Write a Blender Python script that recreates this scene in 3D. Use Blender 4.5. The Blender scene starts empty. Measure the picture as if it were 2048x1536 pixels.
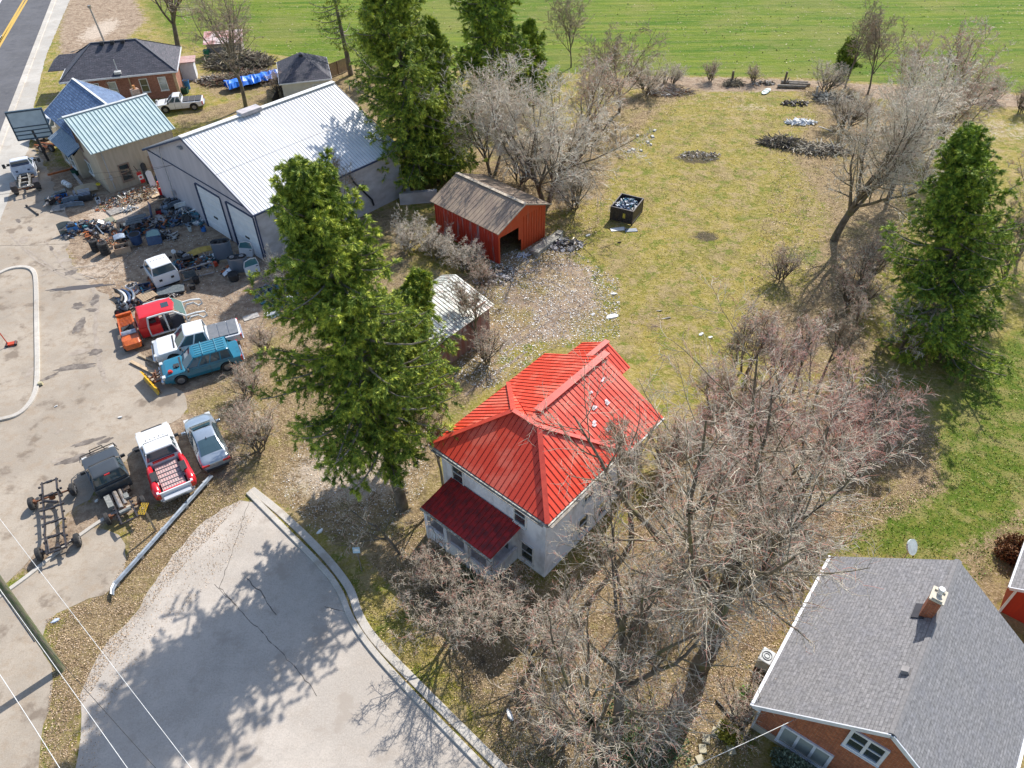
import bpy, math, random
import numpy as np
from mathutils import Vector, Matrix
R=math.radians
sc=bpy.context.scene; COL=sc.collection
# ---------------------------------------------------------------- camera
CH=34.0; CF=1504.8; CP=R(42.588); CR=R(-0.738)
cd=bpy.data.cameras.new('camera'); cam=bpy.data.objects.new('camera',cd); COL.objects.link(cam)
cd.sensor_width=36; cd.lens=CF/2048*36; cd.clip_end=3000; cd.clip_start=.5
cam.matrix_world=Matrix.Translation((0,0,CH))@Matrix.Rotation(R(90)-CP,4,'X')@Matrix.Rotation(CR,4,'Z')
sc.camera=cam
# ---------------------------------------------------------------- sky, sun, exposure
SAZ=R(61); SEL=R(43)
w=bpy.data.worlds.new('World'); sc.world=w; w.use_nodes=True
nt=w.node_tree; bg=nt.nodes['Background']; sky=nt.nodes.new('ShaderNodeTexSky')
sky.sky_type='NISHITA'; sky.sun_disc=False; sky.sun_elevation=SEL; sky.sun_rotation=R(90)-SAZ
nt.links.new(sky.outputs[0],bg.inputs[0]); bg.inputs[1].default_value=.145
sd=bpy.data.lights.new('sun','SUN'); sd.energy=4.6; sd.angle=R(.5); sd.color=(1,.955,.89)
so=bpy.data.objects.new('sun',sd); COL.objects.link(so)
so.rotation_euler=Vector((math.cos(SAZ)*math.cos(SEL),math.sin(SAZ)*math.cos(SEL),math.sin(SEL))).to_track_quat('Z','Y').to_euler()
sc.view_settings.view_transform='Standard'; sc.view_settings.look='None'
sc.view_settings.exposure=0.47; sc.view_settings.gamma=1; sc.view_settings.use_curve_mapping=False
# ---------------------------------------------------------------- survey helper: photo point + height -> place in the world
def g(px,py,z=0.):
    a=px-1024;b=py-768
    u=(a*math.cos(CR)+b*math.sin(CR))/CF; v=(-a*math.sin(CR)+b*math.cos(CR))/CF
    dy=math.cos(CP)-v*math.sin(CP);dz=-math.sin(CP)-v*math.cos(CP)
    t=(CH-z)/-dz
    return Vector((u*t,dy*t,z))
def onplane(px,py,P0,n):
    a=g(px,py,0);c=Vector((0,0,CH));d=a-c
    return c+d*((P0-c).dot(n)/d.dot(n))
# ---------------------------------------------------------------- materials
MATS={}
def nodes(name):
    m=bpy.data.materials.new(name); m.use_nodes=True
    return m,m.node_tree,m.node_tree.nodes['Principled BSDF']
def ramp(nt,fac,stops):
    r=nt.nodes.new('ShaderNodeValToRGB'); e=r.color_ramp.elements
    while len(e)<len(stops): e.new(.5)
    for i,(p,c) in enumerate(stops): e[i].position=p; e[i].color=(*c,1) if len(c)==3 else c
    nt.links.new(fac,r.inputs[0]); return r.outputs[0]
def noise(nt,vec,scale,detail=4,rough=.6):
    n=nt.nodes.new('ShaderNodeTexNoise'); n.inputs['Scale'].default_value=scale; n.inputs['Detail'].default_value=detail
    n.inputs['Roughness'].default_value=rough
    if vec: nt.links.new(vec,n.inputs['Vector'])
    return n.outputs[0]
def mixc(nt,fac,a,b,mode='MIX'):
    m=nt.nodes.new('ShaderNodeMix'); m.data_type='RGBA'; m.blend_type=mode
    if isinstance(fac,(int,float)): m.inputs[0].default_value=fac
    else: nt.links.new(fac,m.inputs[0])
    for s,v in ((6,a),(7,b)):
        if isinstance(v,tuple): m.inputs[s].default_value=(*v,1)
        else: nt.links.new(v,m.inputs[s])
    return m.outputs[2]
def mth(nt,op,a,b=None,c=None):
    m=nt.nodes.new('ShaderNodeMath'); m.operation=op
    for i,v in enumerate((a,b,c)):
        if v is None: continue
        if isinstance(v,(int,float)): m.inputs[i].default_value=v
        else: nt.links.new(v,m.inputs[i])
    return m.outputs[0]
def sstep(nt,x,lo,hi):
    m=nt.nodes.new('ShaderNodeMapRange'); m.interpolation_type='SMOOTHSTEP'
    nt.links.new(x,m.inputs[0]); m.inputs[1].default_value=lo; m.inputs[2].default_value=hi
    return m.outputs[0]
def bumpn(nt,b,h,st,dist=.05):
    n=nt.nodes.new('ShaderNodeBump'); n.inputs['Strength'].default_value=st; n.inputs['Distance'].default_value=dist
    nt.links.new(h,n.inputs['Height']); nt.links.new(n.outputs[0],b.inputs['Normal'])
def gpos(nt): return nt.nodes.new('ShaderNodeNewGeometry').outputs['Position']
def opos(nt): return nt.nodes.new('ShaderNodeTexCoord').outputs['Object']
def M(name,c,c2=None,scale=3.,rough=.7,metal=0.,bump=0.,coat=0.,contrast=(.35,.65),streak=None):
    if name in MATS: return MATS[name]
    m,nt,b=nodes(name)
    if c2 is None: c2=tuple(x*.8 for x in c)
    v=gpos(nt)
    if streak:
        mp=nt.nodes.new('ShaderNodeMapping'); mp.inputs['Scale'].default_value=streak; nt.links.new(v,mp.inputs[0]); v=mp.outputs[0]
    n=noise(nt,v,scale,5)
    f=sstep(nt,n,*contrast)
    nt.links.new(mixc(nt,f,c,c2),b.inputs['Base Color'])
    b.inputs['Roughness'].default_value=rough; b.inputs['Metallic'].default_value=metal
    b.inputs['Coat Weight'].default_value=coat; b.inputs['Coat Roughness'].default_value=.08
    if bump: bumpn(nt,b,n,bump,.03)
    MATS[name]=m; return m
def brickmat(name,c1,c2,mortar,bw,bh,ms=.012,rough=.85,wear=None,uvs=1.0,bump=.4,off=.5):
    if name in MATS: return MATS[name]
    m,nt,b=nodes(name)
    tc=nt.nodes.new('ShaderNodeTexCoord'); br=nt.nodes.new('ShaderNodeTexBrick')
    nt.links.new(tc.outputs['UV'],br.inputs['Vector'])
    br.inputs['Color1'].default_value=(*c1,1);br.inputs['Color2'].default_value=(*c2,1);br.inputs['Mortar'].default_value=(*mortar,1)
    br.inputs['Scale'].default_value=uvs; br.inputs['Brick Width'].default_value=bw; br.inputs['Row Height'].default_value=bh
    br.inputs['Mortar Size'].default_value=ms; br.inputs['Bias'].default_value=0; br.offset=off
    col=br.outputs[0]
    n=noise(nt,gpos(nt),1.1,6,.7)
    col=mixc(nt,mth(nt,'MULTIPLY',sstep(nt,n,.4,.75),.55),col,wear or tuple(x*.55 for x in c1))
    n2=noise(nt,tc.outputs['UV'],6,3,.7)
    col=mixc(nt,.35,col,ramp(nt,n2,[(.3,(0,0,0)),(.7,(1,1,1))]),'OVERLAY')
    nt.links.new(col,b.inputs['Base Color']); b.inputs['Roughness'].default_value=rough
    bumpn(nt,b,br.outputs[1],-bump,.02)
    MATS[name]=m; return m
def glassmat(name,c,rough=.06):
    if name in MATS: return MATS[name]
    m,nt,b=nodes(name); b.inputs['Base Color'].default_value=(*c,1); b.inputs['Roughness'].default_value=rough
    b.inputs['Specular IOR Level'].default_value=.8; b.inputs['Coat Weight'].default_value=.6
    MATS[name]=m; return m
# ---------------------------------------------------------------- object helpers
def tag(o,label=None,cat=None,group=None,kind=None):
    for k,v in (('label',label),('category',cat),('group',group),('kind',kind)):
        if v: o[k]=v
    return o
def empty(name,loc,rz=0,label=None,cat=None,group=None):
    o=bpy.data.objects.new(name,None); COL.objects.link(o); o.location=loc; o.rotation_euler=(0,0,rz); o.empty_display_size=.3
    return tag(o,label,cat,group)
class MB:
    def __init__(s): s.v=[];s.f=[];s.uv=[]
    def poly(s,pts,uv=None):
        i=len(s.v); s.v+=[tuple(p) for p in pts]; s.f.append(list(range(i,i+len(pts)))); s.uv.append(uv)
    def box(s,c,d,m=None,taper=1.):
        x,y,z=(k/2 for k in d); P=[]
        for k in (-1,1):
            t=1 if k<0 else taper
            P+=[Vector((-x*t,-y*t,z*k)),Vector((x*t,-y*t,z*k)),Vector((x*t,y*t,z*k)),Vector((-x*t,y*t,z*k))]
        if m is not None:
            if isinstance(m,(int,float)): m=Matrix.Rotation(m,3,'Z')
            P=[m@p for p in P]
        c=Vector(c); P=[p+c for p in P]; i=len(s.v); s.v+=[tuple(p) for p in P]
        for q,(a,b) in (((0,3,2,1),(d[0],d[1])),((4,5,6,7),(d[0],d[1])),((0,1,5,4),(d[0],d[2])),((1,2,6,5),(d[1],d[2])),((2,3,7,6),(d[0],d[2])),((3,0,4,7),(d[1],d[2]))):
            s.f.append([i+k for k in q]); s.uv.append([(0,0),(a,0),(a,b),(0,b)])
        return s
    def bar(s,a,b,wd,h=None,up=(0,0,1)):
        a=Vector(a);b=Vector(b);h=h or wd;d=(b-a);L=d.length
        if L<1e-6: return s
        d/=L; up=Vector(up); sx=d.cross(up)
        if sx.length<1e-3: sx=d.cross(Vector((1,0,0)))
        sx.normalize(); sz=sx.cross(d)
        m=Matrix((d,sx,sz)).transposed()
        return s.box((a+b)/2,(L,wd,h),m)
    def tube(s,a,b,r0,r1=None,n=8,cap=True):
        a=Vector(a);b=Vector(b);r1=r0 if r1 is None else r1;d=(b-a).normalized()
        x=d.orthogonal().normalized();y=d.cross(x);i=len(s.v)
        for p,r in ((a,r0),(b,r1)):
            for k in range(n):
                t=2*math.pi*k/n; s.v.append(tuple(p+x*math.cos(t)*r+y*math.sin(t)*r))
        for k in range(n): s.f.append([i+k,i+(k+1)%n,i+n+(k+1)%n,i+n+k]); s.uv.append(None)
        if cap: s.f.append([i+k for k in range(n)][::-1]);s.f.append([i+n+k for k in range(n)]);s.uv+=[None,None]
        return s
    def ring(s,c,ax,R0,r,n=14,k=6,flat=1.):
        c=Vector(c);ax=Vector(ax).normalized();x=ax.orthogonal().normalized();y=ax.cross(x);i=len(s.v)
        for a in range(n):
            t=2*math.pi*a/n;e=x*math.cos(t)+y*math.sin(t)
            for b in range(k):
                q=2*math.pi*b/k; s.v.append(tuple(c+e*(R0+r*math.cos(q))+ax*(r*flat*math.sin(q))))
        for a in range(n):
            for b in range(k):
                s.f.append([i+a*k+b,i+((a+1)%n)*k+b,i+((a+1)%n)*k+(b+1)%k,i+a*k+(b+1)%k]); s.uv.append(None)
        return s
    def path(s,pts,r,n=6):
        for a,b in zip(pts,pts[1:]): s.tube(a,b,r,r,n)
        return s
    def loft(s,rings,cap=True):
        n=len(rings[0]);i=len(s.v)
        for r in rings: s.v+=[tuple(p) for p in r]
        for a in range(len(rings)-1):
            for k in range(n): s.f.append([i+a*n+k,i+a*n+(k+1)%n,i+(a+1)*n+(k+1)%n,i+(a+1)*n+k]); s.uv.append(None)
        if cap: s.f.append([i+k for k in range(n)][::-1]); s.f.append([i+(len(rings)-1)*n+k for k in range(n)]); s.uv+=[None,None]
        return s
    def build(s,name,mat,parent=None,smooth=False,bevel=0,label=None):
        me=bpy.data.meshes.new(name); me.from_pydata(s.v,[],s.f)
        if any(u for u in s.uv):
            ul=me.uv_layers.new(name='UVMap'); d=[]
            for f,u in zip(s.f,s.uv):
                for k in range(len(f)): d+= list(u[k]) if u else [0,0]
            ul.data.foreach_set('uv',d)
        me.materials.append(mat)
        o=bpy.data.objects.new(name,me); COL.objects.link(o)
        if parent: o.parent=parent
        if smooth: me.polygons.foreach_set('use_smooth',[True]*len(me.polygons))
        if smooth=='auto' or bevel:
            if bevel:
                b=o.modifiers.new('b','BEVEL'); b.width=bevel; b.segments=2; b.limit_method='ANGLE'; b.angle_limit=R(35)
        if label: o['label']=label
        return o
def npmesh(name,V,F,mat,parent=None,smooth=False,attrs=None):
    """V (n,3) float, F (m,k) int; attrs: name -> (domain, values)"""
    me=bpy.data.meshes.new(name); me.vertices.add(len(V)); me.vertices.foreach_set('co',np.asarray(V,np.float32).ravel())
    k=F.shape[1]; me.loops.add(F.size); me.polygons.add(len(F))
    me.polygons.foreach_set('loop_start',np.arange(0,F.size,k,dtype=np.int32))
    me.loops.foreach_set('vertex_index',F.astype(np.int32).ravel())
    me.update(calc_edges=True)
    if smooth: me.polygons.foreach_set('use_smooth',np.ones(len(F),bool))
    for n,(dom,val) in (attrs or {}).items():
        a=me.attributes.new(n,'FLOAT',dom); a.data.foreach_set('value',np.asarray(val,np.float32))
    me.materials.append(mat); o=bpy.data.objects.new(name,me); COL.objects.link(o)
    if parent: o.parent=parent
    return o
def copy_tree(o,parent=None):
    c=o.copy(); COL.objects.link(c); c.parent=parent
    for ch in list(o.children): copy_tree(ch,c)
    return c
rnd=random.Random(5)
# ---------------------------------------------------------------- ground
def seg_dist(X,Y,poly,closed=True):
    d=np.full(X.shape,1e9); n=len(poly)
    for i in range(n if closed else n-1):
        ax,ay=poly[i][:2];bx,by=poly[(i+1)%n][:2]
        vx,vy=bx-ax,by-ay;t=np.clip(((X-ax)*vx+(Y-ay)*vy)/(vx*vx+vy*vy+1e-9),0,1)
        d=np.minimum(d,np.hypot(X-ax-t*vx,Y-ay-t*vy))
    return d
def inside(X,Y,poly):
    c=np.zeros(X.shape,bool);n=len(poly)
    for i in range(n):
        x1,y1=poly[i][:2];x2,y2=poly[(i+1)%n][:2]
        k=((y1>Y)!=(y2>Y))&(X<(x2-x1)*(Y-y1)/((y2-y1) if y2!=y1 else 1e-9)+x1); c^=k
    return c
def soft(X,Y,pxs,fall=1.5,val=1.):
    P=[g(*q) for q in pxs]; d=seg_dist(X,Y,P); s=np.where(inside(X,Y,P),d,-d)
    return np.clip(s/fall*.5+.5,0,1)*val
def blob(X,Y,px,py,rx,ry,val=1.):
    c=g(px,py); return np.clip(1.35-np.hypot((X-c.x)/rx,(Y-c.y)/ry),0,1)*val
xs=np.concatenate([[-900,-300,-140],np.arange(-96,96.1,.45),[140,300,900]]); ys=np.concatenate([[-300,-60],np.arange(6,136.1,.45),[170,300,1000]])
GX,GY=np.meshgrid(xs,ys); nx,ny=len(xs),len(ys)
X,Y=GX.ravel(),GY.ravel()
m_field=np.maximum.reduce([soft(X,Y,[(330,40),(395,92),(520,104),(680,128),(900,140),(1180,147),(1330,150),(1600,155),(1860,172),(2048,186),(2600,240),(3600,-300),(300,-300),(290,-50)],1.0)])
m_green=np.maximum.reduce([soft(X,Y,[(1960,700),(2100,640),(2300,900),(2200,1300),(1960,1180),(1905,1120),(1640,1110),(1700,1010),(1860,960),(1880,830)],3.0),
  blob(X,Y,1660,520,3.2,3.,.75),blob(X,Y,1770,480,3,3,.5),blob(X,Y,1560,200,5,3,.5),soft(X,Y,[(1250,260),(1340,200),(1400,240),(1330,300)],3,.5),
  blob(X,Y,990,660,2.5,2,.5),blob(X,Y,760,1110,2.5,1.5,.35),blob(X,Y,1150,1400,4,1.5,.3),blob(X,Y,1090,430,4,2,.4),blob(X,Y,1310,560,5,6,.25),
  soft(X,Y,[(270,0),(420,0),(560,110),(400,95),(330,90)],3,.8),soft(X,Y,[(400,210),(520,190),(560,210),(420,240)],2,.45),blob(X,Y,330,225,4,3,.5),blob(X,Y,350,135,4,3,.4)])
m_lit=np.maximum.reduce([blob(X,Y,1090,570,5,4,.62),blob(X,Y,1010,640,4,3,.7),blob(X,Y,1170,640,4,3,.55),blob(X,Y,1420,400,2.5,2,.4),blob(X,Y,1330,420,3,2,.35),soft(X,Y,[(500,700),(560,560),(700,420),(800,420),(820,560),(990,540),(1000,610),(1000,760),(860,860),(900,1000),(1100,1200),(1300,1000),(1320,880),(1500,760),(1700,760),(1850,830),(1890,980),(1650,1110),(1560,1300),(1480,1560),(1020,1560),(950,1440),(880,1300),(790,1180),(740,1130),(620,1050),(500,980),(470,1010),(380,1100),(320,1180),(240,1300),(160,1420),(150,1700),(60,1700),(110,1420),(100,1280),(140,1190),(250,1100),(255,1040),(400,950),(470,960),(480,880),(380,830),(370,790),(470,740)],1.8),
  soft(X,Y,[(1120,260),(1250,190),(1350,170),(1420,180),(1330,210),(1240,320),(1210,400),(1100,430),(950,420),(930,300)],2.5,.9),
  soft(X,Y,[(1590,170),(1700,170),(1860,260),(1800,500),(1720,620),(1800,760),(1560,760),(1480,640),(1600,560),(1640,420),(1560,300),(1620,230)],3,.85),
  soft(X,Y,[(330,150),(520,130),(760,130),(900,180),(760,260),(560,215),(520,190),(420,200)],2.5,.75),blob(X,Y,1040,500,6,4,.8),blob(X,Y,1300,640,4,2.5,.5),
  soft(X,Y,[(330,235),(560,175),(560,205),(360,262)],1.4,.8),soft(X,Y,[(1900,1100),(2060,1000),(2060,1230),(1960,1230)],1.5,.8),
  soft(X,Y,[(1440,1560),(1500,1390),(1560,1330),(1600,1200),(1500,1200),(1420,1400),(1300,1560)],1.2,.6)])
m_dirt=np.maximum.reduce([soft(X,Y,[(0,1130),(230,940),(290,840),(400,810),(500,900),(470,1010),(340,1010),(200,1060),(60,1180)],1.5,.85),soft(X,Y,[(100,330),(240,350),(420,400),(560,540),(600,560),(560,640),(520,740),(400,850),(200,640),(130,500),(60,420)],1.6),
  soft(X,Y,[(1000,520),(1100,480),(1190,540),(1210,620),(1140,680),(1000,700),(930,760),(880,800),(990,640)],2.5,.9),soft(X,Y,[(600,860),(800,820),(900,860),(860,960),(790,1060),(640,1040),(540,970)],2,.8),
  soft(X,Y,[(110,60),(140,-50),(250,-50),(300,40),(250,90),(130,130),(60,260),(60,330),(120,330),(110,230)],2,.8),
  soft(X,Y,[(1150,165),(1300,150),(1600,158),(1880,176),(2200,200),(2200,225),(1880,210),(1600,185),(1340,185)],1.2,.85)])
m_burn_dark=np.maximum.reduce([blob(X,Y,1395,315,2.6,1.6),blob(X,Y,1412,473,1.3,1.05,.9),blob(X,Y,1590,295,4.6,1.8,.6),blob(X,Y,1690,420,1.2,4,.35),blob(X,Y,1000,545,2.4,1.4,.8),blob(X,Y,1300,655,1.6,1,.5),blob(X,Y,1240,605,2.4,1,.4),blob(X,Y,1040,600,2.6,1.4,.5),blob(X,Y,1130,480,3,2,.45),blob(X,Y,1000,1330,3.2,1.6,.5),blob(X,Y,900,1190,3,2,.5),blob(X,Y,1350,1180,2.6,2,.4),blob(X,Y,330,470,5,3,.35),blob(X,Y,250,440,4,2,.3)])  # burn pits, plus darker patches below trees, by the barn and in the yard
m_pale=np.maximum.reduce([blob(X,Y,1130,575,3.0,2.2,.5),blob(X,Y,1180,545,2,1.5,.45),blob(X,Y,1075,665,2.5,1.6,.4),blob(X,Y,700,950,5,3,.8),blob(X,Y,200,60,3,7,.8),blob(X,Y,1440,195,8,3,.4),blob(X,Y,1500,215,5,2,.5),blob(X,Y,230,425,3,3,.9),blob(X,Y,300,640,6,5,.3),blob(X,Y,190,540,4,3,.6),blob(X,Y,1900,200,6,2,.7),blob(X,Y,2000,260,8,5,.5)])
m,nt,b=nodes('ground_earth')
P=gpos(nt)
def att(nt,n):
    a=nt.nodes.new('ShaderNodeAttribute'); a.attribute_name=n; return a.outputs['Fac']
nb=noise(nt,P,.35,6,.65); nm=noise(nt,P,1.8,6,.7); nf=noise(nt,P,7,5,.8); nv=noise(nt,P,22,2,.9)
def msk(n,amp=.7,lo=.42,hi=.6):
    x=mth(nt,'ADD',att(nt,n),mth(nt,'MULTIPLY',mth(nt,'SUBTRACT',mth(nt,'ADD',mth(nt,'MULTIPLY',nm,.6),mth(nt,'MULTIPLY',nf,.4)),.5),amp*2))
    return sstep(nt,mth(nt,'MULTIPLY',x,sstep(nt,att(nt,n),.02,.2)),lo,hi)
lawn=mixc(nt,sstep(nt,nb,.36,.66),(.335,.265,.062),(.21,.20,.032))
nl=noise(nt,P,3.1,7,.85)
lawn=mixc(nt,sstep(nt,nm,.45,.66),lawn,(.42,.33,.13))
lawn=mixc(nt,mth(nt,'MULTIPLY',sstep(nt,nl,.52,.66),.75),lawn,(.52,.43,.22))
lawn=mixc(nt,mth(nt,'MULTIPLY',sstep(nt,nl,.47,.33),.8),lawn,(.14,.12,.035))
lawn=mixc(nt,mth(nt,'MULTIPLY',sstep(nt,noise(nt,P,.28,7,.8),.50,.60),.6),lawn,(.25,.185,.10))
lawn=mixc(nt,mth(nt,'MULTIPLY',sstep(nt,noise(nt,P,.55,6,.75),.50,.60),.75),lawn,(.40,.30,.16))
lawn=mixc(nt,mth(nt,'MULTIPLY',sstep(nt,noise(nt,P,.8,6,.75),.52,.60),.8),lawn,(.14,.18,.02))
lawn=mixc(nt,mth(nt,'MULTIPLY',sstep(nt,nf,.54,.66),.8),lawn,(.58,.46,.22))
lawn=mixc(nt,mth(nt,'MULTIPLY',sstep(nt,nf,.46,.34),.75),lawn,(.13,.12,.03))
green=mixc(nt,sstep(nt,nm,.4,.66),(.095,.155,.014),(.22,.22,.045))
green=mixc(nt,mth(nt,'MULTIPLY',sstep(nt,noise(nt,P,.5,6,.75),.48,.58),.65),green,(.34,.28,.11))
green=mixc(nt,mth(nt,'MULTIPLY',sstep(nt,nf,.56,.68),.7),green,(.46,.40,.16))
green=mixc(nt,mth(nt,'MULTIPLY',sstep(nt,nf,.46,.34),.6),green,(.05,.10,.012))
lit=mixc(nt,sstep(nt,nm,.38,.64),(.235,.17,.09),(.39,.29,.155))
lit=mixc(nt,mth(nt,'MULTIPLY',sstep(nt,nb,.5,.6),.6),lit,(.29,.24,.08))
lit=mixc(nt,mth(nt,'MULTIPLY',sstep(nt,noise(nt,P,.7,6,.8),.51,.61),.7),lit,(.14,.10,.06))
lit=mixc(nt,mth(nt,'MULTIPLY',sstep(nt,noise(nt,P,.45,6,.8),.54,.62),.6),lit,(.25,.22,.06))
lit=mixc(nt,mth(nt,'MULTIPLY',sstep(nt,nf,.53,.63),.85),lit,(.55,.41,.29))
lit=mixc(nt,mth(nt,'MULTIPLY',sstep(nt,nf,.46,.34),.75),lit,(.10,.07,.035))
dirt=mixc(nt,sstep(nt,nm,.38,.6),(.29,.205,.14),(.43,.33,.235))
dirt=mixc(nt,mth(nt,'MULTIPLY',sstep(nt,noise(nt,P,.6,7,.8),.51,.6),.6),dirt,(.19,.13,.085))
dirt=mixc(nt,mth(nt,'MULTIPLY',sstep(nt,nf,.48,.34),.6),dirt,(.16,.11,.07))
dirt=mixc(nt,mth(nt,'MULTIPLY',sstep(nt,nv,.60,.70),.7),dirt,(.68,.6,.5))
# crop rows: long bands across the field
mp=nt.nodes.new('ShaderNodeMapping'); mp.inputs['Rotation'].default_value=(0,0,R(2)); mp.inputs['Scale'].default_value=(.03,.55,1); nt.links.new(P,mp.inputs[0])
rw=noise(nt,mp.outputs[0],1.6,5,.75)
mp2=nt.nodes.new('ShaderNodeMapping'); mp2.inputs['Rotation'].default_value=(0,0,R(2)); mp2.inputs['Scale'].default_value=(.55,2.2,1); nt.links.new(P,mp2.inputs[0])
rf=noise(nt,mp2.outputs[0],2.2,5,.8)
field=mixc(nt,sstep(nt,rw,.32,.7),(.055,.14,.006),(.215,.25,.03))
field=mixc(nt,mth(nt,'MULTIPLY',sstep(nt,rf,.56,.68),.7),field,(.36,.33,.15))
field=mixc(nt,mth(nt,'MULTIPLY',sstep(nt,noise(nt,P,.06,5,.7),.46,.58),.4),field,(.24,.22,.07))
field=mixc(nt,mth(nt,'MULTIPLY',sstep(nt,noise(nt,mp2.outputs[0],.5,6,.85),.52,.62),.5),field,(.30,.27,.11))
field=mixc(nt,mth(nt,'MULTIPLY',sstep(nt,rf,.43,.33),.6),field,(.045,.11,.008))
c=mixc(nt,msk('m_green'),lawn,green)
c=mixc(nt,msk('m_dirt'),c,dirt)
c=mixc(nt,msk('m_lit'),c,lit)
c=mixc(nt,mth(nt,'MULTIPLY',msk('m_pale',.9,.4,.75),.75),c,(.60,.50,.40))
c=mixc(nt,mth(nt,'MULTIPLY',msk('m_burn_dark',.8,.4,.7),.85),c,(.075,.062,.05))
c=mixc(nt,msk('m_field',.3,.44,.56),c,field)
nt.links.new(c,b.inputs['Base Color']); b.inputs['Roughness'].default_value=.95; b.inputs['Specular IOR Level'].default_value=.15
bumpn(nt,b,mth(nt,'ADD',nf,mth(nt,'MULTIPLY',nm,1.5)),.9,.12)
ii=np.arange(nx*ny).reshape(ny,nx); F=np.stack([ii[:-1,:-1],ii[:-1,1:],ii[1:,1:],ii[1:,:-1]],-1).reshape(-1,4)
hz=.05*np.sin(X*.31+1.2)*np.sin(Y*.27)*0
GROUND=npmesh('ground',np.stack([X,Y,hz],1),F,m,smooth=True,attrs={k:('POINT',v) for k,v in (('m_green',m_green),('m_lit',m_lit),('m_dirt',m_dirt),('m_burn_dark',m_burn_dark),('m_pale',m_pale),('m_field',m_field))})
tag(GROUND,kind='structure')
# ---------------------------------------------------------------- paved sheets
def pave(name,base,crack=0,stain=(.10,.085,.07),spec=.2,sc1=1.,dirtc=(.33,.27,.2),dirt=.5):
    m,nt,b=nodes(name); P=gpos(nt)
    n1=noise(nt,P,.22*sc1,7,.65); n2=noise(nt,P,1.3*sc1,6,.75); n3=noise(nt,P,14,4,.85)
    c=mixc(nt,sstep(nt,n1,.40,.58),base,tuple(x*.83 for x in base))
    c=mixc(nt,mth(nt,'MULTIPLY',sstep(nt,n2,.46,.66),dirt),c,dirtc)
    c=mixc(nt,mth(nt,'MULTIPLY',sstep(nt,n3,.5,.7),.35),c,tuple(min(1,x*1.35) for x in base))
    c=mixc(nt,mth(nt,'MULTIPLY',sstep(nt,n3,.5,.33),.45),c,tuple(x*.55 for x in base))
    n4=noise(nt,P,.55,5,.6)
    c=mixc(nt,mth(nt,'MULTIPLY',sstep(nt,n4,.55,.66),.75*(1 if stain else 0)),c,stain or base)
    mp=nt.nodes.new('ShaderNodeMapping'); mp.inputs['Rotation'].default_value=(0,0,R(35)); mp.inputs['Scale'].default_value=(.35,2.4,1); nt.links.new(P,mp.inputs[0])
    c=mixc(nt,mth(nt,'MULTIPLY',sstep(nt,noise(nt,mp.outputs[0],1.2,5,.7),.55,.72),.45*dirt),c,tuple(x*.62 for x in base))
    if crack:
        vo=nt.nodes.new('ShaderNodeTexVoronoi'); vo.feature='DISTANCE_TO_EDGE'; vo.inputs['Scale'].default_value=crack
        wv=mixc(nt,.12,P,noise(nt,P,2,3)); nt.links.new(wv,vo.inputs['Vector'])
        c=mixc(nt,mth(nt,'MULTIPLY',sstep(nt,vo.outputs[0],.006,.0),.6),c,(.12,.1,.085))
    nt.links.new(c,b.inputs['Base Color']); b.inputs['Roughness'].default_value=.9; b.inputs['Specular IOR Level'].default_value=spec
    bumpn(nt,b,n3,.35,.02); return m
from mathutils.geometry import tessellate_polygon
def jag(P,step=.5,amp=.12,seed=1,closed=True):
    r=random.Random(seed); out=[]
    for i in range(len(P) if closed else len(P)-1):
        a=P[i];b=P[(i+1)%len(P)];n=max(1,int((b-a).length/step))
        if n>400: n=400
        nrm=(b-a).orthogonal() if False else Vector((-(b-a).y,(b-a).x,0)).normalized()
        for k in range(n):
            q=a.lerp(b,k/n); out.append(q+nrm*(r.uniform(-amp,amp)))
    return out
def smoothp(P,it=2,closed=True):
    for _ in range(it):
        o=[]
        n=len(P)
        if not closed: o.append(P[0])
        for i in range(n if closed else n-1):
            a=P[i];b=P[(i+1)%n]; o+=[a.lerp(b,.25),a.lerp(b,.75)]
        if not closed: o.append(P[-1])
        P=o
    return P
def sheet(name,pxs,mat,z,amp=.12,sm=1,kind='structure',step=.5,seed=1,pts=None):
    P=pts or [g(*q) for q in pxs]
    P=[Vector((p.x,p.y,0)) for p in P]
    if sm: P=smoothp(P,sm)
    P=jag(P,step,amp,seed) if amp else P
    P=[Vector((p.x,p.y,z)) for p in P]
    T=tessellate_polygon([P]); me=bpy.data.meshes.new(name)
    fs=[]
    for t in T:
        a,b_,c_=(P[i] for i in t)
        fs.append(t if (b_-a).cross(c_-a).z>0 else t[::-1])
    me.from_pydata([tuple(p) for p in P],[],fs); me.materials.append(mat)
    o=bpy.data.objects.new(name,me); COL.objects.link(o); tag(o,kind=kind); return o
A_LOT=pave('lot_asphalt',(.405,.345,.275),0,(.18,.14,.105),dirtc=(.33,.26,.19),dirt=.85)
A_CUL=pave('culdesac_asphalt',(.50,.445,.385),0,(.36,.31,.26),dirtc=(.41,.35,.29),dirt=.5)
A_ROAD=pave('road_asphalt',(.13,.13,.14),0,(.09,.09,.1),dirtc=(.17,.165,.16))
A_CONC=pave('concrete',(.56,.52,.46),0,(.38,.33,.27),dirtc=(.42,.37,.3),dirt=.5)
A_WALK=pave('walk_concrete',(.50,.47,.42),0,(.38,.34,.29),dirtc=(.40,.35,.29))
sheet('parking_lot',[(57,287),(90,325),(118,400),(150,455),(128,505),(165,560),(232,600),(228,650),(285,722),(368,785),(380,828),(300,860),(250,920),(190,990),(140,1020),(60,1120),(0,1178),(-120,1260),(-500,1250),(-700,600),(-300,360),(0,320)],A_LOT,.010,.16,1)
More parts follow.
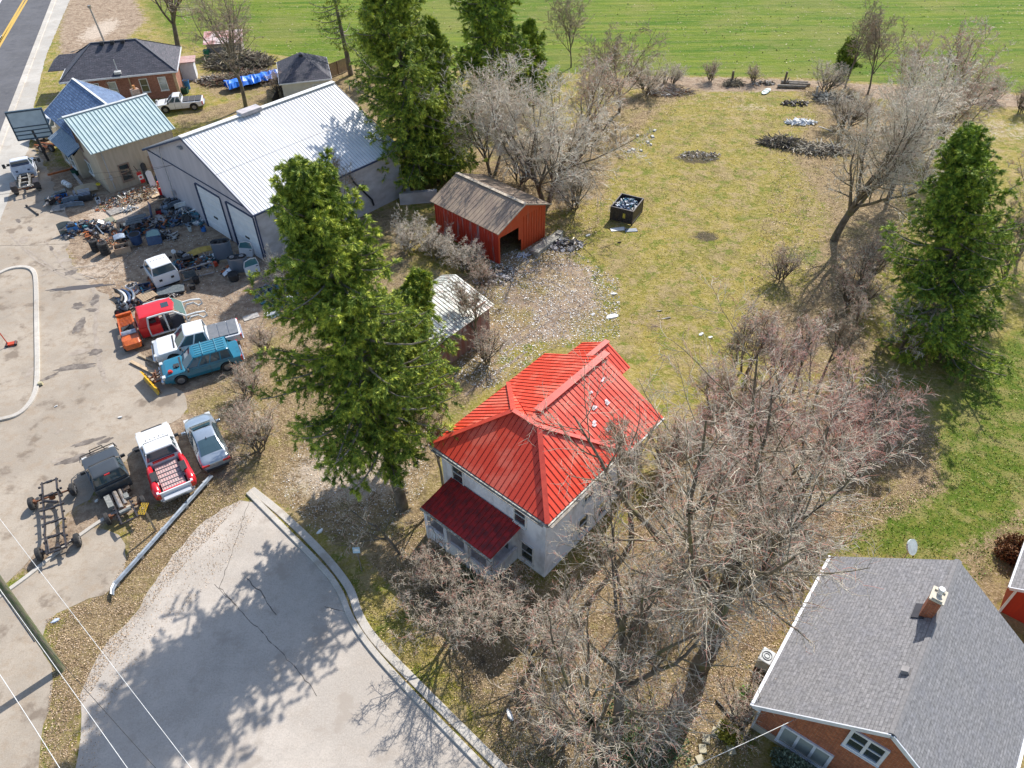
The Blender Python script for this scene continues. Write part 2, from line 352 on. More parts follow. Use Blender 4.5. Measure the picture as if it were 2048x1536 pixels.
sheet('parking_lot',[(175,1052),(232,1060),(262,1098),(226,1182),(160,1205),(100,1235),(84,1290),(104,1350),(96,1420),(72,1536),(50,1800),(-500,1800),(-500,1400),(0,1196),(90,1128)],A_LOT,.006,.12,1,seed=4)
sheet('cul_de_sac',[(497,992),(560,1050),(655,1146),(683,1190),(698,1238),(733,1294),(800,1371),(968,1540),(1300,1880),(60,1900),(140,1650),(152,1536),(162,1450),(165,1370),(205,1295),(268,1235),(305,1165),(362,1092),(428,1026)],A_CUL,.014,.10,1,seed=6)
sheet('road',[(104,0),(20,225),(-60,440),(-160,700),(-900,700),(-300,-200),(165,-160)],A_ROAD,.010,0,0)
sheet('sidewalk',[(140,0),(113,62),(92,112),(68,212),(57,300),(40,330),(-40,560),(-60,440),(20,225),(112,0),(175,-160),(208,-160)],A_WALK,.014,.06,0,seed=8)
YL=M('yellow_road_paint',(.62,.38,.05),(.5,.33,.08),4); WL=M('white_road_paint',(.7,.7,.68),(.55,.54,.5),4)
sheet('road_marking',[(46,0),(50,0),(-6,97),(-60,190),(-66,190),(-4,84)],YL,.016,0,0)
sheet('road_marking',[(52,0),(56,0),(2,92),(-52,190),(-57,190),(-3,88)],YL,.016,0,0)
sheet('road_marking',[(4,-5),(7,-5),(-12,28),(-16,28)],WL,.016,0,0)
sheet('road_marking',[(3,70),(5,73),(-22,120),(-25,117)],WL,.016,0,0)
def strip(name,pxs,wd,h,mat,z0=0.,sm=2,kind='structure',z=0.,ends=0):
    P=smoothp([g(*q) for q in pxs],sm,False); mb=MB(); Lr=[]
    for i,p in enumerate(P):
        a=P[max(i-1,0)];b=P[min(i+1,len(P)-1)];n=Vector((-(b-a).y,(b-a).x,0)).normalized()*wd/2
        w2=n*.86
        Lr.append([p-n+Vector((0,0,z0)),p-n*.97+Vector((0,0,h*.8)),p-w2+Vector((0,0,h)),p+w2+Vector((0,0,h)),p+n*.97+Vector((0,0,h*.8)),p+n+Vector((0,0,z0))])
    mb.loft(Lr); o=mb.build(name,mat); tag(o,kind=kind); return o
strip('kerb',[(108,0),(22,225),(-56,440)],.7,.10,A_CONC,0,0)
strip('kerb',[(-10,552),(20,537),(52,534),(68,541),(73,560),(74,650),(76,750),(72,790),(50,822),(20,838),(-60,848)],.33,.13,A_CONC)
strip('kerb',[(497,986),(556,1045),(652,1141),(683,1186),(700,1236),(735,1290),(802,1366),(970,1538),(1120,1690)],.30,.12,A_CONC)
strip('pavement',[(503,979),(563,1026),(640,1100),(688,1158),(706,1190),(716,1228),(742,1272),(800,1334),(1006,1540),(1160,1690)],.42,.06,A_CONC)
strip('kerb',[(262,1013),(215,1032),(120,1100),(60,1150),(10,1186),(-80,1250)],.24,.08,A_CONC)
# lot repair seams and cracks in the cul-de-sac
CR_=M('crack_tar',(.09,.08,.07),(.14,.12,.1),6)
def crack(pxs,wd,seed=1,mat=CR_,z=.019,name='crack'):
    P=jag([g(*q) for q in pxs],.25,.05,seed,False); mb=MB()
    for i in range(len(P)-1):
        a,b=P[i],P[i+1]; n=Vector((-(b-a).y,(b-a).x,0)).normalized()*wd/2*rnd.uniform(.5,1.3)
        mb.poly([a-n+Vector((0,0,z)),b-n+Vector((0,0,z)),b+n+Vector((0,0,z)),a+n+Vector((0,0,z))])
    o=mb.build(name,mat); tag(o,kind='structure')
crack([(492,1158),(520,1182),(545,1222),(560,1238)],.045,2)
crack([(505,985),(440,1175),(480,1225)],.03,3); crack([(430,1168),(600,1345),(640,1400)],.035,4); crack([(700,1225),(640,1210)],.03,5)
crack([(150,560),(210,555),(270,500),(330,480)],.05,6)
# tyre marks and oil stains on the lot
ST=M('oil_stain',(.13,.105,.085),(.26,.22,.18),2.2,.6,contrast=(.4,.7)); DS=M('dirt_smear',(.30,.245,.19),(.39,.33,.27),2,contrast=(.3,.7))
def stainb(px,py,rx,ry,ang,mat,seed,z=.018,name='oil_stain'):
    r=random.Random(seed);c=g(px,py);P=[]
    for k in range(22):
        t=2*math.pi*k/22;q=r.uniform(.6,1.15);x=rx*q*math.cos(t);y=ry*q*math.sin(t)
        P.append(Vector((c.x+x*math.cos(ang)-y*math.sin(ang),c.y+x*math.sin(ang)+y*math.cos(ang),0)))
    sheet(name,None,mat,z,0,1,pts=P)
for i,(px,py,rx,ry,an) in enumerate([(127,521,.7,.35,.3),(142,545,.6,.4,.5),(103,497,.5,.18,2.2),(118,505,.45,.18,2.2),(37,442,.5,.2,2.3),(60,458,.55,.2,2.3),(47,480,.8,.4,2),(155,612,.45,.5,1),(160,650,.4,1.1,.1),(155,705,.8,.4,.4),(190,705,.5,.4,.2),(148,735,1.6,.35,.2),(118,862,.3,.16,1),(172,885,1.1,.25,.4),(210,882,.5,.2,.6),(118,920,.5,.22,.3),(160,915,1.3,.3,.4),(95,756,.8,.18,.8),(60,745,.3,.7,0),(190,600,.35,.9,.2),(185,620,.5,.25,0)]):
    stainb(px,py,rx,ry,an,ST if i%3 else DS,i+10)
crack([(185,575),(195,610),(190,660),(200,730),(215,770)],.32,9,DS,.0175,'dirt_smear')
for i,pl in enumerate([[(55,500),(120,545),(180,565)],[(65,560),(110,540),(200,530)],[(90,480),(130,540),(200,560)],[(20,470),(70,520),(140,560)]]): crack(pl,.14,20+i,DS,.0175,'tyre_track')
for i,pl in enumerate([[(1060,560),(1110,575),(1150,600)],[(1070,553),(1120,570),(1160,592)],[(1000,700),(1060,650),(1110,620)],[(1010,708),(1072,660),(1122,628)],[(930,790),(1000,740),(1060,700)],[(1095,600),(1130,625),(1170,630)]]): crack(pl,.22,30+i,M('mud_rut',(.13,.09,.06),(.24,.18,.13),3),.008,'tyre_track')
m,nt,b=nodes('puddle_water'); b.inputs['Base Color'].default_value=(.10,.085,.075,1); b.inputs['Roughness'].default_value=.06
stainb(160,575,2.6,.32,.15,m,77,.022,'puddle')
# ================================================================ buildings
def roof_plane(mb,ribs,pts,rib=None,rw=.03,rh=.04,th=.08,flip=False):
    """planar polygon, first edge = eave; ribs (MB) gets raised seams running up the slope"""
    pts=[Vector(p) for p in pts]; e=(pts[1]-pts[0]).normalized(); n=Vector((0,0,0))
    for i in range(1,len(pts)-1): n+=(pts[i]-pts[0]).cross(pts[i+1]-pts[0])
    n.normalize()
    if n.z<0: n=-n
    s=n.cross(e); 
    uvs=[((p-pts[0]).dot(e),(p-pts[0]).dot(s)) for p in pts]
    if sum(u[1] for u in uvs)<0: s=-s; uvs=[(u,-v) for u,v in uvs]
    top=[p for p in pts]; lo=[p-n*th for p in pts]
    nn=Vector((0,0,0))
    for i in range(1,len(pts)-1): nn+=(pts[i]-pts[0]).cross(pts[i+1]-pts[0])
    if nn.z>0: mb.poly(top,uvs); mb.poly(lo[::-1])
    else: mb.poly(top[::-1],uvs[::-1]); mb.poly(lo)
    k=len(pts)
    for i in range(k):
        j=(i+1)%k; mb.poly([top[i],lo[i],lo[j],top[j]])
    if rib:
        u0=min(u for u,v in uvs);u1=max(u for u,v in uvs); x=u0+rib*.5
        while x<u1:
            ys=[]
            for i in range(k):
                (a,b),(c,d)=uvs[i],uvs[(i+1)%k]
                if (a>x)!=(c>x): ys.append(b+(d-b)*(x-a)/(c-a))
            if len(ys)>=2:
                y0,y1=min(ys),max(ys)
                if y1-y0>.1: ribs.bar(pts[0]+e*x+s*y0+n*rh*.5,pts[0]+e*x+s*y1+n*rh*.5,rw,rh,up=n)
            x+=rib
    return e,s,n
GLS=glassmat('window_glass',(.03,.045,.05)); WHT=M('white_paint',(.78,.78,.76),(.66,.66,.63),3,.5)
DGL=glassmat('pale_curtain_glass',(.35,.38,.36),.12)
DARK=M('hollow_shade',(.012,.012,.013),(.02,.02,.02),3,.9)  # near-black shade colour for drum and bucket tops
def window(par,p,u,n,wd,h,fr=WHT,gl=GLS,cols=1,rows=2,fw=.07,sill=True,arch=0):
    """p lower-left corner on the wall (parent space), u along wall, n outward"""
    p=Vector(p);u=Vector(u).normalized();n=Vector(n).normalized();z=Vector((0,0,1)); mb=MB()
    for a,b_ in (((0,0),(1,0)),((0,1),(1,1)),((0,0),(0,1)),((1,0),(1,1))):
        mb.bar(p+u*wd*a[0]+z*h*a[1]+n*.035,p+u*wd*b_[0]+z*h*b_[1]+n*.035,fw*.98,.07,up=n) if a[0]==b_[0] else mb.bar(p+u*(wd*a[0]-fw/2)+z*h*a[1]+n*.037,p+u*(wd*b_[0]+fw/2)+z*h*b_[1]+n*.037,fw,.075,up=n)
    for c in range(1,cols): mb.bar(p+u*wd*c/cols+n*.032,p+u*wd*c/cols+z*h+n*.032,fw*.9,.05,up=n)
    for r in range(1,rows): mb.bar(p+z*h*r/rows+n*.030,p+u*wd+z*h*r/rows+n*.030,fw*.5,.04,up=n)
    if sill: mb.bar(p-u*.08-z*.07+n*.06,p+u*(wd+.08)-z*.07+n*.06,.12,.06)
    f=mb.build('window',fr,par)
    g_=MB(); g_.poly([p+n*.012,p+u*wd+n*.012,p+u*wd+z*h+n*.012,p+z*h+n*.012]); g_.build('pane',gl,f)
    return f
X3,Y3,Z3=Vector((1,0,0)),Vector((0,1,0)),Vector((0,0,1))
def gable_walls(mb,W,L,he,hp,i=.0,ridge='y',z0=0.):
    a,b_=i,W-i; c,d=i,L-i
    def wall(P,Q,top=None):
        P,Q=Vector(P),Vector(Q); l=(Q-P).length; h=he
        pts=[P+Z3*z0,Q+Z3*z0,Q+Z3*h]; uv=[(0,z0),(l,z0),(l,h)]
        if top: pts.append((P+Q)/2+Z3*top); uv.append((l/2,top))
        pts.append(P+Z3*h); uv.append((0,h)); mb.poly(pts,uv)
    g1=hp if ridge=='y' else None; g2=hp if ridge=='x' else None
    wall((a,c,0),(b_,c,0),g1); wall((b_,c,0),(b_,d,0),g2); wall((b_,d,0),(a,d,0),g1); wall((a,d,0),(a,c,0),g2)
# ---- shop: big white metal building
def frame(name,x,y,ub,vb,label,cat):
    """Empty whose local x is the direction ub (deg). vb=+90 or -90 tells where depth goes"""
    return empty(name,(x,y,0),R(ub),label,cat)
SH=frame('workshop_building',-19.75,51.73,137.25,-1,'large white metal garage building with long pale ribbed roof and two overhead doors','building')
# local frame: x = along front wall (away from near corner), depth is local -y
W_,L_=17.04,15.06; he,hp=4.6,8.25
shW=M('grey_siding',(.50,.47,.50),(.42,.40,.43),1.2,.6,streak=(1,1,.15))
conc=M('block_wall',(.52,.50,.50),(.40,.38,.37),.8,.8,streak=(1,1,2))
mb=MB(); 
def q(a,b_,z): return Vector((a,-b_,z))
f1=[q(.15,.15,0),q(W_-.15,.15,0),q(W_-.15,.15,he),q(W_/2,.15,hp-.12),q(.15,.15,he)]; mb.poly(f1,[(p.x,p.z) for p in f1])
mb.poly([q(p.x,L_-.1,p.z) for p in f1][::-1])
mb.build('front_wall',shW,SH)
mb=MB(); mb.poly([q(.15,.15,0),q(.15,.15,he),q(.15,L_-.1,he),q(.15,L_-.1,0)]); mb.poly([q(W_-.15,.15,0),q(W_-.15,L_-.1,0),q(W_-.15,L_-.1,he),q(W_-.15,.15,he)])
mb.build('side_wall',conc,SH)
rfw=M('white_metal_roof',(.80,.80,.79),(.73,.73,.72),.7,.5,.0); rib_=M('white_metal_seam',(.34,.34,.36),(.45,.45,.46),2,.5)
rb,rr=MB(),MB()
roof_plane(rb,rr,[q(-.1,-.1,he),q(-.1,L_,he),q(W_/2,L_,hp),q(W_/2,-.1,hp)],.30,.02,.04)
roof_plane(rb,rr,[q(W_+.1,L_,he),q(W_+.1,-.1,he),q(W_/2,-.1,hp),q(W_/2,L_,hp)],.30,.02,.04)
rf=rb.build('roof',rfw,SH); rr.build('seams',rib_,rf)
mb=MB(); mb.bar(q(W_/2,-.14,hp+.05),q(W_/2,L_+.03,hp+.05),.5,.06); mb.build('ridge_cap',WHT,rf)
mb=MB(); mb.bar(q(W_*.25,-.1,(he+hp)/2+.012),q(W_*.25,L_,(he+hp)/2+.012),.05,.05,up=(-.43,0,1)); mb.build('sheet_lap',rib_,rf)
mb=MB(); mb.box(q(W_/2,6.3,hp+.16),(.9,1.9,.28)); mb.build('ridge_vent',M('vent_metal',(.55,.5,.5),(.4,.38,.38),2),rf)
tr=M('navy_trim',(.03,.05,.11),(.04,.06,.12),2,.5)
mb=MB()
mb.bar(q(-.12,-.14,he-.1),q(W_/2,-.14,hp-.11),.05,.14); mb.bar(q(W_+.12,-.14,he-.1),q(W_/2,-.14,hp-.11),.05,.14)
mb.bar(q(-.14,-.1,he-.1),q(-.14,L_,he-.1),.08,.12); mb.build('eave_trim',tr,SH)
mb=MB(); mb.bar(q(.2,.10,he),q(W_-.2,.10,he),.05,.07); mb.bar(q(.13,.12,0),q(.13,.12,he),.09); mb.build('corner_trim',tr,SH)
# doors measured on the front wall plane
MW=SH.matrix_basis; ux=Vector((math.cos(R(137.25)),math.sin(R(137.25)),0)); vx=Vector((math.cos(R(47.25)),math.sin(R(47.25)),0)); A0=Vector((-19.75,51.73,0))
def loc_on(px,py,A,u,n,off=0.):
    P=onplane(px,py,A+n*off,n); d=P-A; return d.dot(u),P.z
for TL,BR,lab in (((393,368),(462,471),None),((454.7,405),(529.2,519.6),None)):
    a1,z1=loc_on(*TL,A0,ux,vx,.15); a0,z0=loc_on(*BR,A0,ux,vx,.15)
    a0=max(a0,.55); a1=a1; h=max(z1,3.4)
    mb=MB(); mb.box(q((a0+a1)/2,.12,h/2+.03),(a1-a0,.05,h-.06))
    for k in range(1,6): mb.bar(q(a0,.085,h*k/6),q(a1,.085,h*k/6),.03,.035)
    D=mb.build('overhead_door',M('door_white',(.72,.74,.76),(.64,.67,.7),1.5,.45),SH)
    mb=MB(); mb.bar(q(a1+.08,.1,0),q(a1+.08,.1,h+.1),.22,.12,up=(1,0,0)); mb.bar(q(a0-.05,.1,0),q(a0-.05,.1,h),.08,.1,up=(1,0,0)); mb.bar(q(a0,.1,h+.06),q(a1+.1,.1,h+.06),.1,.1); mb.build('door_frame',tr,D)
    mb=MB(); mb.box(q((a0+a1)/2-.1,.07,1.55),(.55,.05,.17)); mb.build('door_window',GLS,D)
mb=MB(); mb.box(q(W_/2+.9,.02,hp-1.2),(.35,.25,.2)); mb.bar(q(W_/2+.9,.1,hp-1.1),q(W_/2+.9,-.25,hp-1.0),.1); mb.build('wall_lamp',M('lamp_grey',(.3,.32,.35)),SH)
mb=MB(); mb.path([q(W_-3.2,-.02,0),q(W_-3.2,-.02,5.4),q(W_-3.6,-.02,5.9)],.045); mb.box(q(W_-3.2,-.08,1.5),(.3,.2,.5)); mb.build('power_mast',M('galvanised',(.5,.52,.54),(.4,.42,.44),4,.4,.6),SH)
mb=MB(); mb.path([q(.05,9.2,he),q(-.02,9.6,3.5),q(-.02,11.2,1.2),q(-.02,11.3,.6)],.09); mb.build('downspout',M('black_pipe',(.02,.02,.025)),SH)
mb=MB(); mb.box(q(-.0,-.25,he+.5),(.3,.3,.03)); 
# ---- tan two storey building with blue roof wing
TB=frame('tan_building',-37.14,63.65,132.2,-1,'tan sided house with pale green ribbed metal roof and blue shingled wing','house')
Wb,Lb,hb,pb=9.82,7.56,4.1,5.9
tan=M('tan_siding',(.50,.42,.31),(.43,.355,.26),2.5,.75,streak=(1.5,1.5,.2))
tanv=M('tan_board',(.45,.37,.27),(.39,.32,.23),1.5,.7)
mb=MB(); 
f=[q(.2,.2,0),q(4.9,.2,0),q(4.9,.2,pb-.1),q(.2,.2,hb)]; mb.poly(f,[(p.x,p.z) for p in f])
mb.poly([q(.2,.2,0),q(.2,.2,hb),q(.2,Lb-.2,hb),q(.2,Lb-.2,0)],[(0,0),(0,hb),(Lb,hb),(Lb,0)])
f=[q(.2,Lb-.2,0),q(.2,Lb-.2,hb),q(4.9,Lb-.2,pb-.1),q(9.6,Lb-.2,hb),q(9.6,Lb-.2,0)]; mb.poly(f,[(p.x,p.z) for p in f])
mb.poly([q(4.9,.2,0),q(4.9,.2+.5,0),q(4.9,.7,pb-.2),q(4.9,.2,pb-.1)])
f=[q(4.9,.7,0),q(14,.7,0),q(14,.7,3.3),q(4.9,.7,3.3)]; mb.poly(f,[(p.x,p.z) for p in f])
f=[q(14,.7,0),q(14,7.4,0),q(14,7.4,3.3),q(14,4,5.5),q(14,.7,3.3)]; mb.poly(f,[(p.y,p.z) for p in f])
mb.poly([q(14,7.4,0),q(9.6,7.4,0),q(9.6,7.4,3.3),q(14,7.4,3.3)])
mb.build('wall',tan,TB)
grn=M('pale_green_metal_roof',(.50,.60,.58),(.42,.53,.53),.8,.4); grs=M('green_seam',(.20,.27,.28),(.3,.38,.38),3,.5)
rb,rr=MB(),MB()
roof_plane(rb,rr,[q(-.15,-.2,hb),q(-.15,Lb+.1,hb),q(4.9,Lb+.1,pb),q(4.9,-.2,pb)],.36,.04,.06)
roof_plane(rb,rr,[q(9.9,Lb+.1,hb),q(9.9,.3,hb),q(4.9,.3,pb),q(4.9,Lb+.1,pb)],.36,.04,.06)
rf=rb.build('roof',grn,TB); rr.build('seams',grs,rf)
mb=MB(); mb.bar(q(4.9,-.22,pb+.04),q(4.9,Lb+.12,pb+.04),.35,.05); mb.build('ridge_cap',M('light_grey_trim',(.55,.57,.57)),rf)
blu=brickmat('blue_shingles',(.05,.10,.21),(.16,.25,.42),(.04,.06,.11),.32,.26,.03,.6,(.10,.17,.3),1.,.4)
rb=MB()
roof_plane(rb,None,[q(14.5,.2,3.35),q(5.05,.2,3.35),q(5.05,4,5.75),q(14.5,4,5.75)][::-1][::-1])
roof_plane(rb,None,[q(5.05,7.7,3.35),q(14.5,7.7,3.35),q(14.5,4,5.75),q(5.05,4,5.75)])
rb.build('blue_roof',blu,TB)
mb=MB(); mb.bar(q(14.53,.2,3.3),q(14.53,4,5.7),.06,.16); mb.bar(q(14.53,7.7,3.3),q(14.53,4,5.7),.06,.16); mb.bar(q(14.5,4,5.79),q(5,4,5.79),.2,.05); mb.build('rake_board',WHT,TB)
mb=MB(); mb.box(q(4.95,.17,4.6),(.14,.16,2.4)); mb.build('corner_board',M('brown_board',(.16,.07,.04)),TB)
# front porch room with awning roof
mb=MB(); mb.poly([q(4.95,-.6,0),q(9.9,-.6,0),q(9.9,-.6,2.3),q(4.95,-.6,2.3)][::1],[(0,0),(5,0),(5,2.3),(0,2.3)]); mb.poly([q(4.95,.2,0),q(4.95,-.6,0),q(4.95,-.6,2.3),q(4.95,.2,2.9)]); mb.poly([q(9.9,-.6,0),q(9.9,.7,0),q(9.9,.7,2.9),q(9.9,-.6,2.3)])
mb.build('porch_wall',tanv,TB)
rb,rr=MB(),MB(); roof_plane(rb,rr,[q(4.8,-1.15,2.45),q(10.2,-1.15,2.45),q(10.2,.65,3.2),q(4.8,.65,3.2)],.26,.07,.07)
aw=rb.build('awning',M('blue_awning',(.05,.12,.24),(.04,.1,.2),1,.5),TB); rr.build('awning_seams',M('pale_stripe',(.5,.58,.66),(.4,.5,.58),2,.5),aw)
uT=Vector((math.cos(R(132.2)),math.sin(R(132.2)),0)); vT=Vector((math.cos(R(42.2)),math.sin(R(42.2)),0)); AT=Vector((-37.14,63.65,0))
brn=M('tan_brown_frame',(.30,.21,.16),(.24,.17,.12),3)
def fw_win(px1,px2,A,u,n,off,par,flip=True,**k):
    a1,z1=loc_on(*px1,A,u,n,off); a0,z0=loc_on(*px2,A,u,n,off)
    return window(par,q(min(a0,a1),off,min(z0,z1)),X3,Y3,abs(a1-a0),abs(z1-z0),**k)
window(TB,q(3.7,.2,.55),X3,Y3,1.7,1.15,cols=2,rows=1,gl=glassmat('teal_glass',(.08,.17,.19)))
mb=MB()
for k in range(12):
    t0,t1=math.pi*k/12,math.pi*(k+1)/12
    mb.poly([q(4.55,.17,1.75)]*1+[q(4.55+.95*math.cos(t0),.17,1.75+.45*math.sin(t0)),q(4.55+.95*math.cos(t1),.17,1.75+.45*math.sin(t1))])
mb.build('window_arch',M('arch_brown',(.33,.23,.19)),TB)
window(TB,q(4.0,.2,2.9),X3,Y3,.6,1.15,fr=brn,rows=1)
window(TB,q(5.8,-.6,.7),X3,Y3,1.1,1.4); window(TB,q(7.6,-.6,.7),X3,Y3,1.1,1.4)
window(TB,(.2,-2.6,.7),Vector((0,1,0)),Vector((-1,0,0)),.95,1.55,fr=brn,rows=2,fw=.1)
window(TB,(.2,-5.4,.8),Vector((0,1,0)),Vector((-1,0,0)),.9,1.4,fr=brn,rows=2,fw=.1)
mb=MB(); mb.path([(.12,-.7,4),(.12,-.7,.3)],.04); mb.box((.1,-.7,1.4),(.12,.25,.4)); mb.build('meter_box',M('meter_grey',(.45,.46,.46)),TB)
mb=MB(); mb.tube((4.2,-4.9,3.2),(4.2,-4.9,3.25),.01,n=3); 
CH1=MB(); CH1.box((5.6,-6.9,5.6),(.55,.7,1.6)); ch=CH1.build('chimney',brickmat('old_brick',(.36,.19,.12),(.42,.25,.17),(.4,.36,.3),.22,.075),TB); mb=MB(); mb.tube((5.6,-6.9,6.4),(5.6,-6.9,6.75),.14,.12,8); mb.build('chimney_pot',M('orange_clay',(.6,.25,.08)),ch)
# ---- red barn (local: x along front gable, depth +y)
RB=frame('red_barn',-.914,51.14,46.48,1,'small weathered red barn with brown metal roof and open dark doorway','barn')
Wr,Lr,hr,pr_=5.85,7.62,3.1,4.35
red=M('weathered_red_metal',(.42,.035,.018),(.28,.20,.21),1.5,.55,streak=(2.2,2.2,.25),contrast=(.52,.68))
redc=M('red_orange_metal',(.50,.065,.015),(.42,.14,.08),1.4,.55,streak=(2.5,2.5,.2),contrast=(.55,.75))
mb=MB(); a0,a1,ah=.28,2.45,2.35
P=lambda a,z,b_=.12:Vector((a,b_,z))
mb.poly([P(.12,0),P(a0,0),P(a0,ah),P(.12,ah)]); mb.poly([P(a1+.3,0),P(Wr-.12,0),P(Wr-.12,ah),P(a1+.3,ah)]); mb.poly([P(a1,1.15),P(a1+.3,1.15),P(a1+.3,ah),P(a1,ah)]); mb.poly([P(.12,ah),P(Wr-.12,ah),P(Wr-.12,hr),P(Wr/2,pr_-.08),P(.12,hr)])
for k in range(18):
    x=.3+k*.31
    if x>a1+.35: mb.bar(P(x,0,.10),P(x,hr,.10),.03,.04,up=(1,0,0))
mb.build('front_wall',redc,RB)
mb=MB(); mb.poly([(.12,.12,0),(.12,.12,hr),(.12,Lr-.1,hr),(.12,Lr-.1,0)]); mb.poly([(Wr-.12,.12,0),(Wr-.12,Lr-.1,0),(Wr-.12,Lr-.1,hr),(Wr-.12,.12,hr)]); mb.poly([(.12,Lr-.1,0),(.12,Lr-.1,hr),(Wr/2,Lr-.1,pr_-.08),(Wr-.12,Lr-.1,hr),(Wr-.12,Lr-.1,0)])
for k in range(24): mb.bar((.10,.3+k*.31,0),(.10,.3+k*.31,hr),.03,.04,up=(0,1,0))
mb.build('side_wall',red,RB)
brm=M('rusty_brown_roof',(.36,.27,.19),(.27,.20,.15),.9,.55,.0,streak=(1.5,.8,1)); rb,rr=MB(),MB()
roof_plane(rb,rr,[(-.25,-.2,hr-.05),(-.25,Lr,hr-.05),(Wr/2,Lr,pr_),(Wr/2,-.2,pr_)],.4,.025,.03)
roof_plane(rb,rr,[(Wr+.25,Lr,hr-.05),(Wr+.25,-.2,hr-.05),(Wr/2,-.2,pr_),(Wr/2,Lr,pr_)],.4,.025,.03)
rf=rb.build('roof',brm,RB); rr.build('seams',brm,rf)
mb=MB(); mb.bar((-.28,-.22,hr-.05),(Wr/2,-.22,pr_),.05,.10); mb.bar((Wr+.28,-.22,hr-.05),(Wr/2,-.22,pr_),.05,.10); mb.bar((Wr/2,-.2,pr_+.04),(Wr/2,Lr,pr_+.04),.3,.04); mb.build('rake_trim',M('buff_trim',(.5,.42,.32)),rf)
# low grey concrete wall behind barn and concrete steps beside it
A=g(808,412);B=g(848,402); cw=empty('concrete_wall',A,0,'low grey concrete retaining wall beside the back of the red barn','wall'); mb=MB(); mb.box((1.3,.6,.55),(3.4,.4,1.1),.15); mb.box((.2,2.2,.5),(.4,3.2,1.0),.15); mb.build('wall_block',conc,cw)
c=g(1090,494); st=empty('concrete_slab',c,R(50),'broken grey concrete slab along the right wall of the red barn','slab'); mb=MB(); mb.box((.3,.1,.15),(3.6,.8,.3)); mb.box((-1.4,-.3,.22),(.45,.4,.44),.2); mb.box((1.4,-.4,.12),(.9,.7,.24),-.1); mb.box((2.1,.1,.3),(.6,.5,.2),.3); mb.build('slab_block',M('old_concrete',(.38,.36,.30),(.28,.26,.21),2),st)
# ---- shed with pale rusty metal roof, behind the big spruce
Rr=g(988,608,2.7); Ll=g(863,697,2.7); S2=empty('old_shed',(Rr.x,Rr.y,0),math.atan2(Ll.y-Rr.y,Ll.x-Rr.x),'old brick red shed with pale rust-streaked metal roof behind the big spruce','shed')
L2=(Ll-Rr).length
mb=MB(); brk=M('faded_red_wall',(.26,.10,.075),(.30,.21,.18),2,.8,streak=(1.5,1.5,.3))
for a,b_ in (((.25,-.25),(L2+1,-.25)),((L2+1,-.25),(L2+1,-4.6)),((L2+1,-4.6),(.25,-4.6)),((.25,-4.6),(.25,-.25))):
    mb.poly([(a[0],a[1],0),(b_[0],b_[1],0),(b_[0],b_[1],2.6),(a[0],a[1],2.6)][::-1])
mb.build('wall',brk,S2)
sh2=M('pale_rust_roof',(.55,.58,.50),(.50,.33,.27),1.6,.5,streak=(1.2,1.2,1),contrast=(.5,.72)); rb,rr=MB(),MB()
roof_plane(rb,rr,[(-.05,0,2.62),(L2+1.3,0,2.62),(L2+1.3,-3.6,3.6),(-.05,-3.6,3.6)],.28,.03,.03)
roof_plane(rb,rr,[(L2+1.3,-5,2.95),(-.05,-5,2.95),(-.05,-3.6,3.6),(L2+1.3,-3.6,3.6)],.28,.03,.03)
rf=rb.build('roof',sh2,S2); rr.build('seams',M('shed_seam',(.34,.36,.33),(.4,.28,.24),2),rf)
mb=MB(); mb.box((.9,-.55,2.83),(1.3,.12,.03)); mb.box((1.6,-1.5,3.08),(.5,.35,.02)); mb.build('roof_patch',M('bare_rust',(.2,.08,.05)),rf)
# ---- central house with red hip roof (local x=a toward right, y=b toward back-left)
HH=frame('red_roofed_house',1.578,21.54,48.37,1,'pale stucco farmhouse with bright red metal hip roof, wing and porch','house')
stu=M('pale_stucco',(.80,.81,.83),(.60,.60,.61),1.7,.85,bump=.15,streak=(1,1,.45),contrast=(.44,.66))
a1,b1=6.2,7.9; i=.35; mb=MB()
for p,q_ in (((i,i),(a1,i)),((a1,i+.25),(9.2,i+.25)),((9.2,i+.25),(9.2,7.5)),((9.2,7.5),(i,7.5)),((i,7.5),(i,i))):
    mb.poly([(p[0],p[1],0),(q_[0],q_[1],0),(q_[0],q_[1],5.15),(p[0],p[1],5.15)])
mb.poly([(9.2,.6,5.15),(9.2,7.5,5.15),(9.2,3.9,7.1)])
for p,q_ in (((9.2,4.4),(12.6,4.4)),((12.6,4.4),(12.6,7.4)),((12.6,7.4),(9.2,7.4))): mb.poly([(p[0],p[1],0),(q_[0],q_[1],0),(q_[0],q_[1],3.95),(p[0],p[1],3.95)])
mb.poly([(12.6,4.4,3.95),(12.6,7.4,3.95),(12.6,5.9,4.85)])
mb.build('wall',stu,HH)
rdm=M('red_metal_roof',(.74,.07,.032),(.80,.15,.09),.6,.42,0,coat=.1,contrast=(.46,.60)); rds=M('red_seam',(.30,.018,.012),(.4,.03,.02),2,.5)
rb,rr=MB(),MB(); e,p_=5.2,7.27; m1,m2=3.1,4.8
roof_plane(rb,rr,[(0,b1,e),(0,0,e),(m1,m1,p_),(m1,m2,p_)],.31,.018,.032)
roof_plane(rb,rr,[(0,0,e),(a1,0,e),(m1,m1,p_)],.31,.018,.032)
roof_plane(rb,rr,[(a1,0,e),(a1,b1,e),(m1,m2,p_),(m1,m1,p_)],.31,.018,.032)
roof_plane(rb,rr,[(a1,b1,e),(0,b1,e),(m1,m2,p_)],.31,.018,.032)
rf=rb.build('roof',rdm,HH); rr.build('seams',rds,rf)
mb=MB(); cap=[((0,0,e),(m1,m1,p_)),((a1,0,e),(m1,m1,p_)),((0,b1,e),(m1,m2,p_)),((a1,b1,e),(m1,m2,p_)),((m1,m1,p_),(m1,m2,p_))]
for A,B in cap: mb.bar(Vector(A)+Z3*.07,Vector(B)+Z3*.07,.26,.05)
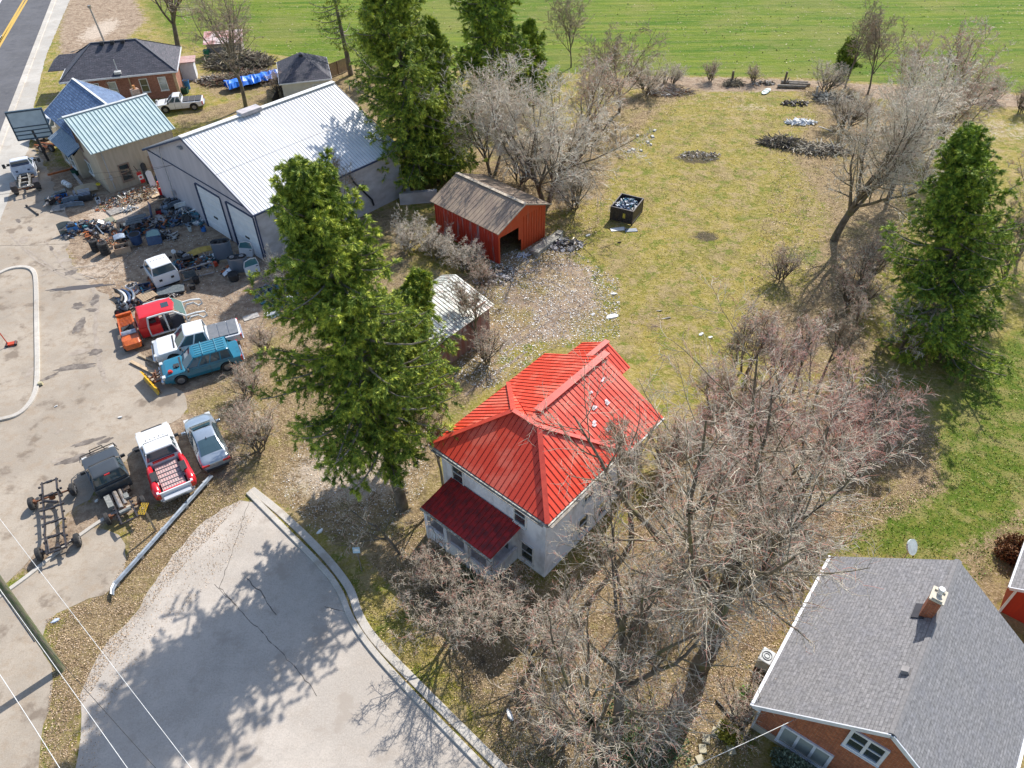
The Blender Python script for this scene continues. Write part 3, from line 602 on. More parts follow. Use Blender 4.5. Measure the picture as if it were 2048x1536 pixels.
mb.build('ridge_cap',M('red_cap',(.58,.075,.045),(.5,.055,.035),2,.4),rf)
rb,rr=MB(),MB()
roof_plane(rb,rr,[(6.35,-.25,5.17),(9.6,-.25,5.17),(9.6,3.9,7.22),(3.3,3.9,7.22)],.31,.018,.032)
roof_plane(rb,rr,[(9.6,8.0,5.17),(6.2,8.0,5.17),(3.3,3.9,7.22),(9.6,3.9,7.22)],.31,.018,.032)
wf=rb.build('wing_roof',rdm,HH); rr.build('seams',rds,wf)
mb=MB(); mb.bar((3.9,3.9,7.30),(9.9,3.9,7.30),.42,.07); mb.build('ridge_cap',MATS['red_cap'],wf)
rb,rr=MB(),MB()
roof_plane(rb,rr,[(9.3,4.1,4.0),(13,4.1,4.0),(13,5.9,5.05),(9.3,5.9,5.05)],.31,.018,.032)
roof_plane(rb,rr,[(13,7.75,4.0),(9.3,7.75,4.0),(9.3,5.9,5.05),(13,5.9,5.05)],.31,.018,.032)
wf=rb.build('rear_roof',rdm,HH); rr.build('seams',rds,wf)
mb=MB(); mb.bar((9.3,5.9,5.12),(13.02,5.9,5.12),.34,.06); mb.build('ridge_cap',MATS['red_cap'],wf)
rb,rr=MB(),MB()
roof_plane(rb,rr,[(-1.85,7.0,2.5),(-1.85,2.05,2.5),(.3,1.85,3.15),(.3,6.8,3.15)],.3)
pf=rb.build('porch_roof',M('dark_red_metal_roof',(.46,.02,.02),(.17,.02,.02),2.6,.5),HH); rr.build('seams',rds,pf)  # dark mottle puts twig shade and weathering into the red
# fascia and gutter
gut=M('pale_gutter',(.6,.6,.52),(.2,.19,.16),6,.6); mb=MB()
for A,B in (((-.04,-.04),(-.04,b1)),((-.04,-.04),(a1,-.04)),((6.3,-.29),(9.6,-.29))): mb.bar((*A,5.10),(*B,5.10),.10,.10)
mb.bar((-1.9,1.9,2.42),(-1.9,7.0,2.42),.08,.12); mb.build('gutter',gut,HH)
mb=MB(); mb.box((2.9,-.0,5.05),(5.7,.5,.04)); mb.box((0.05,3.9,5.05),(.5,7.5,.04)); mb.build('soffit',M('old_soffit',(.2,.17,.13),(.35,.33,.3),5),HH)
uH=Vector((math.cos(R(48.37)),math.sin(R(48.37)),0)); vH=Vector((math.cos(R(138.37)),math.sin(R(138.37)),0)); AH=Vector((1.578,21.54,0))
LW=Vector((-1,0,0)); FW=Vector((0,-1,0))
for bb,z,w_,h_ in ((5.9,3.1,.8,1.25),(1.6,3.2,.75,1.3),(1.1,.5,.8,1.4)): window(HH,(i,bb,z),Vector((0,1,0)),LW,w_,h_)
for aa,z,w_,h_ in ((3.4,3.2,.8,1.4),(5.0,2.3,.75,1.4),(3.1,.7,.8,1.4),(4.9,.5,.8,1.2)): window(HH,(aa,i,z),X3,FW,w_,h_)
window(HH,(7.4,.6,3.2),X3,FW,.8,1.3); window(HH,(6.9,.6,.8),X3,FW,.9,1.3)
mb=MB(); mb.box((-.75,2.25,.5),(2.2,.14,1.0)); mb.box((-1.7,4.5,.5),(.14,4.6,1.0)); mb.box((-.75,6.75,.5),(2.2,.14,1.0))
for p in ((-1.7,2.25),(-1.7,3.8),(-1.7,5.3),(-1.7,6.75)): mb.box((*p,1.2),(.24,.24,2.4))
mb.bar((-1.7,2.25,2.3),(-1.7,6.75,2.3),.16,.2); mb.bar((-1.7,2.25,2.3),(0,2.25,2.3),.16,.2)
mb.box((-.7,4.5,.15),(2.1,4.4,.3)); mb.build('porch_frame',stu,HH)
mb=MB(); mb.box((i-.03,3.3,1.3),(.05,.9,2.0)); mb.build('door',M('green_grey_door',(.12,.13,.12)),HH)
mb=MB()
fl=random.Random(3)
for (x,y,sz) in ((4.1,2.6,.14),(1.5,6.2,.12),):
    pass
sl=.494
for (px,py) in ((1183,797),(1189,819),(1190,845),(1217,846),(1205,773),(1213,805)):
    for k in range(3):
        P0=g(px+fl.uniform(-3,3),py+fl.uniform(-3,3),6.3); d=P0-AH; a,b_=d.dot(uH),d.dot(vH)
        z=5.17+(b_+.25)*sl+.055
        s_=fl.uniform(.05,.14); mb.poly([(a-s_,b_-s_*.6,z-.6*s_*sl),(a+s_,b_-s_*.5,z-.5*s_*sl),(a+s_*.8,b_+s_*.6,z+.6*s_*sl),(a-s_*.9,b_+s_*.5,z+.5*s_*sl)])
mb.build('peeled_patch',M('peeled_white',(.75,.68,.68),(.6,.5,.5),9),HH)
# ---- brick house lower right with grey shingle roof
KH=frame('brick_house',10.03,14.13,-37.57,1,'brick bungalow with big grey shingle gable roof and white windows, lower right corner','house')
Wk,Lk,hk,pk=9.11,9.28,2.41,6.08
brick=brickmat('red_brick',(.46,.12,.035),(.34,.075,.03),(.33,.22,.15),.22,.075,.010,.8,(.25,.10,.06))
shg=brickmat('grey_shingle',(.225,.22,.22),(.275,.265,.265),(.155,.15,.155),.45,.145,.014,.85,(.20,.20,.22),bump=.3)
mb=MB(); o=.35
f=[(o,.35,.5),(Wk-o,.35,.5),(Wk-o,.35,hk+.15),(Wk/2,.35,pk-.12),(o,.35,hk+.15)]; mb.poly(f,[(p[0],p[2]) for p in f])
mb.poly([(o,.35,.5),(o,.35,hk+.1),(o,Lk-.3,hk+.1),(o,Lk-.3,.5)],[(0,0),(0,hk),(Lk,hk),(Lk,0)]); mb.poly([(Wk-o,.35,.5),(Wk-o,Lk-.3,.5),(Wk-o,Lk-.3,hk+.1),(Wk-o,.35,hk+.1)],[(0,0),(Lk,0),(Lk,hk),(0,hk)])
f=[(o,Lk-.3,0),(o,Lk-.3,hk),(Wk/2,Lk-.3,pk-.12),(Wk-o,Lk-.3,hk),(Wk-o,Lk-.3,0)]; mb.poly(f,[(p[0],p[2]) for p in f])
# low front projection gable
mb.build('wall',brick,KH)
mb=MB(); mb.box((Wk/2,Lk/2,.25),(Wk-2*o+.04,Lk-.6,.5)); mb.build('foundation',M('buff_concrete',(.50,.45,.36),(.4,.36,.29),2),KH)
rb=MB(); roof_plane(rb,None,[(0,0,hk),(0,Lk,hk),(Wk/2,Lk,pk),(Wk/2,0,pk)]); roof_plane(rb,None,[(Wk+.3,Lk,hk-.2),(Wk+.3,0,hk-.2),(Wk/2,0,pk),(Wk/2,Lk,pk)])
rf=rb.build('roof',shg,KH)
mb=MB(); mb.bar((Wk/2-.07,0,pk+.0),(Wk/2-.07,Lk,pk+.0),.16,.03,up=(-.6,0,1)); mb.bar((Wk/2+.07,0,pk+.0),(Wk/2+.07,Lk,pk+.0),.16,.03,up=(.6,0,1)); mb.build('ridge_cap',M('ridge_shingle',(.19,.185,.185),(.25,.24,.24),8,.85),rf)
trw=M('white_trim',(.74,.76,.80),(.64,.66,.7),3,.45)
mb=MB(); mb.bar((-.02,-.04,hk-.09),(Wk/2,-.04,pk-.09),.05,.20,up=(-.6,0,1)); mb.bar((Wk+.3,-.04,hk-.28),(Wk/2,-.04,pk-.09),.05,.20,up=(.6,0,1)); mb.box((.17,.17,hk-.14),(.36,.4,.14)); mb.build('fascia',trw,KH)
mb=MB(); mb.bar((-.07,-.05,hk-.06),(-.07,Lk,hk-.06),.13,.10); mb.path([(-.05,.1,hk-.1),(.28,.29,hk-.45),(.28,.29,.1)],.05); mb.bar((Wk+.36,-.05,hk-.26),(Wk+.36,Lk,hk-.26),.13,.10); mb.build('gutter',trw,KH)
uK=Vector((math.cos(R(-37.57)),math.sin(R(-37.57)),0)); vK=Vector((math.cos(R(52.43)),math.sin(R(52.43)),0)); AK=Vector((10.03,14.13,0))
a0,z1=loc_on(1572,1449,AK,uK,vK,.35); a1_,z0=loc_on(1653,1528,AK,uK,vK,.35)
window(KH,(1.38,.35,.42),X3,FW,2.05,1.32,trw,DGL,cols=3,rows=1,fw=.13)
window(KH,(3.52,.35,3.08),X3,FW,1.32,1.3,trw,GLS,cols=2,rows=2,fw=.13)
mb=MB(); mb.box((2.1,-.2,.25),(.6,.1,.5)); 
mb=MB(); roof_plane(mb,None,[(4.6,-1.0,1.5),(7.4,-1.0,1.5),(7.4,.3,1.85),(4.6,.3,1.85)]); mb.build('entry_canopy',M('dark_canopy',(.06,.07,.085),(.1,.11,.12),3,.6),KH)
mb=MB(); mb.box((4.2,6.1,6.35),(.46,.62,1.3)); ch=mb.build('chimney',brick,KH)
mb=MB(); mb.box((4.2,6.1,7.03),(.56,.72,.08)); mb.box((4.2,5.86,7.1),(.4,.14,.08)); mb.box((4.2,6.34,7.1),(.4,.14,.08)); mb.build('chimney_cap',M('cap_concrete',(.6,.54,.42),(.5,.45,.36),5),ch)
mb=MB(); mb.tube((4.2,6.2,7.06),(4.2,6.2,7.3),.10,n=12); mb.tube((4.2,6.2,7.33),(4.2,6.2,7.40),.14,.12,12); mb.build('flue',WHT,ch)
mb=MB(); mb.box((3.95,6.1,5.63),(.5,.8,.05),Matrix.Rotation(R(-38.8),3,'Y')); mb.build('flashing',M('dark_flashing',(.05,.05,.06)),ch)
nK=(Vector((0,0,1))-uK*.806).normalized(); P0=onplane(1810,1343,AK+Z3*2.41,nK)-AK; mb=MB(); ax,bx=P0.dot(uK),P0.dot(vK); mb.box((ax,bx,2.41+ax*.806+.10),(.32,.3,.2),Matrix.Rotation(R(-30),3,'Y'),.85); mb.build('roof_vent',M('vent_grey',(.34,.32,.31)),KH)
dl=g(1811,1112,.9); D=empty('satellite_dish',(dl.x,dl.y,0),0,'pale round dish on a short post behind the grey shingle roof','dish'); mb=MB(); mb.tube((0,0,0),(0,0,1.7),.03); mb.build('post',M('galv2',(.4,.42,.44),None,3,.4,.5),D); mb=MB(); mb.tube((0,0,1.7),(.05,-.06,1.76),.40,.42,20); mb.build('dish',M('dish_grey',(.62,.72,.70)),D)
dl=g(1527,1328); D=empty('air_conditioner',dl,R(52),'white boxy outdoor air unit at the left wall of the brick bungalow','air conditioner'); mb=MB(); mb.box((0,0,.4),(.75,.6,.8)); mb.build('casing',M('ac_white',(.6,.62,.62)),D,bevel=.04); mb=MB(); mb.ring((0,0,.82),(0,0,1),.22,.02); mb.ring((0,0,.82),(0,0,1),.12,.015);mb.build('fan_grille',M('ac_grille',(.25,.27,.28)),D)
# ---- red sided shed, right edge
RS=frame('red_shed',23.75,19.75,-39,1,'small bright red shed with grey shingle roof and white trim at the right edge','shed')
rsh=M('red_board',(.45,.035,.012),(.36,.03,.012),2,.6,streak=(3,3,.3)); mb=MB()
for A,B in (((.3,.3),(4.2,.3)),((4.2,.3),(4.2,5)),((4.2,5),(.3,5)),((.3,5),(.3,.3))): mb.poly([(*A,0),(*B,0),(*B,2.2),(*A,2.2)])
mb.poly([(.3,.3,2.2),(4.2,.3,2.2),(2.25,.3,3.3)]); mb.build('wall',rsh,RS)
rb=MB(); roof_plane(rb,None,[(0,0,2.2),(0,5.3,2.2),(2.25,5.3,3.4),(2.25,0,3.4)]); roof_plane(rb,None,[(4.5,5.3,2.2),(4.5,0,2.2),(2.25,0,3.4),(2.25,5.3,3.4)]); rb.build('roof',shg,RS)
mb=MB(); mb.bar((0,-.03,2.13),(2.25,-.03,3.33),.05,.18); mb.bar((4.5,-.03,2.13),(2.25,-.03,3.33),.05,.18); mb.bar((-.04,0,2.13),(-.04,5.3,2.13),.08,.12); mb.box((.33,.27,1.1),(.1,.1,2.2)); mb.build('trim',trw,RS)
mb=MB(); mb.box((2.9,.27,.95),(1.9,.06,1.9)); mb.build('door',trw,RS)
# ---- brick house upper left, hip roof
BH=frame('hip_roof_house',-49.2,83.5,14.6,1,'low brown brick house with dark grey hip roof near the road, upper left','house')
Wq,Lq,hq,pq=12.3,8.2,3.0,5.5
brn2=brickmat('brown_brick',(.30,.105,.06),(.38,.15,.09),(.3,.2,.15),.22,.075,.01,.85)
dsh=brickmat('charcoal_shingle',(.055,.06,.075),(.12,.11,.13),(.035,.035,.045),.5,.15,.02,.85,(.10,.10,.12))
mb=MB(); o=.4
for A,B in (((o,o),(Wq-o,o)),((Wq-o,o),(Wq-o,Lq-o)),((Wq-o,Lq-o),(o,Lq-o)),((o,Lq-o),(o,o))):
    l=math.dist(A,B); mb.poly([(*A,0),(*B,0),(*B,hq-.05),(*A,hq-.05)],[(0,0),(l,0),(l,3),(0,3)])
mb.build('wall',brn2,BH)
rb=MB(); ra,rc=3.6,8.4; m_=Lq/2
roof_plane(rb,None,[(0,0,hq),(Wq,0,hq),(rc,m_,pq),(ra,m_,pq)]); roof_plane(rb,None,[(Wq,Lq,hq),(0,Lq,hq),(ra,m_,pq),(rc,m_,pq)]); roof_plane(rb,None,[(0,Lq,hq),(0,0,hq),(ra,m_,pq)]); roof_plane(rb,None,[(Wq,0,hq),(Wq,Lq,hq),(rc,m_,pq)])
roof_plane(rb,None,[(-1.9,4.2,2.9),(1.5,4.2,2.9),(1.5,6.1,4.0),(-.6,6.1,4.0)]); roof_plane(rb,None,[(-1.9,8,2.9),(-1.9,4.2,2.9),(-.6,6.1,4.0)])
roof_plane(rb,None,[(1.5,8,2.9),(-1.9,8,2.9),(-.6,6.1,4.0),(1.5,6.1,4.0)])
rf=rb.build('roof',dsh,BH)
mb=MB()
for A,B in (((0,0,hq),(ra,m_,pq)),((Wq,0,hq),(rc,m_,pq)),((ra,m_,pq),(rc,m_,pq)),((0,Lq,hq),(ra,m_,pq)),((Wq,Lq,hq),(rc,m_,pq))): mb.bar(Vector(A)+Z3*.03,Vector(B)+Z3*.03,.2,.04)
mb.build('ridge_cap',M('dark_cap',(.07,.08,.10),(.1,.1,.12),5),rf)
for k in (4.8,5.9,7.0):
    mb=MB(); mb.box((k,m_-.35,pq+.0),(.4,.4,.3)); mb.build('roof_vent',M('black_vent',(.02,.02,.025)),rf)
mb=MB(); mb.bar((0,-.04,hq-.1),(Wq,-.04,hq-.1),.05,.18); mb.bar((Wq+.04,0,hq-.1),(Wq+.04,Lq,hq-.1),.05,.18); mb.bar((-.04,0,hq-.1),(-.04,Lq,hq-.1),.05,.18); mb.build('fascia',trw,BH)
mb=MB(); mb.box((Wq-.5,.4,1.5),(.3,.25,2.95)); mb.box((7.0,.33,1.5),(.12,.1,2.9)); mb.build('downspout',M('buff_pipe',(.5,.36,.22)),BH)
for k,gl in ((2.9,GLS),(4.7,DGL),(8.0,GLS),(10.0,DGL)): window(BH,(k,o,.9),X3,FW,.8,1.45,gl=gl)
mb=MB(); mb.path([(6.1,.6,2.9),(6.1,.6,4.6)],.06); mb.box((6.1,.4,3.3),(.7,.5,.25)); mb.build('vent_pipe',M('pipe_white',(.6,.6,.58)),BH)
mb=MB(); mb.poly([(Wq-.4,5.2,0),(Wq+1.2,5.2,0),(Wq+1.2,5.2,2.1),(Wq-.4,5.2,2.1)]); mb.box((Wq+.4,6.2,1.0),(1.6,1.9,2.0)); mb.build('side_room',trw,BH)
mb=MB(); mb.box((Wq+.5,6.1,2.12),(2.0,2.3,.1)); mb.build('side_roof',M('pinkish_metal',(.42,.24,.22),(.5,.36,.33),3),BH)
# pyramid roof garage
GA=frame('garage',-25.3,83.8,14.5,1,'small cream garage with dark pyramid shingle roof behind the white metal shop roof','garage')
mb=MB()
for A,B in (((.25,.25),(5.5,.25)),((5.5,.25),(5.5,6.8)),((5.5,6.8),(.25,6.8)),((.25,6.8),(.25,.25))): mb.poly([(*A,0),(*B,0),(*B,2.4),(*A,2.4)])
mb.build('wall',M('cream_wall',(.62,.6,.52),(.53,.51,.45),1.5),GA)
rb=MB(); ap1,ap2=(2.87,3.2,4.3),(2.87,3.8,4.3); c4=[(0,0,2.4),(5.75,0,2.4),(5.75,7.05,2.4),(0,7.05,2.4)]
roof_plane(rb,None,[c4[0],c4[1],ap1]); roof_plane(rb,None,[c4[1],c4[2],ap2,ap1]); roof_plane(rb,None,[c4[2],c4[3],ap2]); roof_plane(rb,None,[c4[3],c4[0],ap1,ap2]); rf=rb.build('roof',dsh,GA)
mb=MB(); mb.box((2.87,3.0,4.2),(.4,.35,.25)); mb.build('roof_vent',M('black_vent',(.02,.02,.025)),rf)
mb=MB(); [mb.bar(Vector(a)-Z3*.07,Vector(b)-Z3*.07,.06,.14) for a,b in zip(c4,c4[1:]+c4[:1])]; mb.build('fascia',trw,GA)
window(GA,(3.6,.25,1.0),X3,FW,.9,.8,cols=2,rows=1)
# small far red roofed shed behind brush
c=g(455,108); FS=empty('small_shed',c,R(10),'tiny far shed with faded red roof behind the brush pile','shed'); mb=MB(); mb.box((0,0,.9),(4.2,2.4,1.8)); mb.build('wall',M('grey_wood',(.3,.27,.24)),FS); mb=MB(); roof_plane(mb,None,[(-2.4,-1.5,1.8),(2.4,-1.5,1.8),(2.4,1.3,2.5),(-2.4,1.3,2.5)]); mb.build('roof',M('faded_red_roof',(.55,.22,.2),(.7,.6,.58),1.2),FS)
# ================================================================ vehicles (local x = forward)
def paint(name,c,rough=.32,metal=0.): return M(name,c,tuple(x*.93 for x in c),2,rough,metal,coat=.5)
TYR=M('tyre_rubber',(.022,.022,.023),(.045,.042,.04),6,.85); RIM=M('rim_metal',(.42,.43,.45),(.3,.3,.31),6,.35,.7)
CGL=glassmat('car_glass',(.045,.085,.105),.04); BLK=M('black_plastic',(.025,.025,.027),(.04,.04,.042),5,.6); CHR=M('chrome_bumper',(.62,.63,.65),(.45,.46,.48),5,.2,.8)
REDL=glassmat('red_lamp',(.5,.015,.01),.2); CLR=glassmat('clear_lamp',(.6,.6,.58),.15); UND=M('dark_underbody',(.035,.03,.027),(.09,.055,.035),5,.85)
RST=M('rusty_steel',(.23,.085,.035),(.10,.06,.045),6,.85); FRM=M('black_frame_steel',(.03,.034,.045),(.075,.06,.055),5,.5,.3)
def wheel(root,x,y,r=.40,wd=.26,z=None,rim=RIM,steer=0,name='wheel'):
    z=r if z is None else z; s=1 if y>0 else -1; ax=Vector((math.sin(steer),math.cos(steer),0)); c=Vector((x,y,z)); mb=MB()
    prof=[(-.5,.62),(-.5,.86),(-.36,1.),(.36,1.),(.5,.86),(.5,.62)]; xx=ax.cross(Z3); n=18; rings=[]
    for k in range(n+1):
        t=2*math.pi*k/n; e=xx*math.cos(t)+Z3*math.sin(t); rings.append([c+ax*(p*wd)+e*(q*r) for p,q in prof])
    mb.loft(rings,False); w_=mb.build(name,TYR,root)
    mb=MB(); mb.tube(c-ax*wd*.3,c+ax*wd*.38*s if s>0 else c-ax*wd*.38,r*.62,r*.62,14); 
    mb.tube(c+ax*s*wd*.36,c+ax*s*wd*.44,r*.22,r*.16,8)
    for k in range(5):
        t=2*math.pi*k/5; mb.bar(c+ax*s*wd*.42,c+ax*s*wd*.42+(xx*math.cos(t)+Z3*math.sin(t))*r*.58,.07,.04,up=ax)
    mb.build('rim',rim,w_); return w_
def arch(xc,r,zc,n=8,rev=False):
    P=[(xc+r*math.cos(math.pi*k/n),zc+r*math.sin(math.pi*k/n)) for k in range(n+1)]   # front (+x) to rear
    return P if not rev else P[::-1]
def body_ext(mb,prof,W,crown=.05,nose=.12,xf=None,xr=None):
    """side outline extruded over the width with rounded shoulders and rounded plan corners"""
    xs_=[p[0] for p in prof]; zs=[p[1] for p in prof]; x0,x1=min(xs_),max(xs_); z0,z1=min(zs),max(zs)
    layers=[(-1,1),(-.93,.55),(-.78,.2),(-.4,.03),(0,0),(.4,.03),(.78,.2),(.93,.55),(1,1)]; rr=[]
    for y,k in layers:
        ring=[]
        for x,z in prof:
            fz=max(0,(z-z0)/(z1-z0)-.35)/.65
            xx=x; d=nose*(k**1.6)
            if x>x1-1.0: xx=x-d*(x-(x1-1.0))
            if x<x0+.5: xx=x+d*.6*((x0+.5)-x)/.5
            zz=z-crown*k*fz
            yy=y*W/2*(1-.0) if z>z0+.25 else y*W/2*.96
            ring.append((xx,yy,zz))
        rr.append(ring)
    mb.loft(rr); return mb
def greenhouse(root,xb0,xb1,xt0,xt1,zb,zt,W,Wt,col,npil=3,glass=CGL,roof_th=.05,fill_rear=False,name='cab_roof',sunroof=False):
    """xb0 rear base, xb1 windshield base, xt0/xt1 roof rear/front"""
    B=[Vector((xb0,-W/2,zb)),Vector((xb1,-W/2,zb)),Vector((xb1,W/2,zb)),Vector((xb0,W/2,zb))]
    B[1].x-=.10; B[2].x-=.10
    mid=Vector((xb1+.06,0,zb)); tm=Vector((xt1+.05,0,zt-.02))
    T=[Vector((xt0,-Wt/2,zt-.05)),Vector((xt1-.05,-Wt/2,zt-.05)),Vector((xt1-.05,Wt/2,zt-.05)),Vector((xt0,Wt/2,zt-.05))]
    mb=MB(); mb.poly([B[0],B[1],T[1],T[0]]); mb.poly([B[1],mid,tm,T[1]]); mb.poly([mid,B[2],T[2],tm]); mb.poly([B[2],B[3],T[3],T[2]]); mb.poly([B[3],B[0],T[0],T[3]])
    mb.build('window_glass',glass,root)
    mb=MB(); rg=[]
    for sc_,dz in ((1.0,-.06),(1.02,-.03),(.97,.01),(.86,.035),(.55,.05)):
        cx_=(xt0+xt1)/2; hx=(xt1-xt0)/2*sc_; hy=Wt/2*sc_; r_=[]
        for a,b_ in ((-1,-.9),(-.95,-1),(.85,-1),(.98,-.85),(1.04,0),(.98,.85),(.85,1),(-.95,1),(-1,.9)): r_.append((cx_+a*hx,b_*hy,zt+dz))
        rg.append(r_)
    mb.loft(rg); rf=mb.build(name,col,root,smooth=False)
    mb=MB()
    def pil(a,b_,w_=.09): mb.bar(a,b_,w_,.05,up=(b_-a).cross(Vector((1,0,0))))
    for a,b_ in ((B[0],T[0]),(B[3],T[3])): pil(a,b_,.2 if fill_rear else .13)
    for a,b_ in ((B[1],T[1]),(B[2],T[2])): pil(a,b_,.09)
    for k in range(1,npil):
        t=k/npil
        for s in (0,1):
            a=(B[0].lerp(B[1],t),T[0].lerp(T[1],t)) if s==0 else (B[3].lerp(B[2],t),T[3].lerp(T[2],t)); pil(a[0],a[1],.09)
    mb.bar(B[0]+Z3*.03,B[1]+Z3*.03,.05,.10); mb.bar(B[3]+Z3*.03,B[2]+Z3*.03,.05,.10); mb.bar(B[0]+Z3*.05,B[3]+Z3*.05,.07,.16)
    mb.build('pillar',col,root)
    return rf
def mirrors(root,x,y,z,mat=BLK):
    for s in (-1,1):
        mb=MB(); mb.box((x,s*(y+.14),z),(.12,.26,.2)); mb.build('mirror',mat,root,bevel=.03)
def place(name,fpx,rpx,z,label,cat,L,group=None,dz=0.):
    a,b_=g(*fpx,z),g(*rpx,z); c=(a+b_)/2; return empty(name,(c.x,c.y,dz),math.atan2((a-b_).y,(a-b_).x),label,cat,group)
def pickup(root,L,W,col,bz=1.08,hz_=1.12,top=1.88,xcb=-.55,xcf=1.35,xh=2.0,wb=(1.75,-1.75),wr=.4,cover=None,openbed=False,bedcol=None,rim=RIM,npil=2,bump=CHR,cabonly=False,front=True):
    h=L/2; f,r_=wb
    xr=-h if not cabonly else xcb-.05
    prof=[(xr,.48),(xr,.8 if (openbed and not cabonly) else bz)]
    if openbed and not cabonly: prof+=[(xcb-.1,.8),(xcb-.1,bz)]
    prof+=[(xcf,bz+.02),(xcf+.12,hz_+.02),(h-.35,hz_-.06),(h-.08,hz_-.2),(h,.7),(h-.03,.42),(f+.5,.36)]
    prof+=arch(f,.47,.42)+[(f-.5,.34)]
    if not cabonly: prof+=[(r_+.5,.34)]+arch(r_,.47,.42)+[(r_-.5,.40)]
    else: prof+=[(xr,.34)]
    mb=MB(); body_ext(mb,prof,W); bd=mb.build('body',col,root,bevel=.035)
    mb=MB(); mb.box(((xcb+xcf)/2-.1,0,.5),(L*.8 if not cabonly else 2.6,W*.72,.3)); mb.build('underbody',UND,root)
    greenhouse(root,xcb,xcf+.12,xcb+.12,xcf-.62,bz,top,W*.95,W*.76,col,npil)
    if openbed and not cabonly:
        mb=MB(); bc=bedcol or col
        for s in (-1,1): mb.box(((xr+xcb)/2,s*(W/2-.06),(.8+bz)/2+.0),(abs(xr-xcb)-.1,.12,bz-.8+.02))
        mb.box((xr+.05,0,(.8+bz)/2),(.08,W-.26,bz-.8)); mb.build('bed_side',bc,root)
        mb=MB(); mb.box(((xr+xcb)/2,0,.815),(abs(xr-xcb)-.3,W-.3,.03)); mb.build('bed_floor',BLK,root)
    if cover:
        mb=MB(); x0,x1=xr+.10,xcb-.08
        for k in range(3): a=x0+(x1-x0)*k/3; b_=x0+(x1-x0)*(k+1)/3; mb.box(((a+b_)/2,0,bz+.05),(b_-a-.035,W*.86,.05))
        mb.build('bed_cover',cover,root,bevel=.015)
    if front:
        mb=MB(); mb.box((h+.03,0,.52),(.2,W*.94,.22)); mb.build('bumper',bump,root,bevel=.05)
        mb=MB(); mb.box((h-.03,0,.80),(.1,W*.6,.25)); mb.build('grille',BLK,root)
        for s in (-1,1):
            mb=MB(); mb.box((h-.12,s*W*.40,.85),(.22,.3,.22)); mb.build('headlight',CLR,root,bevel=.03)
    if not cabonly:
        mb=MB(); mb.box((-h-.05,0,.52),(.16,W*.9,.2)); mb.build('bumper',bump,root,bevel=.04)
        for s in (-1,1):
            mb=MB(); mb.box((-h+.03,s*(W/2-.07),bz-.22),(.12,.18,.36)); mb.build('tail_light',REDL,root)
        mb=MB()
    mirrors(root,xcf-.15,W/2,bz+.12)
    for x in ((f,r_) if not cabonly else (f,)):
        for s in (-1,1): wheel(root,x,s*(W/2-.14),wr,rim=rim)
    mb=MB()
    for s in (-1,1):
        mb.bar((xcb+.05,s*(W/2+.005),bz-.3),(xcb+.05,s*(W/2+.005),.4),.02,.012,up=(0,s,0)); mb.bar(((xcb+xcf)/2,s*(W/2+.005),bz-.05),((xcb+xcf)/2,s*(W/2+.005),.4),.02,.012,up=(0,s,0))
    mb.box((xcf+.22,0,hz_+.02),(.10,W*.74,.03)); mb.build('door_seam',BLK,bd)
    return root
def frame_ladder(root,x0,x1,hw=.42,z=.62,n=5,mat=FRM,kick=True):
    mb=MB()
    for s in (-1,1):
        pts=[(x0,s*hw,z+.05),(x0+(x1-x0)*.25,s*hw,z+.12),(x0+(x1-x0)*.38,s*(hw),z-.05),(x0+(x1-x0)*.7,s*hw*.92,z-.05),(x0+(x1-x0)*.82,s*hw*.8,z+.08),(x1,s*hw*.8,z)]
        for a,b_ in zip(pts,pts[1:]): mb.bar(a,b_,.08,.14)
        for k in range(9):
            xx=x0+(x1-x0)*(k+.5)/9; mb.box((xx,s*(hw+.07),z),(.10,.12,.09))
    fr=mb.build('side_rail',mat,root)
    for k in range(n):
        mb=MB(); xx=x0+.1+(x1-x0-.2)*k/(n-1); mb.tube((xx,-hw,z+.02),(xx,hw,z+.02),.05,n=6); mb.box((xx,0,z+.02),(.12,.3,.1)); mb.build('crossmember',mat,root)
    return fr
def axle_part(root,x,hw,z=.42,mat=RST,name='axle'):
    mb=MB(); mb.tube((x,-hw,z),(x,hw,z),.055,n=8); mb.tube((x-.16,0,z),(x+.2,0,z),.17,.09,10); mb.box((x,hw-.1,z),(.2,.12,.25)); mb.box((x,-hw+.1,z),(.2,.12,.25)); return mb.build(name,mat,root)
# -- silver sedan
r=place('sedan',(391,829),(434,928),.75,'silver blue sedan parked at the lower right end of the car row','car',4.85)
sv=paint('silver_blue_paint',(.40,.46,.52),.22,.55)
L,W=4.85,1.83; h=L/2; f,b_=1.42,-1.42
def shellring(x,w,zb,zs,zt,wt,rnd_=.12):
    """closed ring at station x: sill zb, shoulder zs (half width w), top zt (half width wt)"""
    P_=[]
    for s_ in (1,-1):
        q_=[(w*.90,zb),(w,zb+(zs-zb)*.45),(w*.985,zs-.05),(w*.93,zs),(wt+(w*.93-wt)*.12,zt-.05),(wt*.86,zt-.005),(wt*.45,zt+.012)]
        P_.append([(x,s_*y_,z_) for y_,z_ in q_])
    return P_[0]+[(x,0,zt+.015)]+P_[1][::-1]+[(x,0,zb)]
stn=[(-2.42,.66,.42,.80,.86,.62),(-2.34,.80,.30,.90,.99,.72),(-2.1,.88,.26,.93,1.05,.76),(-1.75,.91,.24,.94,1.09,.74),(-1.25,.915,.2,.94,1.28,.64),(-.75,.915,.2,.93,1.42,.60),(-.2,.915,.2,.92,1.46,.60),(.3,.915,.2,.92,1.42,.60),(.75,.915,.2,.92,1.22,.64),(1.2,.91,.22,.90,.98,.74),(1.7,.89,.24,.86,.92,.74),(2.1,.83,.26,.74,.82,.66),(2.34,.70,.30,.62,.70,.52),(2.43,.5,.38,.52,.58,.4)]
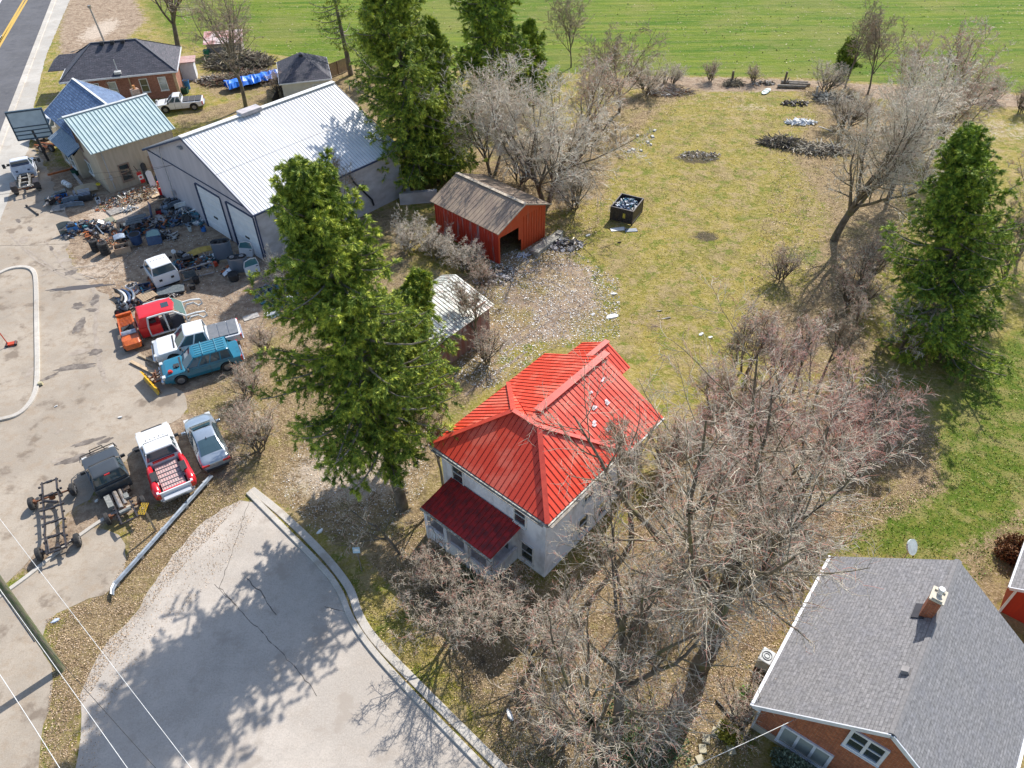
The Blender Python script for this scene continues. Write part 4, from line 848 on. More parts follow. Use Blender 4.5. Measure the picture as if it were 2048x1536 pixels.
mb=MB(); mb.loft([shellring(*q_) for q_ in stn]); bd=mb.build('body',sv,r,smooth=True)
sm_=bd.modifiers.new('s','SUBSURF'); sm_.levels=2; sm_.render_levels=2
mb=MB(); K_=[shellring(*q_) for q_ in stn]
def gl_strip(i0,i1,k0,k1,inset=.10,off=.025):
    A_=[Vector(K_[i0][k]) for k in range(k0,k1+1)]; B_=[Vector(K_[i1][k]) for k in range(k0,k1+1)]
    for k in range(len(A_)-1):
        a_,b2,c_,d_=A_[k],A_[k+1],B_[k+1],B_[k]; nrm=(b2-a_).cross(d_-a_).normalized(); 
        if nrm.z<0: nrm=-nrm
        mb.poly([p_.lerp((a_+b2+c_+d_)/4,.0)+nrm*off for p_ in (a_,b2,c_,d_)])
for i0,i1 in ((4,3),(5,4)): gl_strip(i1,i0,5,9)
for i0,i1 in ((7,8),(8,9)): gl_strip(i0,i1,5,9)
for i0 in range(4,8):
    for k0 in (3,10): gl_strip(i0,i0+1,k0,k0+1,off=.02)
mb.build('window_glass',CGL,r)
mb=MB()
for s in (-1,1):
    for x in (f,b_): mb.tube((x,s*.80,.30),(x,s*.925,.30),.385,n=18)
mb.build('wheel_arch',BLK,r)
mb=MB(); mb.box((-.75,0,1.45),(.18,.04,.07)); mb.build('antenna',BLK,r)
for s in (-1,1):
    mb=MB(); mb.box((-h+.06,s*.6,.84),(.14,.44,.13)); mb.build('tail_light',REDL,r,bevel=.02)
    mb=MB(); mb.box((h-.2,s*.66,.62),(.3,.3,.1)); mb.build('headlight',CLR,r)
    for x in (f,b_): wheel(r,x,s*(W/2-.08),.33,.22)
mirrors(r,.85,W/2,1.0,sv)
mb=MB(); mb.box((-h+.02,0,.45),(.1,1.3,.16)); mb.build('bumper',BLK,r)
# -- white silver pickup with grey bed cover
wp=paint('white_paint_car',(.75,.76,.77)); 
r=place('pickup_truck',(311,699),(474,657),.85,'white crew cab pickup with grey folding bed cover beside the teal truck','pickup truck',5.8)
pickup(r,5.85,2.0,wp,cover=M('grey_bed_cover',(.13,.145,.165),(.17,.18,.2),3,.7),npil=2,xcb=-.75,xcf=1.3,top=1.85)
# -- teal truck with canopy and snow plough
tl=paint('teal_paint',(.02,.17,.26),.25)
r=place('pickup_truck',(331,741),(470,701),.85,'teal truck with ribbed roof cap and yellow snow plough frame on its nose','pickup truck',5.2)
pickup(r,5.2,1.9,tl,bz=1.05,hz_=1.08,top=1.75,xcb=-2.0,xcf=1.05,wb=(1.55,-1.5),npil=4,wr=.38)
mb=MB()
for k in range(5): mb.bar((-1.75,-.5+k*.25,1.81),(.2,-.5+k*.25,1.81),.05,.03)
mb.bar((-1.2,-.7,1.84),(-1.2,.7,1.84),.05,.05); mb.bar((-.3,-.7,1.84),(-.3,.7,1.84),.05,.05); mb.build('roof_rib',paint('teal_light',(.10,.30,.38),.25),r)
mb=MB(); mb.tube((2.0,.62,1.08),(2.0,.62,1.2),.17,.12,10); mb.build('red_can',M('red_plastic',(.55,.02,.015)),r)
mb=MB(); mb.box((1.55,.15,1.10),(.35,.4,.06)); mb.box((1.5,.3,1.15),(.12,.2,.06),.6); mb.build('hood_scoop',BLK,r)
mb=MB()
for s in (-1,1): mb.bar((2.6,s*.3,.45),(3.5,s*.3,.35),.08); mb.bar((2.6,s*.3,.8),(3.4,s*.2,.4),.05)
mb.bar((3.1,-.5,.5),(3.1,.5,.5),.08); mb.bar((2.9,-.3,.9),(2.9,.3,.9),.06); mb.tube((3.0,0,.5),(3.0,0,.95),.06,n=8); mb.build('plough_mount',RST,r)
pa,pb2=g(220+430/6.827,570+1165/6.827,.75),g(220+640/6.827,570+1415/6.827,.55)
pl=empty('snow_plough_blade',((pa.x+pb2.x)/2,(pa.y+pb2.y)/2,0),math.atan2((pb2-pa).y,(pb2-pa).x),'yellow snow plough blade standing in front of the teal truck','plough blade')
lw=(pb2-pa).length/2+.05; yel=M('plough_yellow',(.72,.43,.02),(.55,.3,.02),4,.45); mb=MB(); rg=[]
pr_s=[(.10,.05),(.0,.12),(-.05,.32),(-.03,.52),(.10,.72),(.13,.72),(.0,.52),(-.02,.32),(.03,.12),(.13,.05)]
for k in range(7): x=-lw+2*lw*k/6; rg.append([(x,-y,z) for y,z in pr_s])
mb.loft(rg); mb.build('blade',yel,pl); mb=MB()
for k in range(7): x=-lw+2*lw*k/6; mb.bar((x,.10,.1),(x,.02,.66),.04,.09,up=(1,0,0))
mb.bar((-lw,.1,.35),(lw,.1,.35),.08); mb.build('blade_rib',M('plough_dark',(.12,.07,.02)),pl)
# -- white pickup with red flared bed
r=place('pickup_truck',(300,850),(357,990),.85,'white pickup with bright red flared box and slatted bed floor','pickup truck',6.0)
pickup(r,5.9,2.0,wp,openbed=True,bz=1.12,top=1.88,xcb=-.35,xcf=1.25)
rdp=paint('fire_red_paint',(.60,.012,.02),.2)
for s in (-1,1):
    mb=MB(); rg=[]
    for x,w0,z0,zt in ((-.45,.10,.95,1.20),(-.9,.22,.85,1.25),(-1.35,.30,.75,1.22),(-1.75,.30,.8,1.20),(-2.2,.38,.72,1.25),(-2.6,.40,.68,1.2),(-2.9,.26,.7,1.05)):
        y0=s*(.98-.22); y1=s*(.98+w0*.55); rg.append([(x,y0,z0),(x,y0,zt-.05),(x,(y0+y1)/2,zt),(x,y1,zt-.12),(x,y1,z0)])
    mb.loft(rg); fd=mb.build('flared_side',rdp,r,smooth=True)
    mb=MB(); mb.box((-1.55,s*.82,1.20),(.75,.34,.10)); mb.box((-1.9,s*.72,1.22),(.3,.12,.1)); mb.build('wheel_tub',BLK,fd)
mb=MB(); mb.box((-1.6,0,.93),(2.35,1.28,.04)); bf=mb.build('bed_liner',M('pinkish_bed_floor',(.52,.40,.38),(.60,.34,.32),7,.6),r)
mb=MB()
for k in range(7): mb.bar((-.55-k*.36,-.62,.975),(-.55-k*.36,.62,.975),.035,.05)
for k in range(9): mb.bar((-.5,-.56+k*.14,.96),(-2.7,-.56+k*.14,.96),.015,.03)
mb.build('bed_slat',M('slat_grey',(.22,.2,.21),(.3,.26,.26)),bf)
mb=MB(); mb.bar((-.42,-.62,1.2),(-.42,.62,1.2),.10,.12); mb.build('bed_rail',rdp,r); mb=MB(); mb.bar((-2.72,-.62,.98),(-2.72,.62,.98),.1,.1); mb.build('bed_rail',rdp,r)
mb=MB(); mb.box((-3.05,0,.85),(.5,1.5,.06)); mb.build('tailgate',paint('grey_white',(.5,.52,.56)),r,bevel=.02)
mb=MB()
for k in range(5): mb.box((.80,-.5+k*.25,1.93),(.09,.05,.025))
mb.build('cab_marker',BLK,r)
# -- dark grey cab truck without a bed
gp=paint('dark_grey_paint',(.055,.062,.068),.25)
r=place('cab_truck',(190,893),(268,1058),.75,'dark grey truck cab with bull bar and bare chassis frame behind','truck',6.4)
pickup(r,6.2,1.95,gp,cabonly=True,xcb=-.15,xcf=1.65,wb=(2.1,-1.85),top=1.86,npil=2,bz=1.12,hz_=1.15)
mb=MB(); mb.box((-.24,0,.88),(.10,1.85,.5)); mb.build('cab_rear_panel',gp,r,bevel=.02)
mb=MB(); mb.box((-.05,0,1.80),(.1,.3,.08)); mb.build('brake_light',REDL,r)
frame_ladder(r,-3.05,-.3,.42,.6,4)
mb=MB(); mb.tube((-.5,.12,.7),(-1.9,.12,.68),.13,n=10); mb.tube((-.5,-.16,.7),(-1.7,-.16,.66),.10,n=10); mb.build('exhaust',M('dull_steel',(.38,.36,.34),(.25,.2,.16),6,.4,.5),r)
mb=MB(); mb.box((-1.0,.55,.62),(1.0,.3,.28)); mb.box((-1.2,-.35,.72),(.4,.25,.15)); mb.tube((-2.2,-.3,.7),(-2.2,.3,.7),.12,n=8); mb.build('tank',M('dusty_grey_part',(.16,.17,.16),(.3,.3,.28),7),r)
axle_part(r,-1.85,.9)
for s in (-1,1): wheel(r,-1.85,s*1.0,.37,.24)
mb=MB()
for a,b2 in (((3.3,-.95,.55),(3.3,.95,.55)),((3.25,-.95,.95),(3.25,.95,.95)),((2.9,-1.05,.55),(3.3,-.95,.55)),((2.9,1.05,.55),(3.3,.95,.55)),((2.8,-1.05,.95),(3.25,-.95,.95)),((2.8,1.05,.95),(3.25,.95,.95)),((3.28,-.35,1.1),(3.28,.35,1.1)),((3.25,-.35,.95),(3.28,-.35,1.1)),((3.25,.35,.95),(3.28,.35,1.1)),((3.3,-.4,.5),(3.25,-.4,.95)),((3.3,.4,.5),(3.25,.4,.95)),((3.3,-.95,.5),(3.25,-.95,.95)),((3.3,.95,.5),(3.25,.95,.95))): mb.tube(a,b2,.028,n=6)
mb.build('bull_bar',BLK,r)
# -- bare ladder chassis
r=place('truck_chassis',(98,955),(116,1115),.6,'bare black ladder truck frame on four wheels beside the grey cab','truck frame',5.2)
frame_ladder(r,-2.75,2.85,.47,.62,6)
axle_part(r,1.75,1.0,mat=RST); axle_part(r,-2.2,.85,mat=FRM)
mb=MB()
for s in (-1,1): mb.tube((-2.5,s*.42,.5),(-1.6,s*.42,.7),.05,n=6); mb.tube((-2.0,s*.5,.5),(-1.9,s*.38,.9),.04,n=6); mb.tube((1.6,s*.5,.4),(1.75,s*.42,.85),.06,n=6)
mb.tube((.9,-.3,.62),(1.3,.35,.66),.09,n=6); mb.build('suspension_arm',FRM,r)
for x,y,st in ((1.75,1.08,.1),(1.75,-1.08,.1),(-2.2,.95,0),(-2.2,-.95,0)): wheel(r,x,y,.38,.25,steer=st)
# -- white cab and chassis truck by the road
r=place('cab_chassis_truck',(46,312),(50,384),.9,'white cab chassis truck seen from behind near the tall blank sign','truck',6.0)
pickup(r,6.3,2.0,paint('white_blue_paint',(.70,.74,.82)),cabonly=True,xcb=.2,xcf=1.6,top=2.05,bz=1.25,hz_=1.2,npil=1,wb=(2.2,-2.2))
mb=MB(); mb.box((.10,0,1.25),(.08,1.75,.9)); pn=mb.build('cab_rear_panel',M('pale_blue_panel',(.55,.62,.75)),r,bevel=.02)
mb=MB(); mb.box((.05,.5,1.15),(.03,.2,.15)); mb.box((.05,-.5,1.15),(.03,.2,.15)); mb.box((.06,0,1.72),(.03,1.5,.12)); mb.build('panel_vent',M('navy_trim',(.03,.05,.11)),pn)
frame_ladder(r,-3.0,.1,.4,.85,4,M('galv_frame',(.4,.38,.33),(.3,.28,.25),4))
axle_part(r,-2.2,.9); mb=MB()
for s in (-1,1): mb.box((-2.2,s*.95,.98),(1.0,.5,.06)); mb.box((-2.7,s*.95,.75),(.05,.5,.5))
mb.build('mudguard',FRM,r)
for s in (-1,1): wheel(r,-2.2,s*.95,.42,.36)
for s in (-1,1):
    mb=MB(); mb.bar((1.2,s*1.0,1.35),(1.2,s*1.45,1.4),.04); mb.box((1.2,s*1.5,1.4),(.1,.25,.4)); mb.build('tow_mirror',BLK,r)
# -- white pickup by far house
r=place('pickup_truck',(312,208),(404,199),.8,'white extended cab pickup with dark bed cover beside the hip roof house','pickup truck',5.1)
pickup(r,5.1,1.8,wp,bz=1.0,hz_=1.0,top=1.62,xcb=-.35,xcf=1.15,wb=(1.5,-1.55),wr=.35,cover=M('black_bed_cover',(.06,.06,.065)),npil=2)
# -- white pickup half behind tan building
r=place('pickup_truck',(76,262),(139,236),.9,'white pickup nosing out behind the blue roofed wing, near the tall sign','pickup truck',5.4)
pickup(r,5.6,1.95,wp,xcb=-.3,xcf=1.2,top=1.85)
# -- white cab shell
r=place('cab_shell',(308,522),(336,560),.9,'white truck cab shell without box, standing beyond the red cab','cab shell',3)
def shell(root,L,W,col,zb,top,xb0,xb1,xt0,xt1,npil,fender=False):
    prof=[(xb0-.02,.3),(xb0-.05,zb),(xb1,zb+.02),(xb1+.15,zb-.1),(xb1+.12,.3)]
    mb=MB(); body_ext(mb,prof,W,.03,.05); mb.build('body',col,root)
    return greenhouse(root,xb0,xb1,xt0,xt1,zb,top,W*.96,W*.78,col,npil)
shell(r,2.6,1.95,wp,1.15,1.9,-1.25,1.1,-1.05,.55,1)
mb=MB(); mb.box((-1.35,.45,.85),(.05,.22,.16)); mb.box((-1.35,-.45,.85),(.05,.22,.16)); mb.build('panel_vent',BLK,r)
mb=MB(); mb.path([(.6,-.85,.05),(-1.0,-.85,.05),(-1.0,.85,.05),(.6,.85,.05)],.05)
for k in range(5): mb.box((-.1,-.5+k*.25,1.96),(.09,.04,.02))
mb.build('cab_marker',BLK,r); mirrors(r,.8,.98,1.25)
mb=MB(); mb.bar((1.1,.1,.5),(1.9,-.2,.4),.2); mb.build('steering_column',BLK,r)
# -- red cab with white inner structure
r=place('cab_shell',(393,618),(282,650),.8,'bright red truck cab shell missing doors with pale fender frame ahead','cab shell',4)
rp=paint('bright_red_paint',(.62,.015,.02),.3)
mb=MB(); prof=[(-2.1,.3),(-2.15,1.15),(-.65,1.15),(-.65,.3)]; body_ext(mb,prof,1.95,.03,.02)
mb.build('rear_body',rp,r)
mb=MB(); mb.box((.1,0,.35),(1.6,1.8,.1)); mb.box((-.2,.0,.6),(.5,1.4,.4)); mb.box((-1.1,0,1.2),(.4,1.4,.3)); mb.build('cab_floor',BLK,r)
pw=paint('pale_inner_metal',(.55,.58,.58)); mb=MB()
for s in (-1,1):
    P_=[(-1.5,s*.98,.3),(-1.5,s*.98,1.1),(-1.35,s*.9,1.8),(-.3,s*.9,1.82),(.4,s*.9,1.75),(1.1,s*.97,1.15),(1.1,s*.98,.3),(-1.5,s*.98,.3)]
    for a,b2 in zip(P_,P_[1:]): mb.bar(a,b2,.1,.09)
    mb.bar((-.25,s*.98,.3),(-.25,s*.9,1.82),.1,.09)
    F_=[(1.1,s*.9,1.1),(1.8,s*.9,1.12),(2.4,s*.85,1.0),(2.5,s*.85,.6),(2.2,s*.85,.5),(1.9,s*.85,.85),(1.4,s*.85,.85),(1.15,s*.85,.5)]
    for a,b2 in zip(F_,F_[1:]): mb.bar(a,b2,.12,.08)
mb.bar((1.1,-.9,1.1),(1.1,.9,1.1),.16,.1); mb.box((1.05,0,.75),(.06,1.8,.7)); mb.build('cab_frame',pw,r)
mb=MB(); rg=[]
for sc_,dz in ((1.0,-.03),(1.02,0),(.95,.03),(.7,.05)): rg.append([(-.65+a*1.2*sc_,b2*.82*sc_,1.85+dz) for a,b2 in ((-1,-1),(.9,-1),(1.05,0),(.9,1),(-1,1))])
mb.loft(rg); rf=mb.build('cab_roof',rp,r); mb=MB(); mb.box((.0,0,1.905),(.5,.6,.02)); mb.build('sunroof',GLS,rf)
mb=MB(); mb.poly([(-2.12,-.9,1.15),(-2.12,.9,1.15),(-1.85,.78,1.83),(-1.85,-.78,1.83)][::-1]); mb.poly([(-2.12,-.95,1.15),(-1.5,-.97,1.15),(-1.4,-.84,1.83),(-1.85,-.8,1.83)]); mb.poly([(-2.12,.95,1.15),(-1.5,.97,1.15),(-1.4,.84,1.83),(-1.85,.8,1.83)]); mb.build('rear_quarter',rp,r)
mb=MB(); mb.poly([(.55,-.82,1.80),(.6,.82,1.80),(1.15,.92,1.18),(1.15,-.92,1.18)]); mb.build('windshield',glassmat('green_glass',(.13,.21,.19)),r)
# -- orange truck frame with tank
r=place('orange_truck_frame',(266,693),(247,628),.7,'orange painted truck bed frame with silver tank in its middle','truck frame',4.2); r.scale=(.92,.78,.95)
og=M('orange_frame_paint',(.60,.13,.02),(.42,.08,.02),5,.45)
mb=MB()
for s in (-1,1): mb.bar((-2.0,s*.6,.65),(1.9,s*.72,.6),.14,.25); 
for k in range(9): mb.bar((-1.9+k*.17,-.55,.72),(-1.9+k*.17,.55,.72),.07,.06)
mb.box((-2.1,0,.8),(.2,1.35,.3)); mb.box((.0,0,.6),(.12,1.3,.2)); mb.build('frame',og,r)
mb=MB(); prof=[(.9,.35),(.9,.85),(1.6,.9),(2.05,.75),(2.1,.35)]; body_ext(mb,prof,1.5,.05,.3); mb.build('nose',og,r)
mb=MB(); mb.box((-.1,0,.62),(.8,1.0,.35)); mb.tube((.0,-.3,.85),(-.3,.3,.95),.09,n=8); mb.build('engine',BLK,r)
mb=MB(); mb.tube((.62,-.62,.85),(.62,.62,.85),.22,n=12); mb.build('tank',M('silver_tank',(.55,.56,.58),(.4,.4,.42),4,.3,.6),r)
for x in (-1.3,1.5):
    for s in (-1,1): wheel(r,x,s*.72,.36,.22)
# ================================================================ trees
def norm(a): return a/np.maximum(np.linalg.norm(a,axis=-1,keepdims=True),1e-9)
def grow(rs,P,D,Ln,r0,K,wig,up,taper=.35):
    """P,D (N,3) start and direction; returns points (N,K+1,3) and radii (N,K+1)"""
    N=len(P); pts=np.empty((N,K+1,3)); pts[:,0]=P; d=norm(D.copy()); rad=np.empty((N,K+1))
    st=(Ln/K)[:,None]
    for k in range(K+1):
        t=k/K; rad[:,k]=r0*(1-t*(1-taper))
        if k<K:
            d=norm(d+rs.normal(0,wig,(N,3))+np.array([0,0,up])); pts[:,k+1]=pts[:,k]+d*st
    return pts,rad
def sprout(rs,pts,rad,m,t0,t1,ang,angv,rr,flat=0.):
    N,K1,_=pts.shape; K=K1-1
    t=(np.arange(m)[None,:]+rs.random((N,m)))/m*(t1-t0)+t0; x=t*K; i=np.minimum(x.astype(int),K-1); f=(x-i)[...,None]
    idx=np.arange(N)[:,None]; A=pts[idx,i];B=pts[idx,i+1]; p=A+(B-A)*f; d=norm(B-A)
    q=rs.normal(0,1,(N,m,3)); q[...,2]*=(1-flat); q=norm(q-(q*d).sum(-1,keepdims=True)*d)
    a=np.radians(ang+rs.normal(0,angv,(N,m)))[...,None]; nd=d*np.cos(a)+q*np.sin(a)
    r=(rad[idx,i]*(1-f[...,0])+rad[idx,i+1]*f[...,0])*rr
    return p.reshape(-1,3),nd.reshape(-1,3),r.ravel(),t.ravel(),np.repeat(np.arange(N),m)
def tubes(bl,S):
    """bl list of (pts,rad) -> verts, quads"""
    V=[];Fs=[];o=0
    for pts,rad in bl:
        N,K1,_=pts.shape
        T=np.empty_like(pts); T[:,1:-1]=pts[:,2:]-pts[:,:-2]; T[:,0]=pts[:,1]-pts[:,0]; T[:,-1]=pts[:,-1]-pts[:,-2]; T=norm(T)
        ref=np.where(np.abs(T[...,2:3])>.9,np.array([1.,0,0]),np.array([0,0,1.])); U=norm(np.cross(T,ref)); W=np.cross(T,U)
        a=np.arange(S)*2*np.pi/S; ring=pts[:,:,None]+rad[:,:,None,None]*(U[:,:,None]*np.cos(a)[:,None]+W[:,:,None]*np.sin(a)[:,None])
        V.append(ring.reshape(-1,3)); id_=np.arange(N*K1*S).reshape(N,K1,S)+o; o+=N*K1*S
        n=np.roll(id_,-1,axis=2); Fs.append(np.stack([id_[:,:-1],n[:,:-1],n[:,1:],id_[:,1:]],-1).reshape(-1,4))
    return np.concatenate(V),np.concatenate(Fs)
def barkmat(name,c1,c2,c3=None,moss=None):
    m,nt,b=nodes(name); P=gpos(nt); n=noise(nt,P,2.5,5,.7); c=mixc(nt,sstep(nt,n,.38,.62),c1,c2)
    if moss: c=mixc(nt,mth(nt,'MULTIPLY',sstep(nt,noise(nt,P,1.1,3),.5,.65),.6),c,moss)
    if c3:
        a=nt.nodes.new('ShaderNodeAttribute'); a.attribute_name='tone'; c=mixc(nt,sstep(nt,a.outputs['Fac'],-.6,-.9),c,(.21,.175,.12))
        a=nt.nodes.new('ShaderNodeAttribute'); a.attribute_name='tone'; c=mixc(nt,sstep(nt,a.outputs['Fac'],.5,1.),c,c3)
    nt.links.new(c,b.inputs['Base Color']); b.inputs['Roughness'].default_value=.85; b.inputs['Specular IOR Level'].default_value=.25
    bumpn(nt,b,noise(nt,P,11,4,.7),.7,.04); MATS[name]=m; return m
BK=barkmat('bark_grey',(.20,.165,.13),(.115,.095,.07),moss=(.17,.165,.06)); 
TW=barkmat('twig_pinkish',(.72,.65,.52),(.46,.40,.31),(.60,.26,.20)); TWG=barkmat('twig_pale',(.84,.79,.67),(.58,.53,.42),(.62,.42,.32)); TWD=barkmat('twig_dark',(.42,.37,.27),(.25,.21,.14),(.46,.26,.18)); TWR=barkmat('twig_reddish',(.66,.50,.42),(.44,.32,.26),(.62,.18,.14)); BKP=barkmat('bark_pale',(.34,.30,.25),(.20,.17,.13))
def bare_meshes(seed,H,fork=.3,nl=7,lim=.62,la=38,cnt=(9,9,6),r0=.3,lean=(0,0),S=(7,4,3),twr=.009,up=(.10,.03,.02,.02),wig=.13,trunks=1,flat=.2,len_=(.48,.42,.45),droop=0,bark=None,twig=None,name='bare_tree',lows=.25):
    rs=np.random.RandomState(seed)
    d0=np.array([[lean[0],lean[1],1.]])
    if trunks==1: P=np.zeros((1,3)); D=norm(d0)
    else:
        a=np.arange(trunks)*2*np.pi/trunks+rs.random(trunks); P=np.stack([.25*np.cos(a),.25*np.sin(a),0*a],1); D=norm(d0+np.stack([.22*np.cos(a),.22*np.sin(a),0*a],1))
    tl=H*(fork+.25)
    tp,tr_=grow(rs,P,D,np.full(len(P),tl),np.full(len(P),r0),8,.05,.02,.45)
    p,d,r,t,_=sprout(rs,tp,tr_,nl,fork/(fork+.25)*.75,1.,la,9,.62,0)
    p2=tp[:,-1]; d=norm(d+np.array([lean[0]*.4,lean[1]*.4,.12]))
    L1=H*lim*(1.1-.45*t)*rs.uniform(.75,1.12,len(t))
    lp,lr=grow(rs,p,d,L1,np.maximum(r,.05),9,wig*.75,up[0],.16)
    bl=[(lp,lr)]; crown=[]
    c1=sprout(rs,lp,lr,cnt[0],.18,1.,48,13,.55,flat)
    L2=L1[c1[4]]*len_[0]*(1.15-.6*c1[3])*rs.uniform(.6,1.15,len(c1[3]))
    bp,br=grow(rs,c1[0],c1[1],L2,np.clip(c1[2],.018,.12),6,wig,up[1],.25)
    c2=sprout(rs,bp,br,cnt[1],.12,1.,46,14,.55,flat)
    L3=L2[c2[4]]*len_[1]*(1.15-.5*c2[3])*rs.uniform(.55,1.2,len(c2[3]))
    gp_,gr=grow(rs,c2[0],c2[1],L3,np.clip(c2[2],twr*1.25,.045),4,wig*1.3,up[2]-droop,.5)
    V1,F1=tubes([(tp,tr_),(lp,lr)],S[0])
    V2,F2=tubes([(bp,br)],S[1]); parts=[(V2,F2,-np.ones(len(F2)))]
    V3,F3=tubes([(gp_,gr)],S[2]); parts.append((V3,F3,np.zeros(len(F3))))
    if cnt[2]:
        c3=sprout(rs,gp_,gr,cnt[2],.15,1.,44,15,.8,flat)
        L4=np.maximum(L3[c3[4]]*len_[2]*rs.uniform(.5,1.3,len(c3[3])),.18)
        hp_,hr_=grow(rs,c3[0],c3[1],L4,np.full(len(L4),twr),2,wig*1.3,up[3]-droop,.6)
        V4,F4=tubes([(hp_,hr_)],3); n=len(L4); tone=np.repeat(rs.random(n),len(F4)//n); parts.append((V4,F4,tone))
    o=0;Vs=[];Fs=[];Ts=[]
    for V,F,T in parts: Vs.append(V);Fs.append(F+o);Ts.append(T);o+=len(V)
    a=npmesh('trunk',V1,F1,bark or BK,smooth=True); b=npmesh('crown',np.concatenate(Vs),np.concatenate(Fs),twig or TW,smooth=True,attrs={'tone':('FACE',np.concatenate(Ts))})
    return a,b
def put_tree(name,base,label,parts,rz=0,s=1.,group=None,cat='tree',first=True,sz=None):
    t=empty(name,(base.x,base.y,0),rz,label,cat,group); t.scale=(s,s,sz or s)
    for p in parts:
        o=p if (first and p.parent is None) else p.copy()
        if o is not p: COL.objects.link(o)
        o.parent=t
    return t
def lean_of(base,top,H):
    b=g(*base);t=g(*top,H); return ((t.x-b.x)/H,(t.y-b.y)/H)
# the giant bare maple in front, lower right
put_tree('bare_tree',g(1398,1335),'largest bare grey maple, thick forked trunk just left of the grey shingle roof house',bare_meshes(11,18.5,.24,10,.70,42,(13,10,7),.46,(.075,.03),S=(9,5,3),twr=.0088,wig=.14,droop=.0,flat=.3))
# twin stem tree left of it, bottom centre
put_tree('bare_tree',g(1218,1500),'two-stemmed bare tree at bottom centre with dark mossy trunk and fine pinkish twigs',bare_meshes(23,13.5,.32,8,.60,46,(9,8,5),.28,(-.06,.03),trunks=2,S=(8,4,3),twr=.0085,wig=.17,flat=.35))
put_tree('bare_tree',g(905,1270),'low tangled bare tree directly in front of the red porch roof',bare_meshes(31,5.4,.16,6,.85,58,(8,7,4),.11,(.05,.05),trunks=2,S=(6,4,3),twr=.0075,wig=.18,flat=.4))
put_tree('bare_tree',g(1075,1330),'bare twiggy tree below the front corner of the white stucco walls',bare_meshes(33,5.8,.2,6,.85,58,(8,7,4),.12,(-.05,.0),trunks=2,S=(6,4,3),twr=.0075,wig=.18,flat=.4))
put_tree('bare_tree',g(1262,1088),'slender dark bare tree standing at the right wall of the red roofed house',bare_meshes(41,10.0,.48,7,.42,34,(9,8,5),.17,(-.06,.0),S=(7,4,3),twr=.011,twig=TWD))
put_tree('bare_tree',g(890,990),'thin bare sapling at the left corner of the red roofed house',bare_meshes(43,7.2,.36,6,.5,40,(8,7,5),.10,(-.05,.02),S=(6,4,3),twr=.010,twig=TWD))
put_tree('bare_tree',g(800,1108),'small crooked leaning bare tree beside the curved pavement edge',bare_meshes(47,4.6,.3,5,.85,52,(5,4,3),.09,(-.45,.1),S=(6,4,3),twr=.010,twig=TW))
# behind / right of the house
def sapl(seed,H,**k):
    a=dict(fork=.3,nl=6,lim=.55,la=26,cnt=(8,7,4),r0=.09,S=(6,3,3),twr=.012); a.update(k); return bare_meshes(seed,H,**a)
P1=sapl(51,7.0,twig=TW); P2=sapl(52,6.2,twig=TWD,la=22); P3=sapl(53,5.6,trunks=3,la=24,lim=.6,twig=TW)
G1='bare saplings behind the red roofed house'
def sap(px,py,P,s,rz,label,first=False): put_tree('bare_sapling',g(px,py),label,P,rz,s,G1,first=first)
sap(1590,775,P1,1.05,0,'tallest sapling with a straight dark stem at the left edge of the reddish thicket',True)
sap(1640,765,P2,1.0,1,'forked sapling right of the straightest sapling, crown open to the olive lawn',True)
sap(1490,745,P3,1.0,2,'multi-stemmed brownish sapling at the left end of the sapling row',True)
sap(1465,770,P2,.8,3,'shortest slim sapling leftmost in the sapling row')
sap(1545,790,P3,.9,4,'bushy sapling between the leftmost group and the tallest sapling')
sap(1700,690,P1,.7,5,'small sapling in front of the pale bare tree by the right spruce')
sap(1425,830,P3,.8,.5,'low brushy sapling nearest the back corner of the red wing roof')
put_tree('bare_tree',g(1420,1020),'broad reddish bare tree right of the red roofed house, behind the giant maple',bare_meshes(61,8.6,.2,9,.80,48,(11,10,6),.18,(.06,.1),S=(6,4,3),twig=TWR,twr=.009,wig=.15,flat=.3))
put_tree('bare_tree',g(1600,960),'wide reddish twiggy tree right of centre, over the bright green lawn edge',bare_meshes(62,8.2,.18,9,.88,52,(12,10,7),.18,(.05,.06),S=(6,4,3),twig=TWR,twr=.009,wig=.15,flat=.3))
put_tree('bare_tree',g(1795,715),'pale whitish bare tree leaning against the dark right spruce',bare_meshes(63,6.6,.16,8,.62,44,(9,8,5),.13,(.12,.02),S=(6,4,3),twr=.013,twig=TWG))
# right middle clump at field edge
put_tree('bare_tree',g(1668,480),'big many-limbed bare tree with dark trunk at the right of the olive lawn',bare_meshes(71,15.0,.16,11,.70,32,(12,10,6),.34,(.22,.12),S=(7,4,3),twr=.014,twig=TWG,up=(.12,.05,.03,.03)))
put_tree('bare_tree',g(1775,400),'dense greyish bare tree just behind the big many-limbed one',bare_meshes(72,13.5,.16,10,.72,38,(12,10,6),.2,(.08,.1),S=(6,4,3),twr=.015,twig=TWG))
P4=bare_meshes(73,10.5,.2,8,.62,28,(10,8,5),.15,(.05,.03),S=(6,3,3),twr=.015,twig=TW); P5=bare_meshes(74,9.5,.2,8,.65,32,(10,8,5),.12,(.0,.0),S=(6,3,3),twr=.015,twig=TWD)
G2='thin bare trees along the field edge'
put_tree('bare_tree',g(1850,345),'tall thin pair-stemmed tree left of the right-hand field edge gap',P4,0,1.1,G2); put_tree('bare_tree',g(1872,300),'tallest slanting thin tree above the tip of the right spruce',P4,2,1.25,G2,first=False)
put_tree('bare_tree',g(1695,160),'dark bare tree with an evergreen tuft standing inside the far green field edge',P5,0,.95,G2); put_tree('bare_tree',g(1735,190),'bare tree right of the tufted one at the far field edge',P5,2,1.0,G2,first=False)
